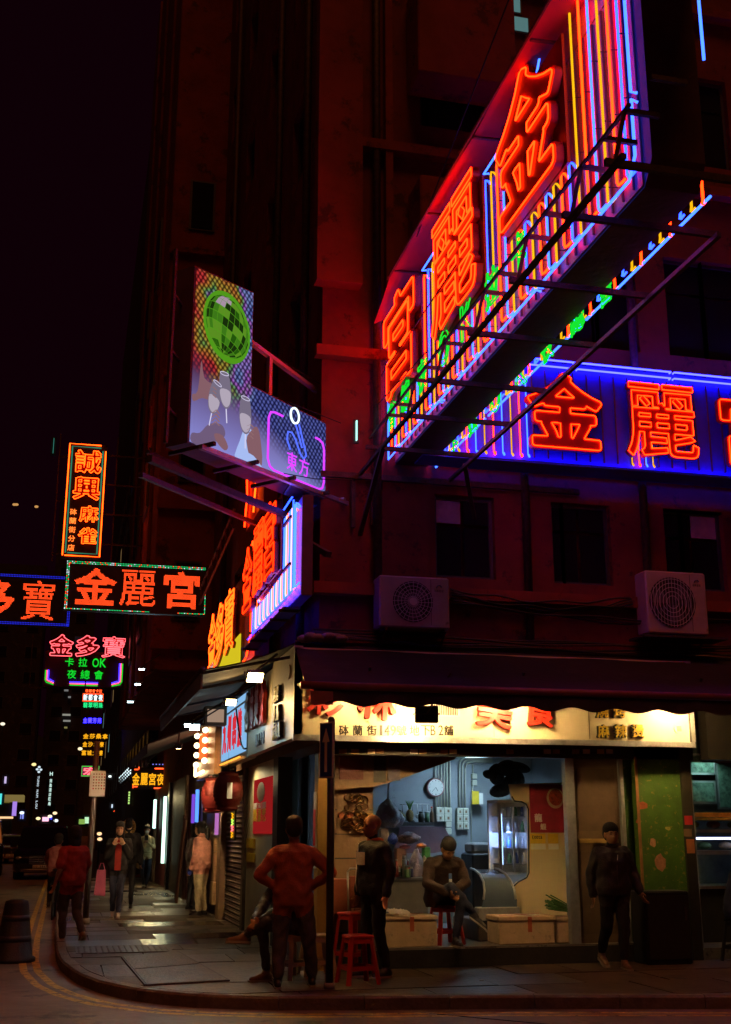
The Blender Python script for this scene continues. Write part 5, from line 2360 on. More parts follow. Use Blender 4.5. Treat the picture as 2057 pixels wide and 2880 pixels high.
b.bx(2.38, 2.62, AY - .03, AY - .024, AZ - .2, AZ - .06)
b.build('label_patch', mat('faded patch', (.20, .08, .05), .8), t)
# junk on the roof ledge behind the awning
b = MB()
for i in range(9):
    a = Vector((2.6 + .05 * i, 13.4 - .05 * (i % 3), 3.78 + .02 * (i % 2)))
    b.ball(a, (.11, .09, .05), 7, 5, M=Matrix.Rotation(i, 3, 'Z'))
t2 = tag(b.build('tarpaulin', mat('old tarpaulin', (.25, .18, .12), .8, 0, .3, 9, .5), None, True), 'crumpled tan tarpaulin on the corner end of the awning', 'tarpaulin')

t = thing('side_awning', 'olive cloth awning over the side street signs, lit from below', 'awning', (2.1, 16, 3.5))
b = MB()
ny = 14
vs = []
for i in range(ny + 1):
    y = 13.45 + (19.5 - 13.45) * i / ny
    for j in range(6):
        f = j / 5
        vs.append((2.62 - 1.18 * f, y, 3.80 - .40 * f - .06 * math.sin(math.pi * f) + .02 * math.sin(i * 1.7)))
fs = [(i * 6 + j, i * 6 + 6 + j, i * 6 + 7 + j, i * 6 + 1 + j) for i in range(ny) for j in range(5)]
o_ = len(vs)
b.add(vs + [(p[0], p[1], p[2] - .01) for p in vs], fs + [tuple(k + o_ for k in reversed(f)) for f in fs])
b.build('cloth', M_AWN2, t, True)
b = MB()
b.tube([(1.42, 13.4, 3.38), (1.42, 19.5, 3.38)], .04, 8)
b.build('front_bar', M_STEEL, t, True)
b = MB()
b.bx(1.40, 1.425, 13.45, 19.4, 3.17, 3.36)
b.build('valance', M_AWN2, t)
for y in (13.6, 15.4, 17.6, 19.3):
    b = MB()
    b.bar((1.45, y, 3.37), (2.6, y, 3.62), .035, .035)
    b.build('folding_arm', M_STEEL, t)
t = thing('far_awning', 'dark sagging awning further along the side street', 'awning', (2, 23, 3.2))
for (y0, y1, z0, z1, xo) in ((20.0, 25.6, 3.55, 3.0, 1.25), (26.2, 33.5, 3.9, 3.6, 2.1), (34, 37.2, 4.0, 3.8, 2.2)):
    b = MB()
    b.slab([(2.7, y0, z0), (xo, y0, z1), (xo, y1, z1), (2.7, y1, z0)], (0, 0, 1), .02)
    b.build('cloth', M_AWN, t)
    b = MB()
    b.bx(xo - .02, xo, y0, y1, z1 - .16, z1)
    b.build('valance', M_AWN, t)


# ---------------------------------------------------------------- floodlights
def floodlight(label, loc, aim, glass, energy, col, size=.22, arm=None, group='floodlights fixed under the awnings', spread=150, asp=.72):
    loc = Vector(loc)
    d = (Vector(aim) - loc).normalized()
    root = thing('floodlight', label, 'floodlight', loc, 0, group)
    M = d.to_track_quat('-Y', 'Z').to_matrix()
    b = MB()
    w, h, t_ = size, size * asp, .05
    b.cb(-w / 2, w / 2, 0, t_, -h / 2, h / 2, .012)
    for i in range(6):
        x = -w / 2 + w * (i + .5) / 6
        b.bx(x - .004, x + .004, t_, t_ + .03, -h / 2 + .02, h / 2 - .02)
    b.v = [tuple(M @ Vector(p)) for p in b.v]
    b.build('housing', M_DARK, root, world=False)
    b = MB()
    b.bx(-w / 2 + .012, w / 2 - .012, -.008, -.001, -h / 2 + .012, h / 2 - .012)
    b.v = [tuple(M @ Vector(p)) for p in b.v]
    b.build('glass', glass, root, world=False)
    b = MB()
    pts = [M @ Vector(p) for p in ((-w / 2 - .012, .02, 0), (-w / 2 - .012, .10, 0), (w / 2 + .012, .10, 0), (w / 2 + .012, .02, 0))]
    b.tube(pts, .008, 6)
    if arm:
        b.bar(M @ Vector((0, .10, 0)), Vector(arm) - loc, .025, .02)
    b.build('bracket', M_STEEL, root, world=False)
    lamp(root, M @ Vector((0, -.03, 0)), energy, col, size * .8, d, spread)
    return root


WARM = (1.0, .62, .24)
COOL = (.62, .92, 1.0)
floodlight('black floodlight hanging below the awning edge, back turned to the street', (atY(1200, 2010, 12.62).x, 12.62, atY(1200, 2010, 12.62).z), (4.02, 13.3, 2.86), LAMP_W, 32, WARM, .26, (4.05, 12.4, 3.3))
for x, e in ((3.15, 7), (4.95, 26), (7.18, 24)):
    floodlight('floodlight hidden behind the scalloped valance above the %s' % {3.15: 'pole with the blue arrow sign', 4.95: 'large red characters', 7.18: 'round grille'}[x], (x, 12.72, 3.14), (x + .02, 13.3, 2.98), LAMP_W, e, WARM, .2, (x, 12.5, 3.35))
q = atX(718, 1905, 2.0)
floodlight('brightest warm floodlight under the side awning near the corner', q, (2.2, q.y - 2.2, 1.4), LAMP_W, 20, (1.0, .52, .17), .20, (2.3, q.y + .3, 3.62), spread=170)
q = atX(650, 1975, 2.0)
floodlight('narrow warm floodlight behind the brightest one', q, (2.1, q.y - 3, 1.5), LAMP_W, 8, WARM, .15, (2.3, q.y + .2, 3.6))
q = atX(548, 2045, 1.75)
floodlight('cool white floodlight hung over the pavement', q, (1.6, q.y - 4, .3), LAMP_C, 3, COOL, .16, (2.4, q.y + .2, 3.55))
q = atX(528, 2040, 1.5)
floodlight('slim white lamp beside the cool floodlight', q, (.6, q.y - 3, 1.0), LAMP_C, 2, COOL, .10, (2.4, q.y + .2, 3.55))
# three slim lamps on the far signs and small monitor like lamp
for k, (px, py) in enumerate(((399, 1882), (388, 1925), (367, 1974))):
    q = atY(px, py, 24.6)
    floodlight('slim white lamp, %s of three on arms up the street' % ('topmost', 'middle', 'lowest')[k], q, (q.x - .4, 20, q.z - 3), LAMP_C, 3, COOL, .14, (q.x + .4, 25.1, q.z + .4), 'slim lamps on arms up the street', asp=.35)
q = atX(607, 2013, 2.2)
t = thing('shop_monitor', 'small square lit box hanging under the far end of the awning', 'lamp box', q)
b = MB()
b.cb(q.x - .18, q.x + .18, q.y, q.y + .2, q.z - .15, q.z + .15, .015)
b.build('box', mat('olive box', (.10, .09, .03), .6), t)
b = MB()
b.bx(q.x - .13, q.x + .13, q.y - .008, q.y - .001, q.z - .10, q.z + .10)
b.build('panel', glow('dim warm panel', (.75, .5, .35), .45), t)

# pole mounted cable sag under the side awning
t = thing('loose_cable', 'black cable hanging in a loop in front of the blue light box', 'cable', (2.3, 16, 3))
b = MB()
P = []
for i in range(13):
    f = i / 12
    q = atX(665 + 28 * f, 1995 + 110 * f, 2.25)
    P.append(q + Vector((0, 0, -.18 * math.sin(math.pi * f))))
b.tube(P, .012, 6)
b.build('cable', M_DARK, t, True)

# ---------------------------------------------------------------- air conditioners


def ac_unit(label, x0, x1, z0, z1, Y, fanx, grille='round'):
    t = thing('air_conditioner', label, 'air conditioner', ((x0 + x1) / 2, Y, z0), 0, 'outdoor units on the front wall')
    b = MB()
    b.cb(x0, x1, Y, Y + .30, z0, z1, .018)
    body = b.build('casing', mat('aged white casing', (.46, .36, .31), .5, 0, .12, 4, .08, stain=((.22, .18, .15), 4, .62)), t)
    r_ = (z1 - z0) * .40
    cx, cz = fanx, (z0 + z1) / 2
    b = MB()
    b.lathe([(r_, Y - .012), (r_ * .97, Y - .004)], (cx, 0, cz), 32, axis='y')
    b.v = [(p[0], p[1], p[2]) for p in b.v]
    fan = b.build('fan_opening', M_BLKP, t)
    g = MB()
    for k in range(5):
        rr = r_ * (.25 + .17 * k)
        g.tube([(cx + rr * math.cos(a * math.pi / 16), Y - .02, cz + rr * math.sin(a * math.pi / 16)) for a in range(32)], .0035, 4, True)
    if grille == 'round':
        for k in range(24):
            a = k * math.pi / 12
            g.tube([(cx + r_ * .18 * math.cos(a), Y - .018, cz + r_ * .18 * math.sin(a)), (cx + r_ * math.cos(a + .25), Y - .018, cz + r_ * math.sin(a + .25))], .003, 4)
    else:
        for k in range(15):
            u = -r_ + 2 * r_ * (k + .5) / 15
            h_ = math.sqrt(max(0, r_ * r_ - u * u))
            g.tube([(cx + u, Y - .018, cz - h_), (cx + u, Y - .018, cz + h_)], .003, 4)
    g.build('grille', M_WHITEP, t, fix=False)
    if grille == 'round':
        b = MB()
        b.lathe([(r_ * .2, Y - .03), (r_ * .2, Y - .016)], (cx, 0, cz), 18, axis='y')
        b.build('hub', M_WHITEP, t)
    # five fan blades behind the grille
    for k in range(3):
        a = k * 2.09 + .4
        b = MB()
        b.slab([(cx + r_ * .15 * math.cos(a), Y - .0135, cz + r_ * .15 * math.sin(a)), (cx + r_ * .9 * math.cos(a - .1), Y - .0135, cz + r_ * .9 * math.sin(a - .1)),
                (cx + r_ * .9 * math.cos(a + .7), Y - .0135, cz + r_ * .9 * math.sin(a + .7)), (cx + r_ * .15 * math.cos(a + 1), Y - .0135, cz + r_ * .15 * math.sin(a + 1))], (0, -1, 0), .002)
        b.build('blade', mat('fan blade grey', (.10, .09, .09), .5), t)
    b = MB()
    b.bx(x0 + (x1 - x0) * .73, x0 + (x1 - x0) * .735, Y - .004, Y - .0005, z0 + .04, z1 - .03)
    b.build('seam', M_BLKP, t)
    # badge: curved emblem with a small name underneath
    bxx = x1 - .13
    b = MB()
    b.tube([(bxx - .035, Y - .008, z1 - .13), (bxx - .02, Y - .008, z1 - .10), (bxx + .01, Y - .008, z1 - .095), (bxx + .03, Y - .008, z1 - .12)], .009, 6, flat=.4)
    b.build('emblem', mat('emblem blue', (.06, .08, .3), .4), t, True)
    for k, ch in enumerate('GREE'):
        o = letter(t, ch, bxx - .045 + k * .03 - t.location.x, z1 - .165 - t.location.z, .022, .026, -.001, .003, mat('badge grey', (.12, .10, .10), .5), .01)
    for x in (x0 + .08, x1 - .06):
        b = MB()
        b.bar((x, Y - .03, z0 - .025), (x, FY + .01, z0 - .025), .035, .03)
        b.bar((x, Y, z0 - .03), (x, FY, z0 - .30), .02, .02)
        b.build('bracket', M_STEEL, t)
    return t


ac_unit('left air conditioner unit with a web shaped round fan grille', 3.44, 4.31, 3.93, 4.55, 13.2, 3.85)
t = ac_unit('right air conditioner unit with an upright barred fan grille', 6.90, 7.74, 3.99, 4.79, 13.2, 7.25, 'bars')
b = MB()
b.bx(6.80, 7.95, 13.12, 13.55, 3.93, 3.96)
b.build('drip_tray', M_STEEL, t)
# pipes and cable bundles along the wall
for k, (z, n_, x0, x1) in enumerate(((4.38, 5, 4.4, 6.8), (3.78, 6, 2.7, 9.5), (4.28, 3, 4.4, 9.0))):
    t = thing('cable_bundle', ('thick cables strung between the two air conditioners', 'dark pipes lying along the top of the front awning', 'sagging wires crossing the wall between the air conditioners')[k], 'cables', (x0, FY - .1, z), 0)
    for i in range(n_):
        b = MB()
        P = []
        for j in range(17):
            f = j / 16
            P.append((x0 + (x1 - x0) * f, FY - .22 + .02 * i, z + .03 * i - (.10 + .05 * (i % 3)) * math.sin(math.pi * f) * (1 if k != 1 else .3) + .02 * math.sin(f * 19 + i)))
        b.tube(P, .014 if k == 1 else .011, 6)
        b.build('cable', (M_DARK, M_STEEL)[i % 2], t, True)

# ---------------------------------------------------------------- things in the shop
BW = 17.08
p = atY(1223, 2215, BW)
t = thing('wall_clock', 'round white wall clock with pink rim on the grey back wall', 'clock', p)
b = MB()
b.lathe([(.135, BW - .05), (.14, BW - .02), (.13, BW)], (p.x, 0, p.z), 32, axis='y')
b.build('rim', mat('pink clock rim', (.50, .25, .25), .4), t, True)
b = MB()
b.lathe([(.118, BW - .056), (.118, BW - .05)], (p.x, 0, p.z), 32, axis='y')
b.build('dial', M_WHT, t)
for k in range(12):
    a = k * math.pi / 6
    b = MB()
    b.bar((p.x + .092 * math.sin(a), BW - .058, p.z + .092 * math.cos(a)), (p.x + .108 * math.sin(a), BW - .058, p.z + .108 * math.cos(a)), .010, .003)
    b.build('hour_mark', M_BLKP, t)
for a, l, w_ in ((2.62, .06, .012), (3.9, .085, .008)):
    b = MB()
    b.bar((p.x, BW - .061, p.z), (p.x + l * math.sin(a), BW - .061, p.z + l * math.cos(a)), w_, .003)
    b.build('hand', M_BLKP, t)


def atbw(px, py):
    return atY(px, py, BW - .03)


t = thing('left_conduit_run', 'six upright cream conduits beside the clock ending in switch boxes', 'conduits', atbw(1245, 2275))
for i in range(6):
    px = 1226 + i * 8
    a, c = atbw(px, 2105), atbw(px, 2272)
    b = MB()
    b.tube([a, c], .013, 8)
    b.build('conduit', M_CONDUIT, t, True)
for i in range(2):
    for j in range(2):
        a = atbw(1237 + i * 22, 2281 + j * 20)
        b = MB()
        b.cb(a.x - .058, a.x + .058, BW - .07, BW, a.z - .052, a.z + .052, .008)
        s_ = b.build('switch_box', M_CONDUIT, t)
        b = MB()
        b.bx(a.x - .012, a.x + .016, BW - .078, BW - .071, a.z - .02, a.z + .02)
        b.build('switch', M_SIDEW, s_)
for py in (2318, 2338):
    a = atbw(1261, py)
    b = MB()
    b.cb(a.x - .045, a.x + .045, BW - .06, BW, a.z - .045, a.z + .045, .008)
    b.build('socket_box', M_CONDUIT, t)
t = thing('right_conduit_run', 'three bent conduits turning along the ceiling above six switches', 'conduits', atbw(1300, 2275))
for i in range(3):
    px = 1293 + i * 8
    P = [atbw(px, 2270), atbw(px, 2150 + i * 5)]
    c = atbw(px + 22, 2132 + i * 5)
    a = P[-1]
    for k in range(1, 6):
        th_ = k * math.pi / 10
        P.append(Vector((c.x - (c.x - a.x) * math.cos(th_), a.y, a.z + (c.z - a.z) * math.sin(th_))))
    P.append(atbw(1385, 2133 + i * 5))
    b = MB()
    b.tube(P, .013, 8)
    b.build('conduit', M_CONDUIT, t, True)
for i in range(2):
    for j in range(3):
        a = atbw(1292 + i * 17, 2283 + j * 20)
        b = MB()
        b.cb(a.x - .044, a.x + .044, BW - .07, BW, a.z - .052, a.z + .052, .007)
        s_ = b.build('switch_box', M_CONDUIT, t)
        b = MB()
        b.bx(a.x - .010, a.x + .012, BW - .078, BW - .071, a.z - .02, a.z + .018)
        b.build('switch', M_SIDEW, s_)
t = thing('small_conduit_box', 'single thin conduit with two small boxes right of the switches', 'conduit', atbw(1333, 2190))
b = MB()
b.tube([atbw(1330, 2150), atbw(1331, 2180)], .010, 6)
b.tube([atbw(1332, 2205), atbw(1326, 2240), atbw(1326, 2380)], .008, 6)
b.build('conduit', M_CONDUIT, t, True)
for py in (2183, 2202):
    a = atbw(1334, py)
    b = MB()
    b.cb(a.x - .04, a.x + .04, BW - .06, BW, a.z - .04, a.z + .04, .007)
    b.build('socket_box', M_CONDUIT, t)
# ceiling tube lamp
a, c = atY(1310, 2128, 16.2), atY(1377, 2128, 16.2)
t = thing('tube_lamp', 'bright white tube lamp at the ceiling of the food shop', 'tube lamp', a)
b = MB()
b.tube([a, c], .014, 8)
b.build('tube', TUBE_C, t, True)
b = MB()
b.bx(a.x - .05, c.x + .15, 16.18, 16.25, a.z + .02, a.z + .06)
b.build('fitting', M_WHITEP, t)
lamp(t, (.2, -.05, -.03), 19, (.50, .78, 1.0), .35, (-.15, .25, -1), 170)

# display fridge
t = thing('display_fridge', 'display fridge with lit glass door, curved cold counter and cream side panel', 'fridge', (5.7, 14.6, FL))
q = [atY(px, py, 14.55) for px, py in ((1586, 2200), (1598, 2640), (1425, 2640), (1422, 2560), (1424, 2528), (1436, 2500), (1458, 2480), (1482, 2468), (1488, 2455), (1486, 2275), (1480, 2262), (1468, 2255), (1447, 2253), (1440, 2240), (1434, 2206))]
b = MB()
b.slab(q, (0, 1, 0), .05)
b.build('side_panel', M_FRIDGE, t)
b = MB()
b.tube([v + Vector((0, -.004, 0)) for v in q[2:14]], .010, 6)
b.build('edge_trim', M_BLKP, t, True)
a, c = atY(1405, 2460, 14.9), atY(1482, 2258, 14.9)
x0, x1, z0, z1 = a.x, c.x + .02, a.z, c.z
for n_, (u0, u1, v0, v1) in dict(left=(x0, x0 + .035, z0, z1), right=(x1 - .03, x1, z0, z1), top=(x0 + .035, x1 - .03, z1 - .05, z1), bottom=(x0 + .035, x1 - .03, z0, z0 + .03), mid=(x0 + .19, x0 + .215, z0 + .03, z1 - .05)).items():
    b = MB()
    b.bx(u0, u1, 14.86, 14.90, v0, v1)
    b.build('door_frame', M_ALU, t)
b = MB()
b.bx(x0, x1, 15.25, 15.3, z0, z1)
b.bx(x1 - .02, x1, 14.91, 15.25, z0, z1)
b.bx(x0, x1, 14.9, 15.3, z1, z1 + .04)
b.build('cabinet', M_WHITEP, t)
b = MB()
b.tube([(x0 + .06, 14.93, z0 + .12), (x0 + .06, 14.93, z1 - .14)], .008, 6)
b.build('door_light', glow('fridge tube', (.35, .6, 1.0), 6), t, True)
lamp(t, (x0 + .1 - 5.7, .36, (z0 + z1) / 2 - FL), 4.0, (.25, .45, 1.0), .2, (.3, 1, 0), 170)
for k in range(4):
    zz = z0 + .12 + k * .2
    b = MB()
    b.bx(x0 + .04, x1 - .03, 14.95, 15.24, zz, zz + .012)
    sh = b.build('fridge_shelf', M_ALU, t)
    for j in range(4):
        b = MB()
        xx = x0 + .1 + j * .1
        b.lathe([(.03, zz + .013), (.03, zz + .10), (.012, zz + .13), (.012, zz + .15)], (xx, 15.05, 0), 8)
        b.build('bottle', (M_BAG, mat('green drink', (.08, .25, .08), .3), mat('blue drink', (.05, .12, .4), .3), M_WHT)[(j + k) % 4], sh, True)
b = MB()
b.bx(x0 + .036, x1 - .032, 14.872, 14.876, z0 + .031, z1 - .051)
gm = mat('fridge glass', (.3, .4, .6), .05, 0, .1, 3, 0, alpha=.18)
b.build('glass_door', gm, t)
# curved counter
P = [(14.2, .55), (14.19, .80), (14.22, .90), (14.32, 1.0), (14.5, 1.08), (14.75, 1.13), (14.9, 1.14)]
u0, u1 = atY(1337, 2500, 14.3).x, q[3].x + .02
b = MB()
vs = []
for (y, z) in P:
    vs += [(u0 + (z - .55) * .25, y, z), (u1, y, z)]
b.add(vs, [(2 * i, 2 * i + 1, 2 * i + 3, 2 * i + 2) for i in range(len(P) - 1)])
b.build('curved_glass', mat('counter glass', (.10, .13, .18), .12, .2, .1, 3, 0), t, True)
for s_, pp in ((0, u0), (1, u1 - .02)):
    b = MB()
    b.tube([(pp + (z - .55) * .25 * (1 - s_), y - .01, z + .01) for y, z in P[1:]], .014, 6)
    b.build('counter_trim', M_ALU, t, True)
b = MB()
b.cb(u0, u1, 14.22, 15.2, FL, .56, .01)
b.build('counter_base', mat('dark fridge base', (.10, .08, .07), .5), t)
b = MB()
b.cb(u0 - .02, u1 + .02, 14.15, 14.30, .565, .72, .01)
b.build('counter_rail', M_ALU, t)
for k in range(5):
    b = MB()
    b.bx(u0 + .15 + k * .05, u0 + .17 + k * .05, 14.215, 14.219, FL + .04, FL + .15)
    b.build('vent_slot', M_BLKP, t)
# posters on the fridge side
pa, pc = atY(1494, 2342, 14.54), atY(1582, 2207, 14.54)
t = thing('lobster_poster', 'crimson lobster poster with white characters stuck on the fridge side', 'poster', (pa.x, 14.54, pa.z))
b = MB()
b.bx(pa.x, pc.x, 14.535, 14.548, pa.z, pc.z)
b.build('sheet', mat('crimson print', (.35, .02, .05), .5, 0, .25, 4, 0), t)
b = MB()
b.lathe([(.13, 14.530), (.13, 14.534)], (pc.x - .11, 0, pc.z - .17), 28, axis='y', sx=.9)
b.build('bowl_print', mat('bowl print', (.45, .30, .20), .5), t)
b = MB()
b.lathe([(.105, 14.527), (.105, 14.529)], (pc.x - .105, 0, pc.z - .16), 24, axis='y', sx=.9)
b.build('food_print', mat('lobster print', (.40, .05, .02), .5, 0, .5, 30, 0), t)
for ch, px, py, s_ in (('龍', 1514, 2300, .105), ('蝦', 1528, 2325, .08)):
    r_ = atY(px, py, 14.54)
    letter(t, ch, r_.x - pa.x, r_.z - pa.z, s_, s_, -.005, .004, M_WHT, .03)
for k, (px0_, px1_, py0_, py1_, lb) in enumerate(((1493, 1534, 2345, 2372, 'yellow delivery sticker with dark lettering under the lobster poster'), (1543, 1570, 2345, 2372, 'plain yellow sticker right of the lettered sticker'))):
    a, c = atY(px0_, py1_, 14.54), atY(px1_, py0_, 14.54)
    t = thing('yellow_sticker', lb, 'sticker', (a.x, 14.54, a.z), 0, 'stickers on the fridge side')
    b = MB()
    b.bx(a.x, c.x, 14.540, 14.5485, a.z, c.z)
    b.build('sheet', M_YELP, t)
    b = MB()
    b.bx(a.x, c.x, 14.540, 14.5485, a.z - .075, a.z - .005)
    b.build('lower_sheet', M_WHT, t)
    if k == 0:
        for j, ch in enumerate('Keeta'):
            letter(t, ch, .035 + j * .028, .075, .024, .04 if j else .05, -.0, .003, M_BLKP, .012)

# door, frame and wall to the right
def fp(px, py, Y=FY + .05):
    return atY(px, py, Y)


t = thing('side_door', 'brown panelled door in a metal frame left of the green wall', 'door', (fp(1680, 2600).x, FY + .05, FL))
xa, xb_, xc = fp(1597, 2400).x, fp(1622, 2400).x, fp(1752, 2400).x
b = MB()
b.bx(xa, xb_, FY + .02, FY + .12, FL, 2.47)
b.build('door_frame', M_ALU, t)
b = MB()
b.bx(xc, xc + .05, FY + .02, FY + .12, FL, 2.47)
b.build('door_frame', M_ALU, t)
b = MB()
b.bx(xb_, xc, FY + .08, FY + .12, FL, 2.47)
b.build('door_leaf', M_DOOR, t)
zr = fp(1650, 2366).z
b = MB()
b.bx(xb_ + .04, xc - .04, FY + .06, FY + .08, zr - .02, zr + .03)
b.build('rail', mat('brass rail', (.45, .30, .10), .4, .5), t)
for (z0, z1) in ((FL + .1, zr - .12), (zr + .12, 2.35)):
    b = MB()
    b.bx(xb_ + .05, xc - .05, FY + .072, FY + .0795, z0, z1)
    b.build('door_panel', mat('door panel', (.13, .08, .045), .5, 0, .15, 6, .1), t)
t = thing('green_wall', 'scratched green painted wall with torn stickers right of the door', 'wall', (fp(1850, 2600).x, FY, PZ))
gx0, gx1 = fp(1772, 2400, FY).x, fp(1925, 2400, FY).x
b = MB()
b.bx(gx0 + .12, gx1, FY - .02, FY + .25, FL - .2, 2.62)
b.bx(gx0 - .02, gx0 + .119, FY + .1, FY + .25, FL - .2, 2.62)
b.build('wall_surface', M_GREEN, t)
b = MB()
b.bx(gx0 + .115, gx0 + .15, FY - .035, FY - .021, FL, 2.5)
b.build('corner_strip', mat('rust strip', (.28, .12, .04), .7, 0, .3, 6, .2), t)
b = MB()
b.bx(gx1, gx1 + .13, FY - .06, FY + .3, PZ, 2.62)
b.build('dark_post', M_BLKP, t)
stick = [(1808, 2265, 30, 22, (.35, .08, .03)), (1838, 2370, 20, 24, (.45, .20, .14)), (1858, 2425, 32, 44, (.42, .16, .10)), (1795, 2310, 12, 12, (.30, .07, .03)), (1880, 2330, 16, 10, (.4, .3, .1))]
for i, (px, py, w_, h_, c_) in enumerate(stick):
    a = fp(px, py, FY - .03)
    w2, h2 = w_ / 3420 * 14.5 / 2, h_ / 3420 * 14.5 / 2
    b = MB()
    rng = random.Random(i)
    pts = [(a.x + w2 * math.cos(q) * rng.uniform(.85, 1.25), FY - .024, a.z + h2 * math.sin(q) * rng.uniform(.85, 1.25)) for q in (.3, .8, 1.4, 2.2, 2.9, 3.6, 4.2, 5.0, 5.7)]
    b.slab(pts, (0, 1, 0), .003)
    b.build('torn_sticker', mat('torn paper %d' % i, c_, .7, 0, .3, 30, 0), t)
for i, (px, py, h_, m_) in enumerate(((1938, 2307, 26, M_RED), (1936, 2342, 22, M_SIDEW), (1944, 2380, 40, mat('orange notice', (.48, .15, .05), .6)))):
    a = fp(px, py, FY - .07)
    b = MB()
    b.bx(a.x - .055, a.x + .05, FY - .068, FY - .061, a.z - h_ / 480, a.z + h_ / 480)
    b.build('notice', m_, t)
# dark cabinet below the green wall
a, c = fp(1820, 2710, FY - .4), fp(1935, 2505, FY - .4)
t = thing('dark_cabinet', 'tall black cabinet standing below the green wall', 'cabinet', (a.x, FY - .4, PZ))
b = MB()
b.cb(a.x, c.x, FY - .42, FY - .07, PZ, c.z, .015)
b.build('body', M_DARK, t)
b = MB()
b.bx(a.x + .03, c.x - .03, FY - .434, FY - .421, PZ + .06, c.z - .05)
b.build('door', M_BLKP, t)
b = MB()
b.bx(c.x - .08, c.x - .06, FY - .45, FY - .435, .6, .75)
b.build('handle', M_STEEL, t)

# ---------------------------------------------------------------- neighbouring stall at the right edge
t = thing('lit_food_stall', 'neighbouring stall with lit glass food shelves at the right edge', 'stall', (8.9, 14.6, .2))
b = MB()
b.bx(7.75, 12.5, 17.4, 17.5, .2, 3.2)
b.build('back_wall', mat('teal wall', (.16, .22, .20), .6), t)
Ys = 14.8


def rp(px, py, Y=Ys):
    return atY(px, py, Y)


for (px0_, py0_, px1_, py1_) in ((1915, 2120, 2008, 2178), (1922, 2196, 2012, 2260), (2022, 2142, 2120, 2276)):
    a, c = rp(px0_, py1_, 16), rp(px1_, py0_, 16)
    b = MB()
    b.bx(a.x, c.x, 15.99, 16.03, a.z, c.z)
    f = b.build('picture_frame', M_ALU, t)
    b = MB()
    b.bx(a.x + .03, c.x - .03, 15.98, 15.989, a.z + .03, c.z - .03)
    b.build('picture', mat('dim menu print %d' % px0_, (.14, .22, .17), .4, 0, .7, 14, 0), f)
for k, (py, h_, m_) in enumerate(((2285, .06, mat('orange shelf edge', (.55, .25, .05), .4)), (2300, .03, mat('amber shelf', (.6, .35, .08), .4)), (2333, .04, M_STEELC), (2393, .05, M_STEELC))):
    a = rp(1936, py)
    b = MB()
    b.bx(a.x, 11.5, Ys, Ys + .5, a.z - h_, a.z)
    b.build('stall_shelf', m_, t)
a = rp(1953, 2358)
b = MB()
b.tube([(a.x, Ys + .03, a.z), (11.4, Ys + .03, a.z)], .015, 8)
b.build('tube', glow('violet white tube', (.45, .5, 1.0), 4), t, True)
lamp(t, (a.x + .9 - 8.9, Ys - 14.6 + .1, a.z - .2 - .03), 1.6, (.35, .45, 1.0), .4, (0, .3, -1), 170)
lamp(t, (a.x + .9 - 8.9, 1.2, 2.3), 1.3, (.45, .9, .8), .4, (0, .5, -1), 170)
b = MB()
b.bx(a.x - .2, 11.5, Ys - .02, Ys + .6, .2, rp(1950, 2500).z)
b.build('counter', M_BLKP, t)
b = MB()
b.bx(a.x - .25, 11.5, Ys - .1, Ys + .65, rp(1950, 2500).z + .001, rp(1950, 2492).z)
b.build('counter_top', M_STEELC, t)
rng = random.Random(9)
for i in range(16):
    zz = rp(1950, (2330, 2390)[i % 2]).z
    b = MB()
    b.ball((a.x + .12 + i * .16, Ys + .25, zz + .05), (.09, .12, .05), 9, 6)
    b.build('food_tray', mat('food heap %d' % (i % 4), ((.30, .28, .06), (.10, .20, .05), (.5, .22, .2), (.4, .3, .15))[i % 4], .5, 0, .4, 30, .6), t, True)
b = MB()
b.bx(8.0, 12.5, 13.9, 14.1, 2.5, 3.2)
b.build('lintel', M_BLKP, t)
b = MB()
b.bx(7.56, 7.74, FY + .3, 18, .2, 3.2)
b.build('side_wall', M_SHWALL, t)
b = MB()
b.bx(9.0, 13, FY - .05, FY + .1, 2.62, 3.8)
b.build('signboard', M_SIDEW, t)

# ---------------------------------------------------------------- polystyrene boxes on the step


def foam_box(label, x0, x1, y0, y1, z0, z1, lid, tape=True, name='foam_box'):
    t = thing(name, label, 'polystyrene box', ((x0 + x1) / 2, (y0 + y1) / 2, z0), 0, 'polystyrene boxes on the shop step')
    b = MB()
    b.cb(x0, x1, y0, y1, z0, z1, .015)
    b.build('body', M_FOAM, t)
    b = MB()
    b.cb(x0 - .012, x1 + .012, y0 - .012, y1 + .012, z1 + .002, z1 + lid, .012)
    b.build('lid', M_FOAM, t)
    if tape:
        xm = x0 + (x1 - x0) * .55
        b = MB()
        b.bx(xm - .025, xm + .025, y0 - .0145, y0 - .0125, z1 - .12, z1 + lid - .01)
        b.bx(xm - .025, xm + .025, y0 - .012, y1 + .012, z1 + lid + .0005, z1 + lid + .0025)
        b.build('tape', M_TAPE, t)
        b = MB()
        b.bar((x0 + .03, y0 + .02, z1 + lid + .004), (x1 - .06, y1 - .05, z1 + lid + .004), .022, .003)
        b.build('tape', M_TAPE, t)
    return t


p, q = atY(1070, 2662, 13.68), atY(1230, 2582, 13.68)
foam_box('closed foam box with a plastic bag draped over its left corner', p.x, q.x, 13.68, 14.1, FL, q.z - .02, .05)
p, q = atY(1404, 2662, 13.68), atY(1560, 2582, 13.68)
foam_box('foam box in front of the fridge with orange tape over its lid', p.x, q.x, 13.68, 14.08, FL, q.z - .03, .06)
p, q = atY(1569, 2662, 13.72), atY(1702, 2587, 13.72)
foam_box('foam box under the bunch of green onions', p.x, q.x, 13.72, 14.12, FL, q.z - .01, .045)
sc_base = Vector((p.x + .17, 13.86, q.z + .05))
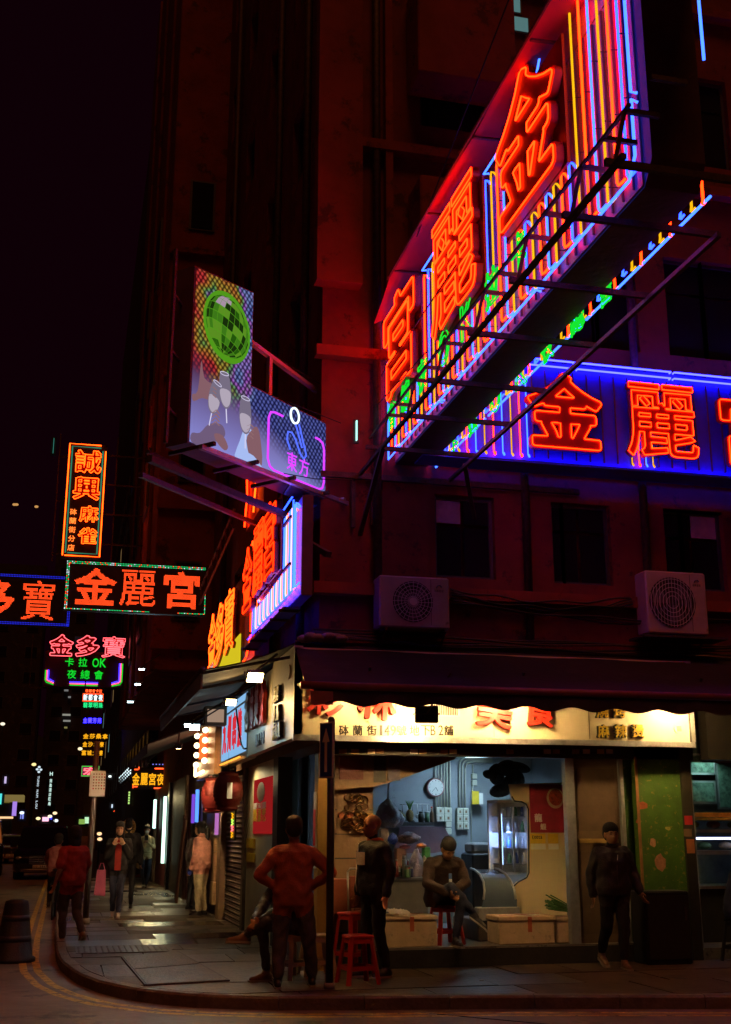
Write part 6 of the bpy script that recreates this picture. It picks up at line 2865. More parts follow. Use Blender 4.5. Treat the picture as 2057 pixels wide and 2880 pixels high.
# spring onions
t = thing('spring_onion_bunch', 'bunch of green onions lying on a foam box', 'vegetables', sc_base)
M_LEEK = mat('green onion', (.04, .13, .02), .5, 0, .4, 20, .2)
rng = random.Random(4)
for i in range(46):
    y = rng.uniform(-.11, .11)
    h = rng.uniform(0, .15) * (1 - abs(y) * 5)
    P = []
    for k in range(6):
        f = k / 5
        P.append(sc_base + Vector((-.17 + .40 * f + .03 * math.sin(i * 1.9), y * (1.5 - f) + .02 * math.sin(f * 3 + i), .01 + h * (1.25 - f) + .09 * (1 - f) * (.5 + .5 * math.sin(i * 2.3) ** 2))))
    b = MB()
    b.tube(P, .0075, 5, r1=.003)
    b.build('stalk', M_LEEK, t, True, fix=False)
# plastic bag over the first box
a = atY(1075, 2560, 13.7)
b = MB()
vs = []
for i in range(9):
    for j in range(7):
        u, v = i / 8, j / 6
        vs.append((a.x + .02 + .30 * u + .02 * math.sin(j * 2), 13.66 + .35 * v, a.z - .02 + .05 * (1 - u) * (1 - v) + .02 * math.sin(i * 2.1 + j * 1.7) - (.05 if j == 0 else 0)))
b.add(vs, [(i * 7 + j, i * 7 + 7 + j, i * 7 + 8 + j, i * 7 + j + 1) for i in range(8) for j in range(6)])
tag(b.build('plastic_bag', mat('yellowish bag', (.55, .45, .28), .35, 0, .1, 20, .5, alpha=.9), None, True), 'crumpled clear plastic bag lying over the leftmost foam box', 'plastic bag')

# ---------------------------------------------------------------- counter with clutter
cx0, cx1 = atY(1088, 2500, 15).x, atY(1203, 2500, 15).x
ct = 1.04
t = thing('serving_counter', 'steel topped counter crowded with bags and bottles', 'counter', ((cx0 + cx1) / 2, 15.2, FL))
b = MB()
b.bx(cx0, cx1, 15.0, 15.5, FL, ct - .03)
b.build('cabinet', mat('dull steel panel', (.18, .17, .17), .4, .5, .15, 5, .1), t)
b = MB()
b.cb(cx0 - .05, cx1 + .04, 14.95, 15.55, ct - .029, ct, .006)
b.build('top', M_STEELC, t)
a = atY(1142, 2440, 15.05)
for (px, h_, r_, m_, nm, lb, cat) in ((1138, .27, .030, M_STEELC, 'steel_flask', 'tall steel vacuum flask on the counter', 'flask'), (1157, .13, .028, mat('navy cup', (.03, .03, .12), .4), 'navy_cup', 'small dark blue cup right of the steel flask', 'cup'),
                                      (1098, .10, .05, mat('blue print box', (.06, .12, .5), .4), 'tissue_pack', 'small blue tissue pack left of the flask', 'tissue pack')):
    x = atY(px, 2460, 15.1).x
    t2 = thing(nm, lb, cat, (x, 15.1, ct))
    b = MB()
    b.lathe([(r_, ct), (r_, ct + h_ * .78), (r_ * .8, ct + h_ * .84)], (x, 15.1, 0), 14)
    b.build('body', m_, t2, True)
    b = MB()
    b.lathe([(r_ * .82, ct + h_ * .842), (r_ * .8, ct + h_)], (x, 15.1, 0), 14)
    b.build('cap', M_WHT if cat != 'flask' else M_STEELC, t2, True)


def plastic_bag(name, label, c, r, m, seed, cat='plastic bag', hang=None):
    rng = random.Random(seed)
    b = MB()
    b.ball((0, 0, 0), (r[0], r[1], r[2]), 18, 12)
    vv = []
    for p in b.v:
        d = Vector((p[0] / r[0], p[1] / r[1], p[2] / r[2]))
        k = 1 + .10 * math.sin(d.x * 7 + seed) * math.cos(d.z * 6 + seed * 2) + .06 * math.sin(d.y * 11 + d.z * 9)
        top = max(0, d.z)
        k2 = 1 - .55 * top ** 2
        vv.append((c[0] + p[0] * k * k2, c[1] + p[1] * k * k2, c[2] + p[2] * (k + .25 * top)))
    b.v = vv
    if hang:
        b.tube([(c[0], c[1], c[2] + r[2] * 1.1), (c[0] + .01, c[1], hang)], .012, 5)
    o = b.build(name, m, None, True)
    return tag(o, label, cat, 'bags around the counter')


plastic_bag('white_carrier_bag', 'swollen white carrier bag hanging by the conduits at the back', atY(1092, 2292, 15.6), (.17, .12, .17), M_BAG, 1, hang=2.25)
plastic_bag('small_hanging_bag', 'pale small bag to the right below the hanging white one', atY(1118, 2303, 15.7), (.10, .09, .10), M_BAG, 5)
plastic_bag('lilac_bag', 'tall lilac plastic bag standing on the counter beside the cup', (atY(1172, 2440, 15.2).x, 15.2, ct + .14), (.09, .08, .17), mat('lilac bag', (.45, .40, .60), .3, 0, .15, 18, .9, alpha=.9), 2)
plastic_bag('peach_bag', 'peach coloured bag next to the lilac bag on the counter', (atY(1195, 2440, 15.25).x, 15.25, ct + .11), (.07, .07, .12), mat('peach bag', (.55, .35, .25), .4, 0, .2, 18, .8), 3)
plastic_bag('foil_bag', 'crinkled dark foil bag on the pile above the counter', atY(1150, 2358, 15.45), (.16, .10, .07), mat('foil bag', (.16, .12, .15), .3, .4, .4, 25, 1.0), 4)
plastic_bag('blue_bag', 'small bright blue bag left of the foil bag', atY(1104, 2360, 15.4), (.075, .07, .065), mat('blue bag', (.03, .07, .45), .35, 0, .2, 18, .7), 6)
plastic_bag('orange_bag', 'small orange packet on the heap behind the counter', atY(1186, 2378, 15.4), (.07, .05, .03), mat('orange packet', (.7, .18, .04), .4), 8)
plastic_bag('pink_packet', 'flat pink packet below the foil bag', atY(1140, 2382, 15.35), (.08, .05, .025), mat('pink packet', (.5, .18, .2), .4), 9)
# heap of stuff cloth behind the counter
for i, (px, py, w_, h_, c_, nm, lb) in enumerate(((1080, 2350, .11, .20, (.30, .25, .25), 'stacked_cups', 'stack of paper cups at the left end of the counter'), (1128, 2410, .14, .22, (.20, .10, .08), 'dark_carton', 'brown carton behind the steel flask'), (1200, 2395, .09, .12, (.06, .25, .05), 'green_carton', 'green carton behind the lilac bag'))):
    a = atY(px, py, 15.42)
    t2 = thing(nm, lb, 'carton', (a.x, 15.42, ct))
    b = MB()
    b.cb(a.x - w_ / 2, a.x + w_ / 2, 15.38, 15.5, ct, a.z + h_ / 2, .01)
    b.build('body', mat('carton %d' % i, c_, .6, 0, .3, 12, .1), t2)
    b = MB()
    b.bx(a.x - w_ * .35, a.x + w_ * .35, 15.374, 15.379, ct + .06, ct + .12)
    b.build('label_patch', M_WHT, t2)
# bottles and jars along the counter, ladles on a rail
rng = random.Random(31)
names = (('sauce_bottle', 'bottle', [(.028, 0), (.03, .01), (.03, .12), (.012, .16), (.012, .20)]), ('glass_jar', 'jar', [(.04, 0), (.042, .01), (.042, .09), (.03, .11)]), ('steel_tin', 'tin', [(.035, 0), (.035, .13)]))
tones = (('red capped', (.30, .03, .02)), ('amber', (.40, .20, .04)), ('dark green', (.04, .10, .04)), ('white', (.5, .48, .42)), ('brown', (.12, .06, .03)))
where = ('front row of the counter', 'back row of the counter', 'top of the wall shelf')
n_ = 0
for row, (xa_, xb2, yy, zz, cnt) in enumerate(((cx0 + .30, cx1 - .25, 15.06, ct, 3), (cx0 - .02, cx1 + .02, 15.33, ct, 6), (atY(1195, 2300, 16.8).x, atY(1222, 2300, 16.8).x, 16.8, atY(1130, 2312, 16.6).z, 2))):
    for i in range(cnt):
        nm, ct_, pr = names[(i + row) % 3]
        tn, tc_ = tones[(i * 2 + row) % 5]
        x = xa_ + (xb2 - xa_) * (i + .5) / cnt
        t2 = thing(nm, '%s %s, %s from the left on the %s' % (tn, ct_, ('first', 'second', 'third', 'fourth', 'fifth', 'sixth')[i], where[row]), ct_, (x, yy, zz), 0, 'bottles and jars on the counter')
        b = MB()
        b.lathe([(r_, zz + h_) for r_, h_ in pr], (x, yy, 0), 12)
        b.build('body', mat('jar ' + tn, tc_, .3, 0, .2, 12, .05), t2, True)
        b = MB()
        b.lathe([(pr[-1][0] * 1.15, zz + pr[-1][1] + .001), (pr[-1][0] * 1.1, zz + pr[-1][1] + .02)], (x, yy, 0), 12)
        b.build('lid', M_REDP if i % 2 else M_STEELC, t2, True)
a, c = atY(1125, 2262, 16.95), atY(1208, 2262, 16.95)
t = thing('utensil_rail', 'thin rail with hanging ladles and strainers on the back wall', 'utensil rail', a)
b = MB()
b.tube([a, c], .008, 6)
b.build('rail', M_STEELC, t, True)
for i in range(6):
    x = a.x + (c.x - a.x) * (i + .5) / 6
    L_ = .14 + .04 * (i % 3)
    b = MB()
    b.tube([(x, 16.94, a.z), (x, 16.93, a.z - L_)], .005, 5)
    b.ball((x, 16.92, a.z - L_ - .03), (.035, .012, .035), 10, 6)
    b.build('ladle', M_STEELC if i % 2 else M_BLKP, t, True)
# shelf with pot and plant like things
a, c = atY(1130, 2312, 16.6), atY(1222, 2312, 16.6)
t = thing('wall_shelf', 'dark shelf on the back wall left of the switches', 'shelf', (a.x, 16.7, a.z))
b = MB()
b.bx(a.x, c.x, 16.6, 17.05, a.z - .05, a.z)
b.build('board', M_BLKP, t)
b = MB()
b.slab([(a.x - .1, 16.3, a.z - .06), (c.x + .05, 16.3, a.z - .06), (c.x + .22, 16.3, a.z - .35), (c.x - .1, 16.3, a.z - .42), (a.x - .2, 16.3, a.z - .42)], (0, 1, 0), .05)
b.build('hood', mat('reddish hood', (.22, .12, .13), .5, 0, .2, 4, .1), t)
for px, lb, nm, pr in ((1120, 'round wicker pot on the shelf by the hanging bag', 'wicker_pot', [(.04, 0), (.10, .05), (.11, .10), (.05, .15)]), (1185, 'small dark jar near the right end of the wall shelf', 'dark_jar', [(.04, 0), (.045, .10), (.03, .13)])):
    x = atY(px, 2300, 16.75).x
    t2 = thing(nm, lb, 'jar', (x, 16.75, a.z))
    b = MB()
    b.lathe([(r_, a.z + h_) for r_, h_ in pr], (x, 16.75, 0), 12)
    b.build('body', mat('olive wicker', (.12, .10, .03), .7, 0, .3, 30, .4) if nm == 'wicker_pot' else M_BLKP, t2, True)
    b = MB()
    b.lathe([(pr[-1][0] * 1.1, a.z + pr[-1][1] + .001), (pr[-1][0] * .9, a.z + pr[-1][1] + .02)], (x, 16.75, 0), 12)
    b.build('lid', M_BLKP, t2, True)
x = atY(1153, 2300, 16.75).x
t2 = thing('pineapple', 'pineapple with spiky leaves standing on the wall shelf', 'pineapple', (x, 16.75, a.z))
b = MB()
b.ball((x, 16.75, a.z + .09), (.06, .06, .09), 12, 8)
b.build('fruit', mat('pineapple skin', (.15, .09, .02), .7, 0, .4, 40, .8), t2, True)
b = MB()
for i in range(14):
    an = i * 2.4
    b.tube([(x, 16.75, a.z + .17), (x + .03 * math.cos(an), 16.75 + .03 * math.sin(an), a.z + .24), (x + .06 * math.cos(an), 16.75 + .06 * math.sin(an), a.z + .30)], .010, 4, r1=.002)
b.build('leaves', M_LEEK, t2, fix=False)
# dark hanging coats at top right of the shop
t = thing('hanging_apron', 'dark cloth bundle hanging at the top right inside the shop', 'cloth bundle', atY(1420, 2190, 15.6))
for i, (px, py, r_) in enumerate(((1392, 2165, .07), (1425, 2160, .08), (1460, 2158, .07), (1398, 2186, .08), (1432, 2200, .09), (1410, 2222, .07), (1375, 2178, .06), (1450, 2185, .08))):
    a = atY(px, py, 15.6)
    b = MB()
    b.ball(a, (r_ * (1.5 + .5 * (i % 3)), r_ * .8, r_ * (1 + .35 * (i % 2))), 12, 8, M=Matrix.Rotation((i % 4 - 1.5) * .45, 3, 'Y'))
    b.build('cloth', mat('black cloth', (.02, .018, .02), .7, 0, .4, 9, .8), t, True)
t = thing('yellow_leaflet', 'yellow leaflet pinned beside the hanging cloth', 'leaflet', atY(1340, 2240, 16.9))
a, c = atY(1328, 2262, 16.9), atY(1346, 2225, 16.9)
b = MB()
b.bx(a.x, c.x, 16.88, 16.9, a.z, c.z)
b.build('sheet', M_YELP, t)
b = MB()
b.bx(c.x, c.x + .06, 16.87, 16.879, a.z, c.z - .03)
b.build('white_sheet', M_WHT, t)
# wok stove / dark machine behind the seated man
a, c = atY(1330, 2480, 16.2), atY(1395, 2390, 16.2)
t = thing('steel_trolley', 'dark trolley with a grey bin on top near the fridge', 'trolley', (a.x, 16.2, FL))
b = MB()
b.cb(a.x, c.x, 16.2, 16.7, FL, c.z - .05, .02)
b.build('body', M_DARK, t)
b = MB()
b.cb(a.x + .02, c.x - .04, 16.25, 16.6, c.z - .049, c.z + .10, .03)
b.build('bin', mat('grey bin', (.22, .22, .24), .4), t)


# ---------------------------------------------------------------- stools and chairs
def stool(label, loc, m, h=.45, rz=0, group='red plastic stools by the corner'):
    t = thing('plastic_stool', label, 'stool', loc, rz, group)
    w = .15
    b = MB()
    b.lathe([(w * 1.18, h - .03), (w * 1.2, h - .012), (w * 1.1, h), (.03, h)], (0, 0, 0), 4)
    b.v = [tuple(Matrix.Rotation(math.pi / 4, 3, 'Z') @ Vector(p)) for p in b.v]
    b.build('seat', m, t, world=False)
    for sx in (-1, 1):
        for sy in (-1, 1):
            b = MB()
            tp = Vector((sx * .105, sy * .105, h - .03))
            bt = Vector((sx * .165, sy * .165, 0))
            b.bar(bt, tp, .045, .03)
            b.build('leg', m, t, world=False)
    for z, k in ((h - .06, .112), (h * .33, .145)):
        b = MB()
        for (p, q) in (((-1, -1), (1, -1)), ((1, -1), (1, 1)), ((1, 1), (-1, 1)), ((-1, 1), (-1, -1))):
            b.bar((p[0] * k, p[1] * k, z), (q[0] * k, q[1] * k, z), .014, .04)
        b.build('rail', m, t, world=False)
    return t


stool('red plastic stool nearest the pole on the pavement', (2.98, 12.35, PZ), M_PLAST, .47, .15)
stool('red plastic stool behind the nearer one at the shop step', (3.12, 13.15, PZ), M_PLAST, .64, .4)
stool('red plastic stool under the seated man in the shop', (4.43, 13.98, FL), M_PLAST, .44, .2, 'red plastic stools in the shop')
stool('ivory plastic stool under the man with crossed legs', (2.42, 12.95, PZ), M_PLASTW, .45, .5, 'ivory stools')
stool('ivory plastic stool to the right of the crossed legs, by the step', (2.72, 13.15, PZ), M_PLASTW, .42, .1, 'ivory stools')
# folding chair behind the bald man
t = thing('folding_chair', 'folded reddish chair leaning by the shop entrance', 'chair', (3.35, 13.75, FL))
M_BROWNR = mat('reddish brown seat', (.30, .08, .04), .5, 0, .15, 6, .05)
for x in (3.22, 3.52):
    b = MB()
    b.tube([(x, 13.75, FL), (x, 13.82, FL + .55), (x, 13.86, FL + .82)], .012, 6)
    b.build('frame_tube', M_STEELC, t, True)
b = MB()
b.tube([(3.22, 13.86, FL + .82), (3.25, 13.86, FL + .86), (3.49, 13.86, FL + .86), (3.52, 13.86, FL + .82)], .012, 6)
b.build('frame_tube', M_STEELC, t, True)
b = MB()
b.cb(3.24, 3.50, 13.83, 13.85, FL + .52, FL + .78, .008)
b.build('backrest', M_BROWNR, t)
b = MB()
b.cb(3.24, 3.50, 13.62, 13.80, FL + .40, FL + .43, .008)
b.build('seat', M_BROWNR, t)
t = thing('red_table', 'reddish folding table standing behind the bald man', 'table', (3.35, 14.05, FL))
b = MB()
b.cb(3.02, 3.62, 14.0, 14.5 - .32, 1.02 - .34, 1.07, .01)
b.build('apron', M_BROWNR, t)
for x in (3.06, 3.58):
    b = MB()
    b.tube([(x, 14.1, FL), (x, 14.1, .68)], .015, 6)
    b.build('leg', M_STEELC, t, True)

# ---------------------------------------------------------------- side street shop fronts (wall plane SW)
t = thing('side_shopfront', 'dim shop fronts with posters and shutters along the side street', 'shopfront', (SW, 16, PZ))


def sx(px, py, X=SW):
    return atX(px, py, X)


y1 = sx(778, 2400).y   # opening from the corner
y2 = sx(765, 2400).y
y3 = sx(690, 2400).y
y4 = sx(600, 2400).y
b = MB()
b.bx(SW, SW + .2, y1, y2, PZ, 2.6)
b.build('door_post', M_BLKP, t)
b = MB()
b.bx(SW + .0, SW + .35, FY + .2, 26, 2.6, 3.19)
b.build('upper_wall', M_SIDEW, t)
b = MB()
b.bx(SW + .02, SW + .10, y2, y3, PZ, 2.6)
b.build('poster_wall', M_CREAM, t)
b = MB()
b.bx(SW - .03, SW + .29, y3, y3 + .22, PZ, 2.6)
b.build('door_post', M_SHUT, t)
# red poster
a, c = atX(764, 2345, SW + .01), atX(716, 2195, SW + .01)
b = MB()
b.bx(SW + .005, SW + .019, a.y, c.y, a.z, c.z)
rp_ = b.build('red_poster', glow('backlit red poster', (.55, .02, .02), .45), t)
root_s = thing('poster_lettering', 'white and yellow characters printed on the red doorway poster', 'lettering', (SW + .002, c.y, a.z), R(-90))
for k, (word, m_) in enumerate((('即叫即', M_WHT), ('蒸海鮮', M_YEL), ('熱點心', M_YEL))):
    for j, ch in enumerate(word):
        letter(root_s, ch, .22 + j * .42, (c.z - a.z) * (.50 - .11 * k), .34, .10, -.0, .003, m_, .03)
b = MB()
b.lathe([(.36, .0), (.36, -.004)], (.75, -.002, (c.z - a.z) * .75), 24, axis='y')
b.v = [(p[0], p[1], (p[2] - (c.z - a.z) * .75) * .4 + (c.z - a.z) * .75) for p in b.v]
b.build('dish_print', mat('dish print', (.25, .15, .1), .5, 0, .4, 14, 0), root_s, world=False)
for k, py in enumerate((2372, 2412)):
    a, c = atX(717, py + 14, SW + .01), atX(696, py - 14, SW + .01)
    b = MB()
    b.bx(SW - .005, SW + .019, a.y, c.y, a.z, c.z)
    b.build('yellow_sticker', M_YELP, t)
lamp(t, (-.25, y3 - 16 - .8, 2.3), 3.5, (1.0, .78, .4), .3, (.6, -.2, -1), 160)
floodlight('added warm downlight brightening the pink sweatshirt, under the side signs near the shutter', (1.75, 19.9, 2.95), (2.35, 22.8, .9), LAMP_W, 45, (1.0, .66, .32), .10, (1.75, 19.9, 3.2))  # added lamp, hung here to brighten the woman in the pink sweatshirt
# roller shutter, slat by slat
zz = PZ
k = 0
while zz < 2.5:
    b = MB()
    b.bx(SW + .02, SW + .05 + .012 * 0, y3 + .23, y4 + 2.4, zz, zz + .072)
    b.add([(SW + .019, y3 + .23, zz + .06), (SW + .019, y4 + 2.4, zz + .06), (SW - .006, y4 + 2.4, zz + .036), (SW - .006, y3 + .23, zz + .036)], [(0, 1, 2, 3)])
    b.add([(SW - .006, y3 + .23, zz + .036), (SW - .006, y4 + 2.4, zz + .036), (SW + .019, y4 + 2.4, zz + .012), (SW + .019, y3 + .23, zz + .012)], [(0, 1, 2, 3)])
    b.build('shutter_slat', M_SHUT, t)
    zz += .08
# further doorways and posts
for k, (ya_, yb__, m_) in enumerate(((21.6, 22.0, M_SIDEW), (24.6, 25.0, M_BLKP), (28.4, 28.8, M_SIDEW), (33, 33.4, M_BLKP), (38, 38.5, M_SIDEW))):
    b = MB()
    b.bx(SW - .1, SW + .1, ya_, yb__, PZ, 2.9)
    b.build('door_post', m_, t)
for k, (ya_, yb__) in enumerate(((22, 24.6), (25, 28.4), (28.8, 33), (33.4, 38))):
    b = MB()
    b.bx(SW - .02, SW + .08, ya_, yb__, PZ, 2.9)
    b.build('door_panel', (M_DOOR, mat('dark red door', (.14, .02, .015), .5, 0, .2, 3, .1))[k % 2], t)
# glowing tubes
for (px, py0_, py1_, X, m_, lb, nm) in ((553, 2222, 2312, 2.6, glow('blue shop tube', (.08, .25, 1), 1.8), 'tall blue tube beside a side street doorway', 'blue_tube'), (542, 2235, 2315, 2.6, glow('violet shop tube', (.25, .08, .8), .8), 'dim violet tube left of the blue one', 'violet_tube'),
                                        (609, 2270, 2348, 2.65, glow('pink shop tube', (.55, .18, .55), .8), 'short pink tube behind the red lantern', 'pink_tube'), (458, 2243, 2428, 2.65, glow('white shop tube', (.65, 1, .8), 2.2), 'long white light strip at a bright doorway', 'white_tube'), (434, 2250, 2330, 2.65, glow('white shop tube', (.65, 1, .8), 2.2), 'shorter white strip at the far side of the bright doorway', 'short_white_tube')):
    a, c = atX(px, py1_, X), atX(px, py0_, X)
    t2 = thing(nm, lb, 'light tube', a, 0)
    b = MB()
    b.tube([(a.x, a.y, a.z), (a.x, a.y, c.z)], .035 if 'white' not in nm else .05, 8)
    b.build('tube', m_, t2, True)
    b = MB()
    b.bx(a.x + .04, a.x + .08, a.y - .03, a.y + .03, a.z - .03, c.z + .03)
    b.build('fitting', M_DARK, t2)
b = MB()
ya_ = atX(458, 2400, SW).y
b.bx(SW + .06, SW + .3, ya_ - 3.5, ya_ - .3, PZ, 2.85)
b.build('bright_wall', M_CREAM, t)
lamp(t, (-.35, ya_ - 16 - 1, 2.4), 45, (1.0, .80, .38), .4, (-.35, -.3, -1), 170)
# vertical multicolour neon
a, c = atX(652, 2355, 2.65), atX(652, 2285, 2.65)
t2 = thing('open_neon', 'small upright neon of pink yellow and green squiggles on the shutter', 'neon sign', a)
for k in range(4):
    z0, z1 = a.z + (c.z - a.z) * k / 4, a.z + (c.z - a.z) * (k + .85) / 4
    b = MB()
    b.tube([(a.x, a.y + .06, z0), (a.x, a.y - .10, z0 + .02), (a.x, a.y + .04, (z0 + z1) / 2), (a.x, a.y - .10, z1 - .02), (a.x, a.y + .07, z1)], .012, 6)
    b.build('neon_tube', (N_YELL, N_PINK, glow('neon lime', (.5, 1, .1), 1.5), N_YELL)[k], t2, True, fix=False)
b = MB()
b.bx(a.x + .02, a.x + .05, a.y - .14, a.y + .12, a.z - .05, c.z + .05)
b.build('board', M_BLKP, t2)
# lanterns
for k, (px, py, X, s_) in enumerate(((642, 2225, 2.45, 1.0), (601, 2236, 2.45, .9))):
    a = atX(px, py, X)
    t2 = thing('paper_lantern', ('nearer dim red barrel lantern with a white mark', 'farther dim red barrel lantern')[k], 'lantern', a, 0, 'red lanterns under the side signs')
    b = MB()
    prof = [(.10, -.30), (.17, -.27)]
    for i in range(9):
        z = -.24 + .48 * i / 8
        r_ = .24 - .10 * (z / .27) ** 2
        prof += [(r_ * s_, z - .02), (r_ * s_ * .96, z + .02)]
    prof += [(.17, .27), (.10, .30)]
    b.lathe([(r_, a.z + h_) for r_, h_ in prof], (a.x, a.y, 0), 18)
    b.build('shade', mat('lantern red', (.16, .012, .01), .6, 0, .15, 6, .1), t2, True)
    b = MB()
    b.lathe([(.11, a.z + .301), (.11, a.z + .34)], (a.x, a.y, 0), 12)
    b.tube([(a.x, a.y, a.z + .34), (a.x, a.y, a.z + .6)], .008, 5)
    b.build('cap', M_DARK, t2)
    if k == 0:
        b = MB()
        b.bx(a.x - .05, a.x + .03, a.y - .26, a.y - .245, a.z - .12, a.z + .12)
        b.build('white_mark', M_WHT, t2)

# cardboard boxes


def carton(name, label, px0_, px1_, py0_, py1_, X, Y, depth=.4, lean=0, strap=False):
    a, c = atY(px0_, py1_, Y), atY(px1_, py0_, Y)
    w_, h_ = c.x - a.x, c.z - a.z
    t = thing(name, label, 'cardboard box', ((a.x + c.x) / 2, Y, a.z), 0, 'cardboard boxes by the shutter')
    t.rotation_euler = (R(-lean), 0, 0)
    b = MB()
    b.cb(-w_ / 2, w_ / 2, 0, depth, 0, h_, .008)
    b.build('body', M_CARD, t, world=False)
    b = MB()
    b.bx(-w_ / 2 + .01, w_ / 2 - .01, -.003, -.0005, h_ * .5 - .004, h_ * .5 + .004)
    b.build('fold_line', M_SIDEW, t, world=False)
    if strap:
        for f in (.22, .5, .8):
            b = MB()
            b.bx(-w_ / 2 - .002, w_ / 2 + .002, -.006, -.0035, h_ * f, h_ * f + .014)
            b.build('strap', M_WHT, t, world=False)
        b = MB()
        b.bx(.03, .045, -.009, -.0065, 0, h_)
        b.build('strap', M_WHT, t, world=False)
    return t


Yc = 22.6
carton('cardboard_box', 'bottom cardboard box of the stack behind the pink sweatshirt', 596, 655, 2480, 2545, 0, Yc)
carton('cardboard_box', 'middle tall cardboard box of the stack beside the shutter', 600, 655, 2395, 2479, 0, Yc + .02)
carton('cardboard_box', 'top cardboard box of the stack, under a white bag', 602, 652, 2356, 2394, 0, Yc + .04)
carton('strapped_carton', 'leaning cardboard carton tied with white straps on the pavement', 618, 678, 2482, 2580, 0, 21.9, .22, 4, True)
a = atY(625, 2340, Yc + .15)
plastic_bag('white_bundle', 'white plastic bundle on top of the cardboard stack', a, (.19, .15, .12), mat('white bundle', (.5, .48, .48), .5, 0, .1, 12, .6), 7)
# red mat on the far pavement
q = [atZ(px, py, PZ + .012) for px, py in ((378, 2466), (392, 2458), (495, 2460), (495, 2471))]
b = MB()
b.slab(q, (0, 0, 1), .01)
tag(b.build('door_mat', mat('red mat', (.30, .03, .02), .9, 0, .2, 20, .3)), 'thin red mat lying on the far pavement', 'mat')
b = MB()
b.bar(atX(522, 2300, 2.5), (2.45, atX(494, 2560, 2.45).y, PZ + .02), .04, .25)
tag(b.build('leaning_board', mat('brown board', (.22, .10, .06), .6, 0, .3, 5, .2)), 'tall brown board leaning on the side wall', 'board')

# ---------------------------------------------------------------- poles with signs
px_, py_ = 2.61, 12.0
t = thing('street_pole', 'dark pole with a narrow blue arrow sign, nearest the corner', 'street pole', (px_, py_, PZ))
b = MB()
b.tube([(px_, py_, PZ), (px_ + .0, py_, 2.72)], .038, 12)
b.tube([(px_, py_, 2.72), (px_, py_, 2.75)], .040, 12, r1=.02)
b.build('pole', mat('grimy galvanised pole', (.06, .055, .05), .45, .5, .3, 8, .2), t, True)
b = MB()
b.tube([(px_, py_, PZ), (px_, py_, PZ + .06)], .055, 12)
b.build('base_collar', M_CONC, t, True)
# arrow plate, turned so that it is seen nearly edge on
t2 = thing('arrow_sign', 'narrow blue one way sign with a white arrow on the nearest pole', 'traffic sign', (px_ - .055, py_ - .03, 2.13), R(-64))
b = MB()
b.bx(-.11, .11, -.004, .004, 0, .56)
b.build('plate', M_WHT, t2, world=False)
b = MB()
b.bx(-.095, .095, -.007, -.0045, .015, .545)
b.build('blue_field', mat('sign blue', (.03, .07, .40), .4), t2, world=False)
b = MB()
b.slab([(-.02, -.0075, .06), (.02, -.0075, .06), (.02, -.0075, .36), (.06, -.0075, .36), (0, -.0075, .50), (-.06, -.0075, .36), (-.02, -.0075, .36)], (0, -1, 0), .002)
b.build('arrow', M_WHT, t2, world=False)
for z in (.1, .45):
    b = MB()
    b.bx(-.02, .03, .005, .03, z, z + .03)
    b.build('clamp', M_STEEL, t2, world=False)

p0, p1 = atZ(240, 2600, PZ), atY(270, 2085, 21.1)
t = thing('kerb_pole', 'grey pole by the side street kerb carrying a white notice board', 'street pole', p0)
b = MB()
b.tube([p0, Vector((p0.x + .02, p0.y, p1.z))], .05, 12)
b.build('pole', mat('painted grey pole', (.20, .18, .17), .5, .3, .2, 8, .1), t, True)
b = MB()
b.tube([p0, p0 + Vector((0, 0, .1))], .075, 12)
b.build('base_collar', M_CONC, t, True)
a, c = atY(250, 2240, 21.0), atY(299, 2168, 21.0)
t2 = thing('notice_board', 'white notice board of small printed rows on the kerb pole', 'notice board', (a.x, 21, a.z))
b = MB()
b.cb(a.x, c.x, 21.0, 21.02, a.z, c.z, .006)
b.build('plate', M_WHT, t2)
for i in range(6):
    for j in range(5):
        b = MB()
        x = a.x + .055 + j * .045
        z = a.z + .12 + i * .048
        b.bx(x, x + .022, 20.994, 20.999, z, z + .022)
        b.build('print_mark', M_RED if (i + j) % 4 == 0 else mat('brown print', (.3, .18, .12), .6), t2)
# traffic bollard at the lower left
q = atZ(36, 2705, 0)
t = thing('bollard', 'dark tapered bollard on the road at the lower left', 'bollard', q)
b = MB()
b.lathe([(.28, 0), (.28, .05), (.24, .07), (.15, .70), (.14, .74), (.08, .76)], (q.x, q.y, 0), 20)
b.build('body', mat('black rubber', (.012, .010, .012), .6, 0, .3, 8, .2), t, True)
for z in (.25, .5):
    b = MB()
    r_ = .24 - (z - .07) / .63 * .09
    b.lathe([(r_ + .003, z), (r_ - .006, z + .07)], (q.x, q.y, 0), 20)
    b.build('band', mat('dull reflective band', (.03, .028, .035), .4), t, True)
# litter
q = atZ(768, 2830, .01)
b = MB()
b.ball(q + Vector((0, 0, .02)), (.03, .025, .02), 7, 5)
tag(b.build('paper_scrap', mat('paper scrap', (.5, .4, .3), .8, 0, .2, 30, .5)), 'small crumpled paper scrap on the road below the kerb', 'litter')


# ================================================================ people
def cloth(name, c, r_=.85, sc=14, bump=.25, v=.2):
    return mat(name, c, r_, 0, v, sc, bump)


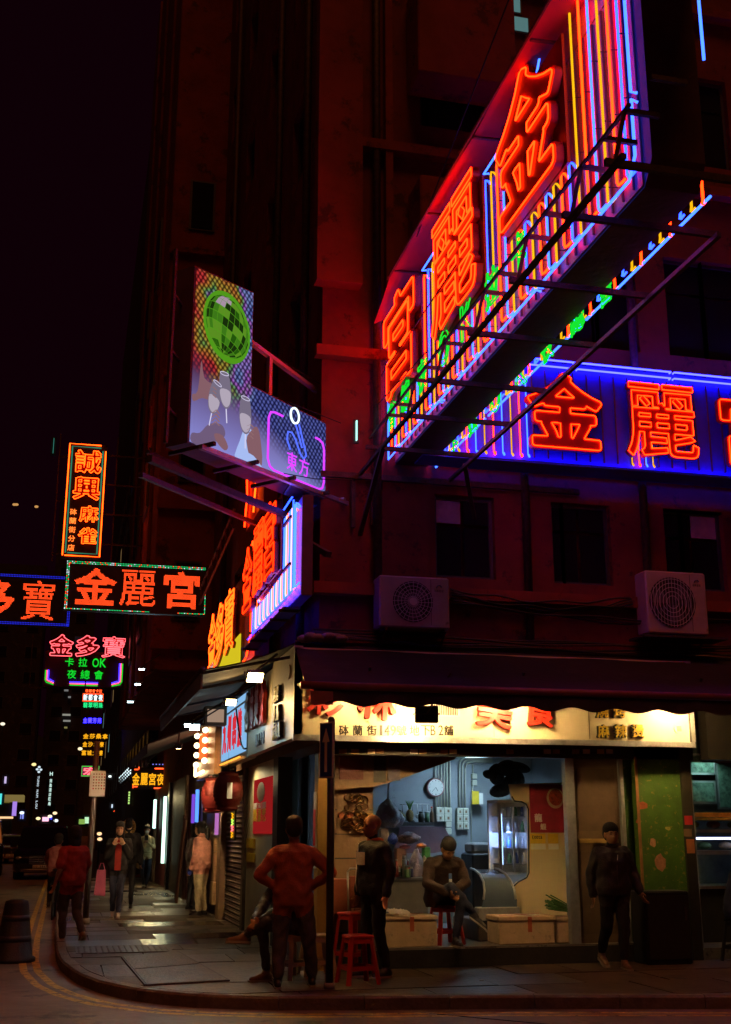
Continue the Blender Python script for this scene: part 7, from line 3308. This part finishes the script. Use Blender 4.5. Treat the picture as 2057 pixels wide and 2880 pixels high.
C_RUST = cloth('rust red shirt cloth', (.32, .085, .03))
C_SLATE = cloth('slate trousers', (.085, .085, .095))
C_BLACK = cloth('black cloth wear', (.018, .016, .018))
C_LEATH = mat('black glossy jacket', (.022, .020, .022), .45, 0, .2, 12, .3)
C_BROWNJ = mat('brown jacket', (.032, .014, .008), .8, 0, .2, 10, .3)
C_NAVY = cloth('navy trousers', (.03, .035, .07))
C_PINK = cloth('pink sweatshirt cloth', (.68, .30, .22))
C_BEIGE = cloth('beige trousers cloth', (.48, .38, .22))
C_CREAMC = cloth('cream shirt cloth', (.50, .38, .20))
C_TEE = cloth('deep red tee cloth', (.30, .02, .015))
C_GREYT = cloth('grey top cloth', (.20, .17, .16))
SHOE_D = mat('dark shoes', (.03, .025, .02), .4, 0, .2, 12, .1)
SHOE_W = mat('white shoes', (.55, .50, .45), .5, 0, .1, 12, .1)
SHOE_B = mat('tan shoes', (.20, .12, .07), .5, 0, .15, 12, .1)
SKIN_D = mat('tanned skin', (.40, .19, .09), .5, 0, .12, 20, .05)

# man with hands on hips, back to the camera
J = person_joints(1.61, pelvis=(.01, 0, .95), shl=(.19, .0, 1.385), shr=(-.19, .0, 1.385), ell=(.37, .10, 1.12), wrl=(.175, -.03, 1.00), elr=(-.40, .10, 1.15), wrr=(-.19, -.02, 1.0),
                  hil=(.10, 0, .90), hir=(-.10, 0, .90), knl=(.13, -.02, .50), knr=(-.17, -.03, .5), anl=(.145, .04, .09), anr=(-.22, -.10, .09), tol=(0, -1, 0),
                  palml=(.2, -.6, -.7), palmr=(-.2, -.6, -.7))
person('man in a rust red shirt seen from behind with his hands on his hips', (2.27, 12.18, PZ), R(172), J, C_RUST, C_SLATE, SHOE_D, SKIN_D, build=1.12, jacket=.010, voxel=.011, legw=1.28, top_len=.05)

# bald man, turned to the left
J = person_joints(1.65, knl=(.09, -.01, .5), head=(0, -.03, 1.575), wrl=(.25, -.03, .86), wrr=(-.25, -.03, .86), ell=(.25, .03, 1.12), elr=(-.25, .03, 1.12), anl=(.12, .08, .09), anr=(-.10, -.04, .09))
t, H = person('bald man in a black jacket with pale chest panel, standing by the red stools', (3.28, 12.85, PZ), R(-66), J, C_LEATH, C_BLACK, SHOE_D, mat('warm tan skin', (.50, .22, .09), .4, 0, .1, 20, .03), hairstyle='none', build=1.10, jacket=.016, voxel=.011, legw=1.1, look=(0, -.15))
b = MB()
b.ball((0, .02, 1.395), (.100, .092, .032), 16, 6)
b.build('collar', cloth('orange collar', (.65, .12, .03)), t, True, world=False)
b = MB()
pts = []
for i in range(9):
    for j in range(5):
        a = -math.pi / 2 + (-.75 + 1.0 * i / 8)
        z = 1.17 + .13 * j / 4
        pts.append((.222 * math.cos(a), .172 * math.sin(a) - .003, z - .03))
b.add(pts, [(i * 5 + j, i * 5 + 5 + j, i * 5 + 6 + j, i * 5 + j + 1) for i in range(8) for j in range(4)])
b.build('chest_panel', cloth('pale panel cloth', (.62, .50, .40)), t, True, world=False)
b = MB()
b.tube([(-.12, -.118, 1.36), (-.16, -.118, 1.12), (-.165, -.125, .95), (-.15, -.12, .86)], .005, 5)
b.build('piping', M_WHT, t, True, world=False)


# man seated inside, facing the street, leg crossed, head bowed
J = person_joints(1.68, pelvis=(0, .05, .50), waist=(0, .03, .64), chest=(0, -.04, .84), neck=(0, -.12, 1.00), head=(.0, -.23, 1.08), shl=(.19, -.08, .95), shr=(-.19, -.08, .95),
                  ell=(.25, -.16, .70), elr=(-.25, -.16, .70), wrl=(.03, -.34, .62), wrr=(-.05, -.36, .58), hil=(.09, .02, .50), hir=(-.09, .02, .50), knl=(.09, -.40, .54), knr=(-.03, -.38, .66),
                  anl=(.02, -.36, .09), anr=(.24, -.42, .36), toer=(.5, -.7, -.5), soler=(.3, .3, .9), palml=(0, 0, 1), palmr=(0, 0, 1))
t, H = person('man in a brown jacket sitting on a red stool in the shop, head bowed', (4.40, 13.98, FL), R(4), J, C_BROWNJ, C_NAVY, SHOE_D, SKIN_D, build=1.12, jacket=.018, voxel=.011, look=(.65, 0))
b = MB()
b.cb(-.005, .035, -.245, -.235, .74, .80, .003)
b.build('badge', mat('blue badge', (.10, .18, .45), .4), t, world=False)
b = MB()
b.cb(-.005, .035, -.243, -.237, .705, .739, .003)
b.build('badge_card', M_WHT, t, world=False)

# man walking out to the right
J = person_joints(1.55, pelvis=(0, 0, .95), shl=(.19, .02, 1.40), shr=(-.19, -.02, 1.40), ell=(.26, -.0, 1.13), wrl=(.31, -.10, .90), elr=(-.26, .08, 1.12), wrr=(-.24, .10, .86), knl=(.08, -.08, .50), knr=(-.09, .06, .50),
                  anl=(.07, -.05, .09), anr=(-.10, .30, .16), toer=(0, -1, -.3))
t, H = person('middle aged man in a dark jacket walking past the green wall towards the street', (6.14, 12.98, PZ), R(-6), J, cloth('charcoal jacket', (.035, .030, .028), .6), C_BLACK, SHOE_B, SKIN_D, build=1.12, jacket=.02, voxel=.010, legw=1.12)
b = MB()
b.tube([(.02, -.140, 1.23), (.0, -.152, 1.10), (.0, -.155, .90)], .004, 5)
b.build('zip', M_STEELC, t, True, world=False)
b = MB()
b.ball((0, .0, 1.318), (.088, .082, .028), 16, 6)
b.build('collar', cloth('dark collar', (.06, .04, .03)), t, True, world=False)

# man with crossed legs behind the first one, facing left
J = person_joints(1.70, pelvis=(0, .05, .52), waist=(0, .02, .66), chest=(0, -.06, .86), neck=(0, -.12, 1.03), head=(0, -.17, 1.16), shl=(.19, -.06, .98), shr=(-.19, -.06, .98),
                  ell=(.25, -.22, .74), elr=(-.25, -.22, .76), wrl=(.10, -.42, .60), wrr=(-.02, -.45, .58), hil=(.09, .02, .51), hir=(-.09, .02, .51), knl=(.08, -.42, .56), knr=(.16, -.40, .58),
                  anl=(.06, -.34, .09), anr=(-.10, -.52, .45), toer=(-.3, -1, .05), soler=(-.2, .1, 1), palml=(0, 0, 1), palmr=(0, 0, 1))
person('seated man mostly hidden behind the rust red shirt, one tan shoe crossed over', (2.42, 12.92, PZ), R(-72), J, C_LEATH, C_SLATE, SHOE_B, SKIN_D, build=1.05, jacket=.02, voxel=.013)

# woman in pink sweatshirt, side on, with ponytail
J = person_joints(1.66, ell=(.20, -.01, 1.08), elr=(-.20, .02, 1.08), wrl=(.20, -.10, .86), wrr=(-.19, -.04, .84), chest=(0, .0, 1.24), head=(0, -.05, 1.56), knl=(.07, .0, .5), knr=(-.08, -.02, .5))
t, H = person('woman with a long ponytail in pink sweatshirt and loose beige trousers', atZ(562, 2577, PZ), R(-125), J, C_PINK, C_BEIGE, SHOE_D, hairstyle='ponytail', build=1.14, jacket=.022, voxel=.013, legw=1.32)
b = MB()
b.ball(H((0, .135, .03)), (.035, .03, .035), 10, 6)
b.build('hair_tie', mat('pale blue tie', (.3, .5, .7), .5), t, True, world=False)
b = MB()
b.ball((.20, -.13, .78), (.04, .05, .07), 10, 7)
b.build('glove', mat('blue glove', (.03, .06, .5), .4), t, True, world=False)
J = person_joints(1.64, head=(0, -.03, 1.55))
person('dark haired person in a grey top half hidden behind the pink sweatshirt', atZ(541, 2560, PZ), R(120), J, C_GREYT, C_BLACK, SHOE_D, hairstyle='bob', voxel=.015)

# woman walking towards the camera, hands at collar, red shirt under black jacket
J = person_joints(1.64, ell=(.21, -.06, 1.10), elr=(-.21, -.06, 1.10), wrl=(.10, -.17, 1.30), wrr=(-.10, -.17, 1.30), knl=(.06, -.08, .5), anl=(.05, -.10, .09), knr=(-.07, .02, .5), anr=(-.07, .16, .10), palml=(-1, 0, 0), palmr=(1, 0, 0))
t, H = person('woman in a black jacket and red shirt walking forward holding her lapels', atZ(325, 2583, PZ), R(-6), J, C_BLACK, C_NAVY, SHOE_W, hairstyle='long', voxel=.012, jacket=.018)
b = MB()
pts = []
for i in range(5):
    for j in range(8):
        u = -.055 + .11 * i / 4
        z = .82 + .54 * j / 7
        pts.append((u, -.150 + .25 * u * u + (.0 if z < 1.2 else (z - 1.2) * .25), z))
b.add(pts, [(i * 8 + j, i * 8 + 8 + j, i * 8 + 9 + j, i * 8 + j + 1) for i in range(4) for j in range(7)])
b.build('shirt_front', C_TEE, t, True, world=False)
q = atZ(325, 2583, PZ)
t = thing('shopping_bag', 'tall pink shopping bag carried at the side of the woman in the black jacket', 'bag', (q.x - .30, q.y, .60))
b = MB()
b.slab([(q.x - .40, q.y - .05, .52), (q.x - .20, q.y - .05, .50), (q.x - .21, q.y - .03, .95), (q.x - .36, q.y - .03, .95)], (0, 1, 0), .08)
b.build('body', mat('pink bag', (.50, .10, .22), .5, 0, .12, 9, .3), t)
b = MB()
b.tube([(q.x - .34, q.y, .95), (q.x - .31, q.y, 1.06), (q.x - .26, q.y, 1.06), (q.x - .23, q.y, .95)], .008, 5)
b.build('handle', mat('pink bag', (.50, .10, .22)), t, True)
# person with fur hood behind her and cyclist
J = person_joints(1.74)
q = atZ(352, 2558, PZ)
t, H = person('person in a dark coat with a tan fur trimmed hood behind the woman', q, R(170), J, C_BLACK, C_BLACK, SHOE_D, hairstyle='short', voxel=.016, jacket=.03)
b = MB()
for i in range(18):
    a = i * math.pi / 9
    b.ball((.115 * math.cos(a), .05, 1.58 + .13 * math.sin(a)), (.035, .03, .035), 7, 5)
b.build('fur_trim', mat('tan fur', (.40, .24, .08), .9, 0, .4, 60, 1.0), t, True, world=False)
J = person_joints(1.66, pelvis=(0, .10, .95), waist=(0, .03, 1.05), chest=(0, -.10, 1.20), neck=(0, -.22, 1.35), head=(0, -.28, 1.47), shl=(.18, -.17, 1.30), shr=(-.18, -.17, 1.30), ell=(.22, -.32, 1.10), elr=(-.22, -.32, 1.10), wrl=(.20, -.50, 1.02), wrr=(-.20, -.50, 1.02),
                  hil=(.09, .08, .92), hir=(-.09, .08, .92), knl=(.10, -.18, .66), knr=(-.10, -.02, .52), anl=(.11, -.08, .28), anr=(-.11, .05, .12))
q = Vector((-.10, 24.6, 0))
person('cyclist in a dull pink top bent over the handlebar behind the kerb pole', q, R(178), J, cloth('dull pink top', (.30, .10, .09)), C_BLACK, SHOE_D, hairstyle='short', voxel=.016)
t = thing('bicycle', 'dark bicycle ridden along the kerb behind the pole', 'bicycle', q, R(178))
for nm, y in (('front_wheel', -.58), ('rear_wheel', .48)):
    b = MB()
    b.tube([(0, y + .33 * math.cos(a * math.pi / 12), .33 + .33 * math.sin(a * math.pi / 12)) for a in range(24)], .018, 6, True)
    for k in range(8):
        b.tube([(0, y, .33), (0, y + .32 * math.cos(k * math.pi / 4), .33 + .32 * math.sin(k * math.pi / 4))], .003, 3)
    b.build(nm, M_DARK, t, True, world=False)
b = MB()
for P in ([(0, .48, .33), (0, .05, .30), (0, -.42, .78), (0, .16, .78), (0, .48, .33)], [(0, .05, .30), (0, .20, .88)], [(0, -.58, .33), (0, -.42, .78), (0, -.40, .98)]):
    b.tube(P, .016, 6)
b.build('frame', M_STEEL, t, world=False)
b = MB()
b.tube([(-.26, -.48, 1.0), (-.1, -.42, 1.02), (.1, -.42, 1.02), (.26, -.48, 1.0)], .013, 6)
b.build('handlebar', M_STEELC, t, world=False)
b = MB()
b.ball((0, .20, .90), (.07, .13, .03), 10, 6)
b.build('saddle', M_DARK, t, True, world=False)

# woman in the red tee walking off to the left, from behind
J = person_joints(1.64, knl=(.08, -.10, .50), anl=(.08, -.06, .10), knr=(-.06, .06, .50), anr=(-.05, .34, .20), toer=(0, -.7, -.7), ell=(.24, .06, 1.10), wrl=(.25, -.06, .88), elr=(-.24, -.03, 1.10), wrr=(-.22, -.14, .90))
person('dark haired woman in a deep red tee stepping off the kerb at the left', atZ(193, 2662, .02), R(205), J, C_TEE, cloth('dark jeans', (.05, .035, .035)), SHOE_B, hairstyle='bob', voxel=.011, sleeve=.5, legw=1.1, jacket=.02, build=1.05)
# far person with a phone and mask
J = person_joints(1.64, wrl=(.06, -.24, 1.24), wrr=(-.06, -.24, 1.24), ell=(.22, -.08, 1.12), elr=(-.22, -.08, 1.12), anl=(.04, -.12, .09), anr=(-.04, .18, .1), palml=(-1, 0, 0), palmr=(1, 0, 0))
q = Vector((2.22, 34.0, PZ))
t, H = person('far pedestrian in a cream shirt and face mask looking at a phone', q, R(-6), J, C_CREAMC, C_NAVY, SHOE_D, hairstyle='short', voxel=.015)
b = MB()
b.ball(H((0, -.075, -.045)), (.058, .045, .045), 12, 8)
b.build('mask', M_WHT, t, True, world=False)
b = MB()
b.cb(-.05, .05, -.31, -.30, 1.26, 1.40, .004)
b.build('phone', M_DARK, t, world=False)
b = MB()
b.ball((0, 0, .96), (.19, .14, .06), 14, 6)
b.slab([(-.19, .02, .96), (-.26, .03, .55), (-.17, .05, .50), (-.12, .04, .92)], (0, 1, 0), .03)
b.build('tied_jacket', C_CREAMC, t, True, world=False)
# seated figure by the food stall
J = person_joints(1.66, pelvis=(0, .05, .55), waist=(0, .03, .69), chest=(0, -.04, .90), neck=(0, -.08, 1.08), head=(0, -.12, 1.21), shl=(.18, -.05, 1.02), shr=(-.18, -.05, 1.02), ell=(.22, -.12, .76), elr=(-.22, -.12, .76), wrl=(.12, -.34, .70), wrr=(-.12, -.34, .70),
                  hil=(.09, .02, .55), hir=(-.09, .02, .55), knl=(.10, -.42, .58), knr=(-.10, -.42, .58), anl=(.10, -.40, .12), anr=(-.10, -.36, .12))
q = atZ(1995, 2640, .2)
person('figure in dark blue with light brown hair sitting beside the lit food stall', (7.95, 13.35, .15), R(50), J, cloth('midnight blue coat', (.02, .022, .06)), C_BLACK, SHOE_B, hairstyle='bob', hair=mat('light brown hair', (.22, .12, .04), .5, 0, .3, 60, .5), voxel=.014, jacket=.03)
stool('dark stool under the seated figure beside the lit food stall', (7.93, 13.38, .12), M_DARK, .48, .6, 'dark stools')

# ================================================================ vehicles


def loft(b, secs, m=0):
    n = len(secs[0])
    vs = [p for s_ in secs for p in s_]
    fs = []
    for i in range(len(secs) - 1):
        for j in range(n):
            j2 = (j + 1) % n
            fs.append((i * n + j, i * n + j2, (i + 1) * n + j2, (i + 1) * n + j))
    fs += [tuple(range(n - 1, -1, -1)), tuple((len(secs) - 1) * n + j for j in range(n))]
    b.add(vs, fs, m)


M_CARB = mat('black car paint', (.012, .012, .016), .15, .2, .1, 4, 0, coat=1.0)
M_CGLASS = mat('car glass', (.01, .01, .014), .05, 0, .1, 4, 0, spec=.9)
M_TYRE = mat('tyre rubber', (.02, .02, .02), .8)
M_CHROME = mat('chrome', (.6, .6, .62), .15, 1.0, .05, 4, 0)


def car(name, label, cat, loc, rz, W=1.85, Ln=4.7, Hh=1.72, hood=.98, paint=None, box=False, plate='LU 5847', group=None, beltz=.95):
    """front faces -Y; origin on the ground below the middle of the front bumper"""
    paint = paint or M_CARB
    t = thing(name, label, cat, loc, rz, group)
    b = MB()
    w = W / 2

    def sec(y, zl, zh, ww):
        r_ = .10
        return [(-ww + r_, y, zl), (ww - r_, y, zl), (ww, y, zl + r_), (ww, y, zh - r_), (ww - r_ * 1.3, y, zh), (-ww + r_ * 1.3, y, zh), (-ww, y, zh - r_), (-ww, y, zl + r_)]
    if box:
        loft(b, [sec(0, .28, .95, w * .93), sec(.12, .25, 1.08, w), sec(.9, .25, 1.2, w), sec(Ln - .1, .25, 1.2, w), sec(Ln, .3, 1.15, w * .97)])
    else:
        loft(b, [sec(-.02, .34, .72, w * .78), sec(.10, .26, .84, w * .93), sec(.45, .22, hood - .04, w), sec(1.25, .22, hood + .04, w), sec(Ln - .9, .22, hood + .06, w), sec(Ln - .1, .3, hood, w * .96), sec(Ln, .4, .85, w * .9)])
    b.build('body', paint, t, True, world=False)

    def cab(y, z, ww):
        return [(-ww, y, z), (ww, y, z)]
    b = MB()
    if box:
        y0, y1, y2, y3, top = .75, 1.35, Ln - .25, Ln - .05, Hh
        lo = 1.19
    else:
        y0, y1, y2, y3, top = 1.15, 2.0, Ln - 1.2, Ln - .35, Hh
        lo = hood + .02
    q = [(y0, lo), (y1, top - .06), (y1 + .3, top), (y2, top - .02), (y3, lo)]
    prof = []
    vs = []
    for (y, z) in q:
        ww = w * (.93 if z < lo + .05 else .80)
        vs += [(-ww, y, z), (ww, y, z)]
    b.add(vs, [(2 * i, 2 * i + 1, 2 * i + 3, 2 * i + 2) for i in range(4)] + [(0, 2, 4, 6, 8), (9, 7, 5, 3, 1)])
    b.build('roof', paint, t, world=False)
    b = MB()
    e = .012
    d = Vector((0, y1 - y0, top - .06 - lo)).normalized()
    nrm = Vector((0, -d.z, d.y))
    A = [Vector((-w * .88, y0, lo)) + d * .06, Vector((w * .88, y0, lo)) + d * .06, Vector((w * .76, y1, top - .06)) - d * .06, Vector((-w * .76, y1, top - .06)) - d * .06]
    b.slab([p + nrm * .004 for p in A], nrm, .008)
    b.build('windscreen', M_CGLASS, t, world=False)
    for s_ in (-1, 1):
        b = MB()
        P = [(s_ * (w * .93 + .0), y0 + .35, lo + .05), (s_ * (w * .93), y3 - .3, lo + .05), (s_ * w * .82, y2 - .05, top - .12), (s_ * w * .82, y1 + .12, top - .12)]
        b.slab(P, (s_, 0, .25), .014)
        b.build('side_window', M_CGLASS, t, world=False)
        b = MB()
        b.cb(*(sorted((s_ * w * .97, s_ * (w + .20)))), y0 + .38, y0 + .50, lo + .0, lo + .16, .025)
        b.build('wing_mirror', paint, t, world=False)
        for y in (.85, Ln - .85):
            b = MB()
            c = (s_ * (w - .12), y, .33)
            b.lathe([(.30, -.10), (.33, -.06), (.33, .06), (.30, .10)], (0, 0, 0), 22, axis='x')
            b.v = [(p[0] + c[0], p[1] + c[1], p[2] + c[2]) for p in b.v]
            wh = b.build('wheel', M_TYRE, t, True, world=False)
            b = MB()
            b.lathe([(.20, .0), (.19, .02)], (0, 0, 0), 16, axis='x')
            b.v = [(p[0] * s_ + c[0] + s_ * .09, p[1] + c[1], p[2] + c[2]) for p in b.v]
            b.build('rim', M_CHROME, wh, True, world=False)
        b = MB()
        hz = .72 if not box else .80
        b.ball((s_ * w * .74, .10 if not box else .0, hz), (.17, .10, .075), 12, 7)
        b.build('headlight', mat('headlamp glass', (.35, .37, .42), .08, .3, .05, 4, 0, coat=1), t, True, world=False)
    b = MB()
    b.cb(-w * .42, w * .42, -.055, -.02, .50, .80, .012)
    g = b.build('grille', M_BLKP, t, world=False)
    for k in range(4):
        b = MB()
        b.bx(-w * .40, w * .40, -.066, -.056, .54 + k * .065, .555 + k * .065)
        b.build('slat', M_CHROME, g, world=False)
    b = MB()
    b.tube([(.09 * math.cos(a * math.pi / 10), -.075, .68 + .09 * math.sin(a * math.pi / 10)) for a in range(20)], .008, 5, True)
    b.build('emblem', M_CHROME, t, True, world=False)
    b = MB()
    b.cb(-.26, .26, -.075, -.06, .39, .50, .006)
    pl = b.build('number_plate', M_WHT, t, world=False)
    for k, ch in enumerate(plate):
        if ch != ' ':
            letter(pl, ch, -.20 + k * .067, .445, .048, .07, -.076, .003, M_BLKP, .02)
    b = MB()
    b.bar((-w * .7, -.05, .30), (w * .7, -.05, .30), .02, .03)
    b.build('bumper_trim', M_CHROME, t, world=False)
    return t


car('black_car', 'glossy black people carrier facing the camera on the side street', 'car', (-.72, 44.0, 0), R(-1), W=1.9, Ln=4.8, Hh=1.82, hood=1.05)
car('dark_van', 'big dark van behind the black car at the left edge of the street', 'van', (-3.2, 47.0, 0), R(2), W=2.1, Ln=5.5, Hh=2.1, box=True, plate='NX 302', paint=mat('dark blue van paint', (.012, .012, .03), .2, .2, .1, 4, 0, coat=1))
car('silver_car', 'dim parked saloon behind the cyclist further up the street', 'car', (-.75, 53, 0), 0, W=1.7, Ln=4.4, Hh=1.45, hood=.9, paint=mat('grey car paint', (.10, .09, .10), .25, .5, .1, 4, 0, coat=.8), plate='PT 61')
car('far_taxi', 'distant car beyond the black one on the street', 'car', (-2.6, 66, 0), 0, W=1.7, Ln=4.4, Hh=1.5, hood=.9, paint=mat('maroon car paint', (.12, .01, .01), .25, .3, .1, 4, 0, coat=.8), plate='DK 88')

# ================================================================ far street lights and shop glows
t = thing('kiosk', 'yellow lit kiosk canopy at the left end of the street', 'kiosk', atY(30, 2310, 70))
a, c = atY(-40, 2305, 70), atY(52, 2255, 70)
b = MB()
b.bx(a.x, c.x + .3, 69.0, 71, c.z + .0, c.z + .35)
b.build('canopy', glow('lit canopy', (.55, .40, .12), .35), t)
b = MB()
b.bx(a.x, c.x - .5, 69.6, 71, a.z + .9, c.z - .01)
b.build('signboard', glow('dim yellow board', (.55, .42, .08), .22), t)
b = MB()
b.bx(a.x, c.x - .3, 69.8, 71, 0, a.z + .89)
b.build('stall_front', M_DARK, t)
b = MB()
b.bx(a.x, c.x - .2, 69.7, 69.78, a.z + .05, a.z + .16)
b.build('light_strip', glow('kiosk strip', (1, .6, .3), 1.2), t)
b = MB()
b.bx(c.x - .28, c.x - .05, 69.6, 69.7, a.z + .2, a.z + 1.3)
b.build('side_panel', glow('kiosk violet panel', (.45, .25, .9), .9), t)
far = [('shop_glow', 'blue white lit shopfront low beyond the van', 57, 68, 2282, 2303, 95, (.25, .3, 1), .9),
       ('shop_glow', 'bright white and red lit shopfront under the white vertical signs', 119, 138, 2298, 2310, 100, (.9, .45, .6), 1.6),
       ('shop_glow', 'small deep blue light beside the white and red shopfront', 139, 147, 2298, 2305, 100, (.05, .06, 1), 1.2),
       ('shop_glow', 'lime green lit shopfront behind the notice pole', 222, 240, 2304, 2318, 75, (.45, .8, .15), .5),
       ('shop_glow', 'pale window light beside the lime shopfront', 238, 251, 2298, 2316, 75, (.6, 1, .6), .9),
       ('shop_glow', 'teal sign fragment cut by the left frame edge', -4, 6, 2232, 2262, 60, (.1, .9, .9), .9),
       ('shop_glow', 'orange and violet light high on the left buildings', 12, 19, 2184, 2203, 60, (.75, .6, 1), .8),
       ('shop_glow', 'small red light beside the far pavement', 364, 371, 2273, 2285, 68, (1, .03, .02), .5),
       ('shop_glow', 'tiny blue tube beyond the far pavement', 357, 361, 2330, 2340, 60, (.1, .15, 1), 1.5),
       ('shop_glow', 'small white lamp right of the number of far signs', 306, 314, 2181, 2186, 60, (.9, 1, .95), 1.6),
       ('shop_glow', 'short vertical white light low over the far pavement', 314, 318, 2262, 2272, 60, (.7, .85, 1), 1.0),
       ('lit_strip', 'thin teal strip of light high above the mahjong sign', 149, 153, 1232, 1272, 45, (.12, .7, .55), .35),
       ('lit_strip', 'upright pale teal tube on the corner wall beside the billboard', 1003, 1006, 1182, 1237, 13.4, (.45, 1, .9), 1.6)]
for nm, lb, px0, px1, py0, py1, Y, c_, s_ in far:
    a, c = atY(px0, py1, Y), atY(px1, py0, Y)
    t = thing(nm, lb, 'shop light' if nm == 'shop_glow' else 'light strip', a)
    k = Y / 100
    b = MB()
    b.bx(a.x, c.x, Y, Y + .3 * k, a.z, c.z)
    b.build('panel', glow('far light %s' % lb[:18], c_, s_), t)
    b = MB()
    b.bx(a.x - .2 * k, c.x + .2 * k, Y + .31 * k, Y + .5 * k, a.z - .2 * k, c.z + .2 * k)
    b.build('backing', M_DARK, t)
# office tower lit strips
for px0, px1, py, c_ in ((176, 199, 2009, (.6, .6, .5)), (178, 199, 2026, (.5, .5, .45)), (181, 190, 2045, (.5, .45, .15)), (192, 200, 1959, (.4, .4, .4)), (181, 193, 1940, (.35, .35, .35))):
    a, c = atY(px0, py + 2, 159), atY(px1, py - 2, 159)
    b = MB()
    b.bx(a.x, c.x, 159.5, 159.9, a.z, c.z)
    b.v = [tuple(p) for p in b.v]
    b.build('lit_floor', glow('office strip %d' % px0 + str(py), c_, .45), b4)
# street lamps
lampspots = [(8, 2036, 62, (.9, .8, .6)), (96, 2150, 80, (1, .75, .3)), (226, 2106, 58, (1, .8, .5)), (155, 2287, 95, (1, .7, .4)), (158, 2308, 98, (.8, .9, 1)), (108, 2302, 98, (1, .8, .4)), (62, 2286, 90, (.8, .95, 1)), (141, 2296, 99, (1, .85, .6)), (280, 2345, 40, (1, .6, .3)), (281, 2360, 40, (1, .55, .2)), (47, 1419, 480, (1, .5, .15)), (41, 1419, 480, (1, .6, .3)), (103, 1425, 480, (1, .6, .3))]
lb_ = ('near the left frame edge, highest', 'amber, beside the tall latin sign', 'beside the middle amber sign', 'low, right of the hotel sign', 'cool white, low between the far signs', 'warm, low left of the bright shopfront', 'pale, above the blue shopfront', 'warm, above the bright shopfront', 'behind the cyclist, upper', 'behind the cyclist, lower', 'on the hillside, second from left', 'on the hillside, leftmost', 'on the hillside, rightmost')
for (px, py, Y, c_), l_ in zip(lampspots, lb_):
    p = atY(px, py, Y)
    t = thing('street_lamp', 'tiny lit lamp ' + l_, 'street lamp', (p.x, p.y, max(0, p.z - 8) if Y < 200 else p.z - 1), 0)
    b = MB()
    r_ = Y * .0011 + .01
    b.ball(p, (r_ * 1.5, r_, r_), 8, 6)
    b.build('lamp_head', glow('far lamp %s' % l_[:12], c_, 1.4 if Y < 200 else .6), t, True)
    b = MB()
    b.bar(p + Vector((0, .1, -r_)), (p.x, p.y + .1, max(0, p.z - 8) if Y < 200 else p.z - 1), .05 if Y < 200 else .3)
    b.build('post', M_DARK, t)
# cable stays between sign frames and walls
stays = [((1050, 800, 3.6), (1240, 640, 3.62), 'thin stay cable in front of the far end of the big sign')]
t = thing('stay_wire', 'thin stay wires crossing in front of the billboard', 'wires', (2, 12.5, 6.5))
for (p, q) in ((atX(560, 860, 1.2), atX(900, 1080, SW)), (atX(540, 1010, 1.2), atX(960, 1190, SW)), (atX(555, 1120, 1.2), atX(735, 950, 2.6)), (atX(545, 1000, 1.2), atX(715, 880, 2.6)), (atX(790, 1330, 2.2), atX(990, 1350, SW + .05))):
    b = MB()
    b.tube([p, (p + q) / 2 + Vector((0, 0, -.03)), q], .006, 5)
    b.build('wire', M_DARK, t, True)
t = thing('sign_stay_wire', 'stay wires tying the big neon sign to the wall', 'wires', (3.6, 12, 7.5))
for (p, q) in (((3.45, 11.5, 8.1), (3.5, 7.2, 9.4)), ((3.55, 13.5, 7.2), (3.4, 10.0, 7.0)), ((3.5, 13.5, 6.8), (3.4, 11, 6.5))):
    b = MB()
    b.tube([p, q], .008, 5)
    b.build('wire', M_DARK, t, True)

# trodden gum on the pavement
b = MB()
rng = random.Random(12)
for i in range(240):
    x, y = rng.uniform(.3, 7.5), rng.uniform(11.3, 22)
    if not inside(x, y) or y > FY - .05 and x > SW - .1:
        continue
    r_ = rng.uniform(.008, .022)
    b.add([(x + r_ * rng.uniform(.7, 1.2) * math.cos(a), y + r_ * rng.uniform(.7, 1.2) * math.sin(a), PZ + .0055) for a in (0, 1, 2, 3.1, 4.2, 5.2)], [(0, 1, 2, 3, 4, 5)])
tag(b.build('gum_spots', mat('old gum', (.03, .027, .025), .6)), 'dark trodden gum spots scattered over the corner pavement', 'litter', kind='stuff')
b = MB()
b.ball((4.25, 12.2, PZ + .014), (.03, .02, .009), 7, 4)
tag(b.build('paper_scrap', mat('pale scrap', (.5, .4, .3), .8, 0, .3, 40, .6)), 'small pale paper scrap in the middle of the front pavement', 'litter')
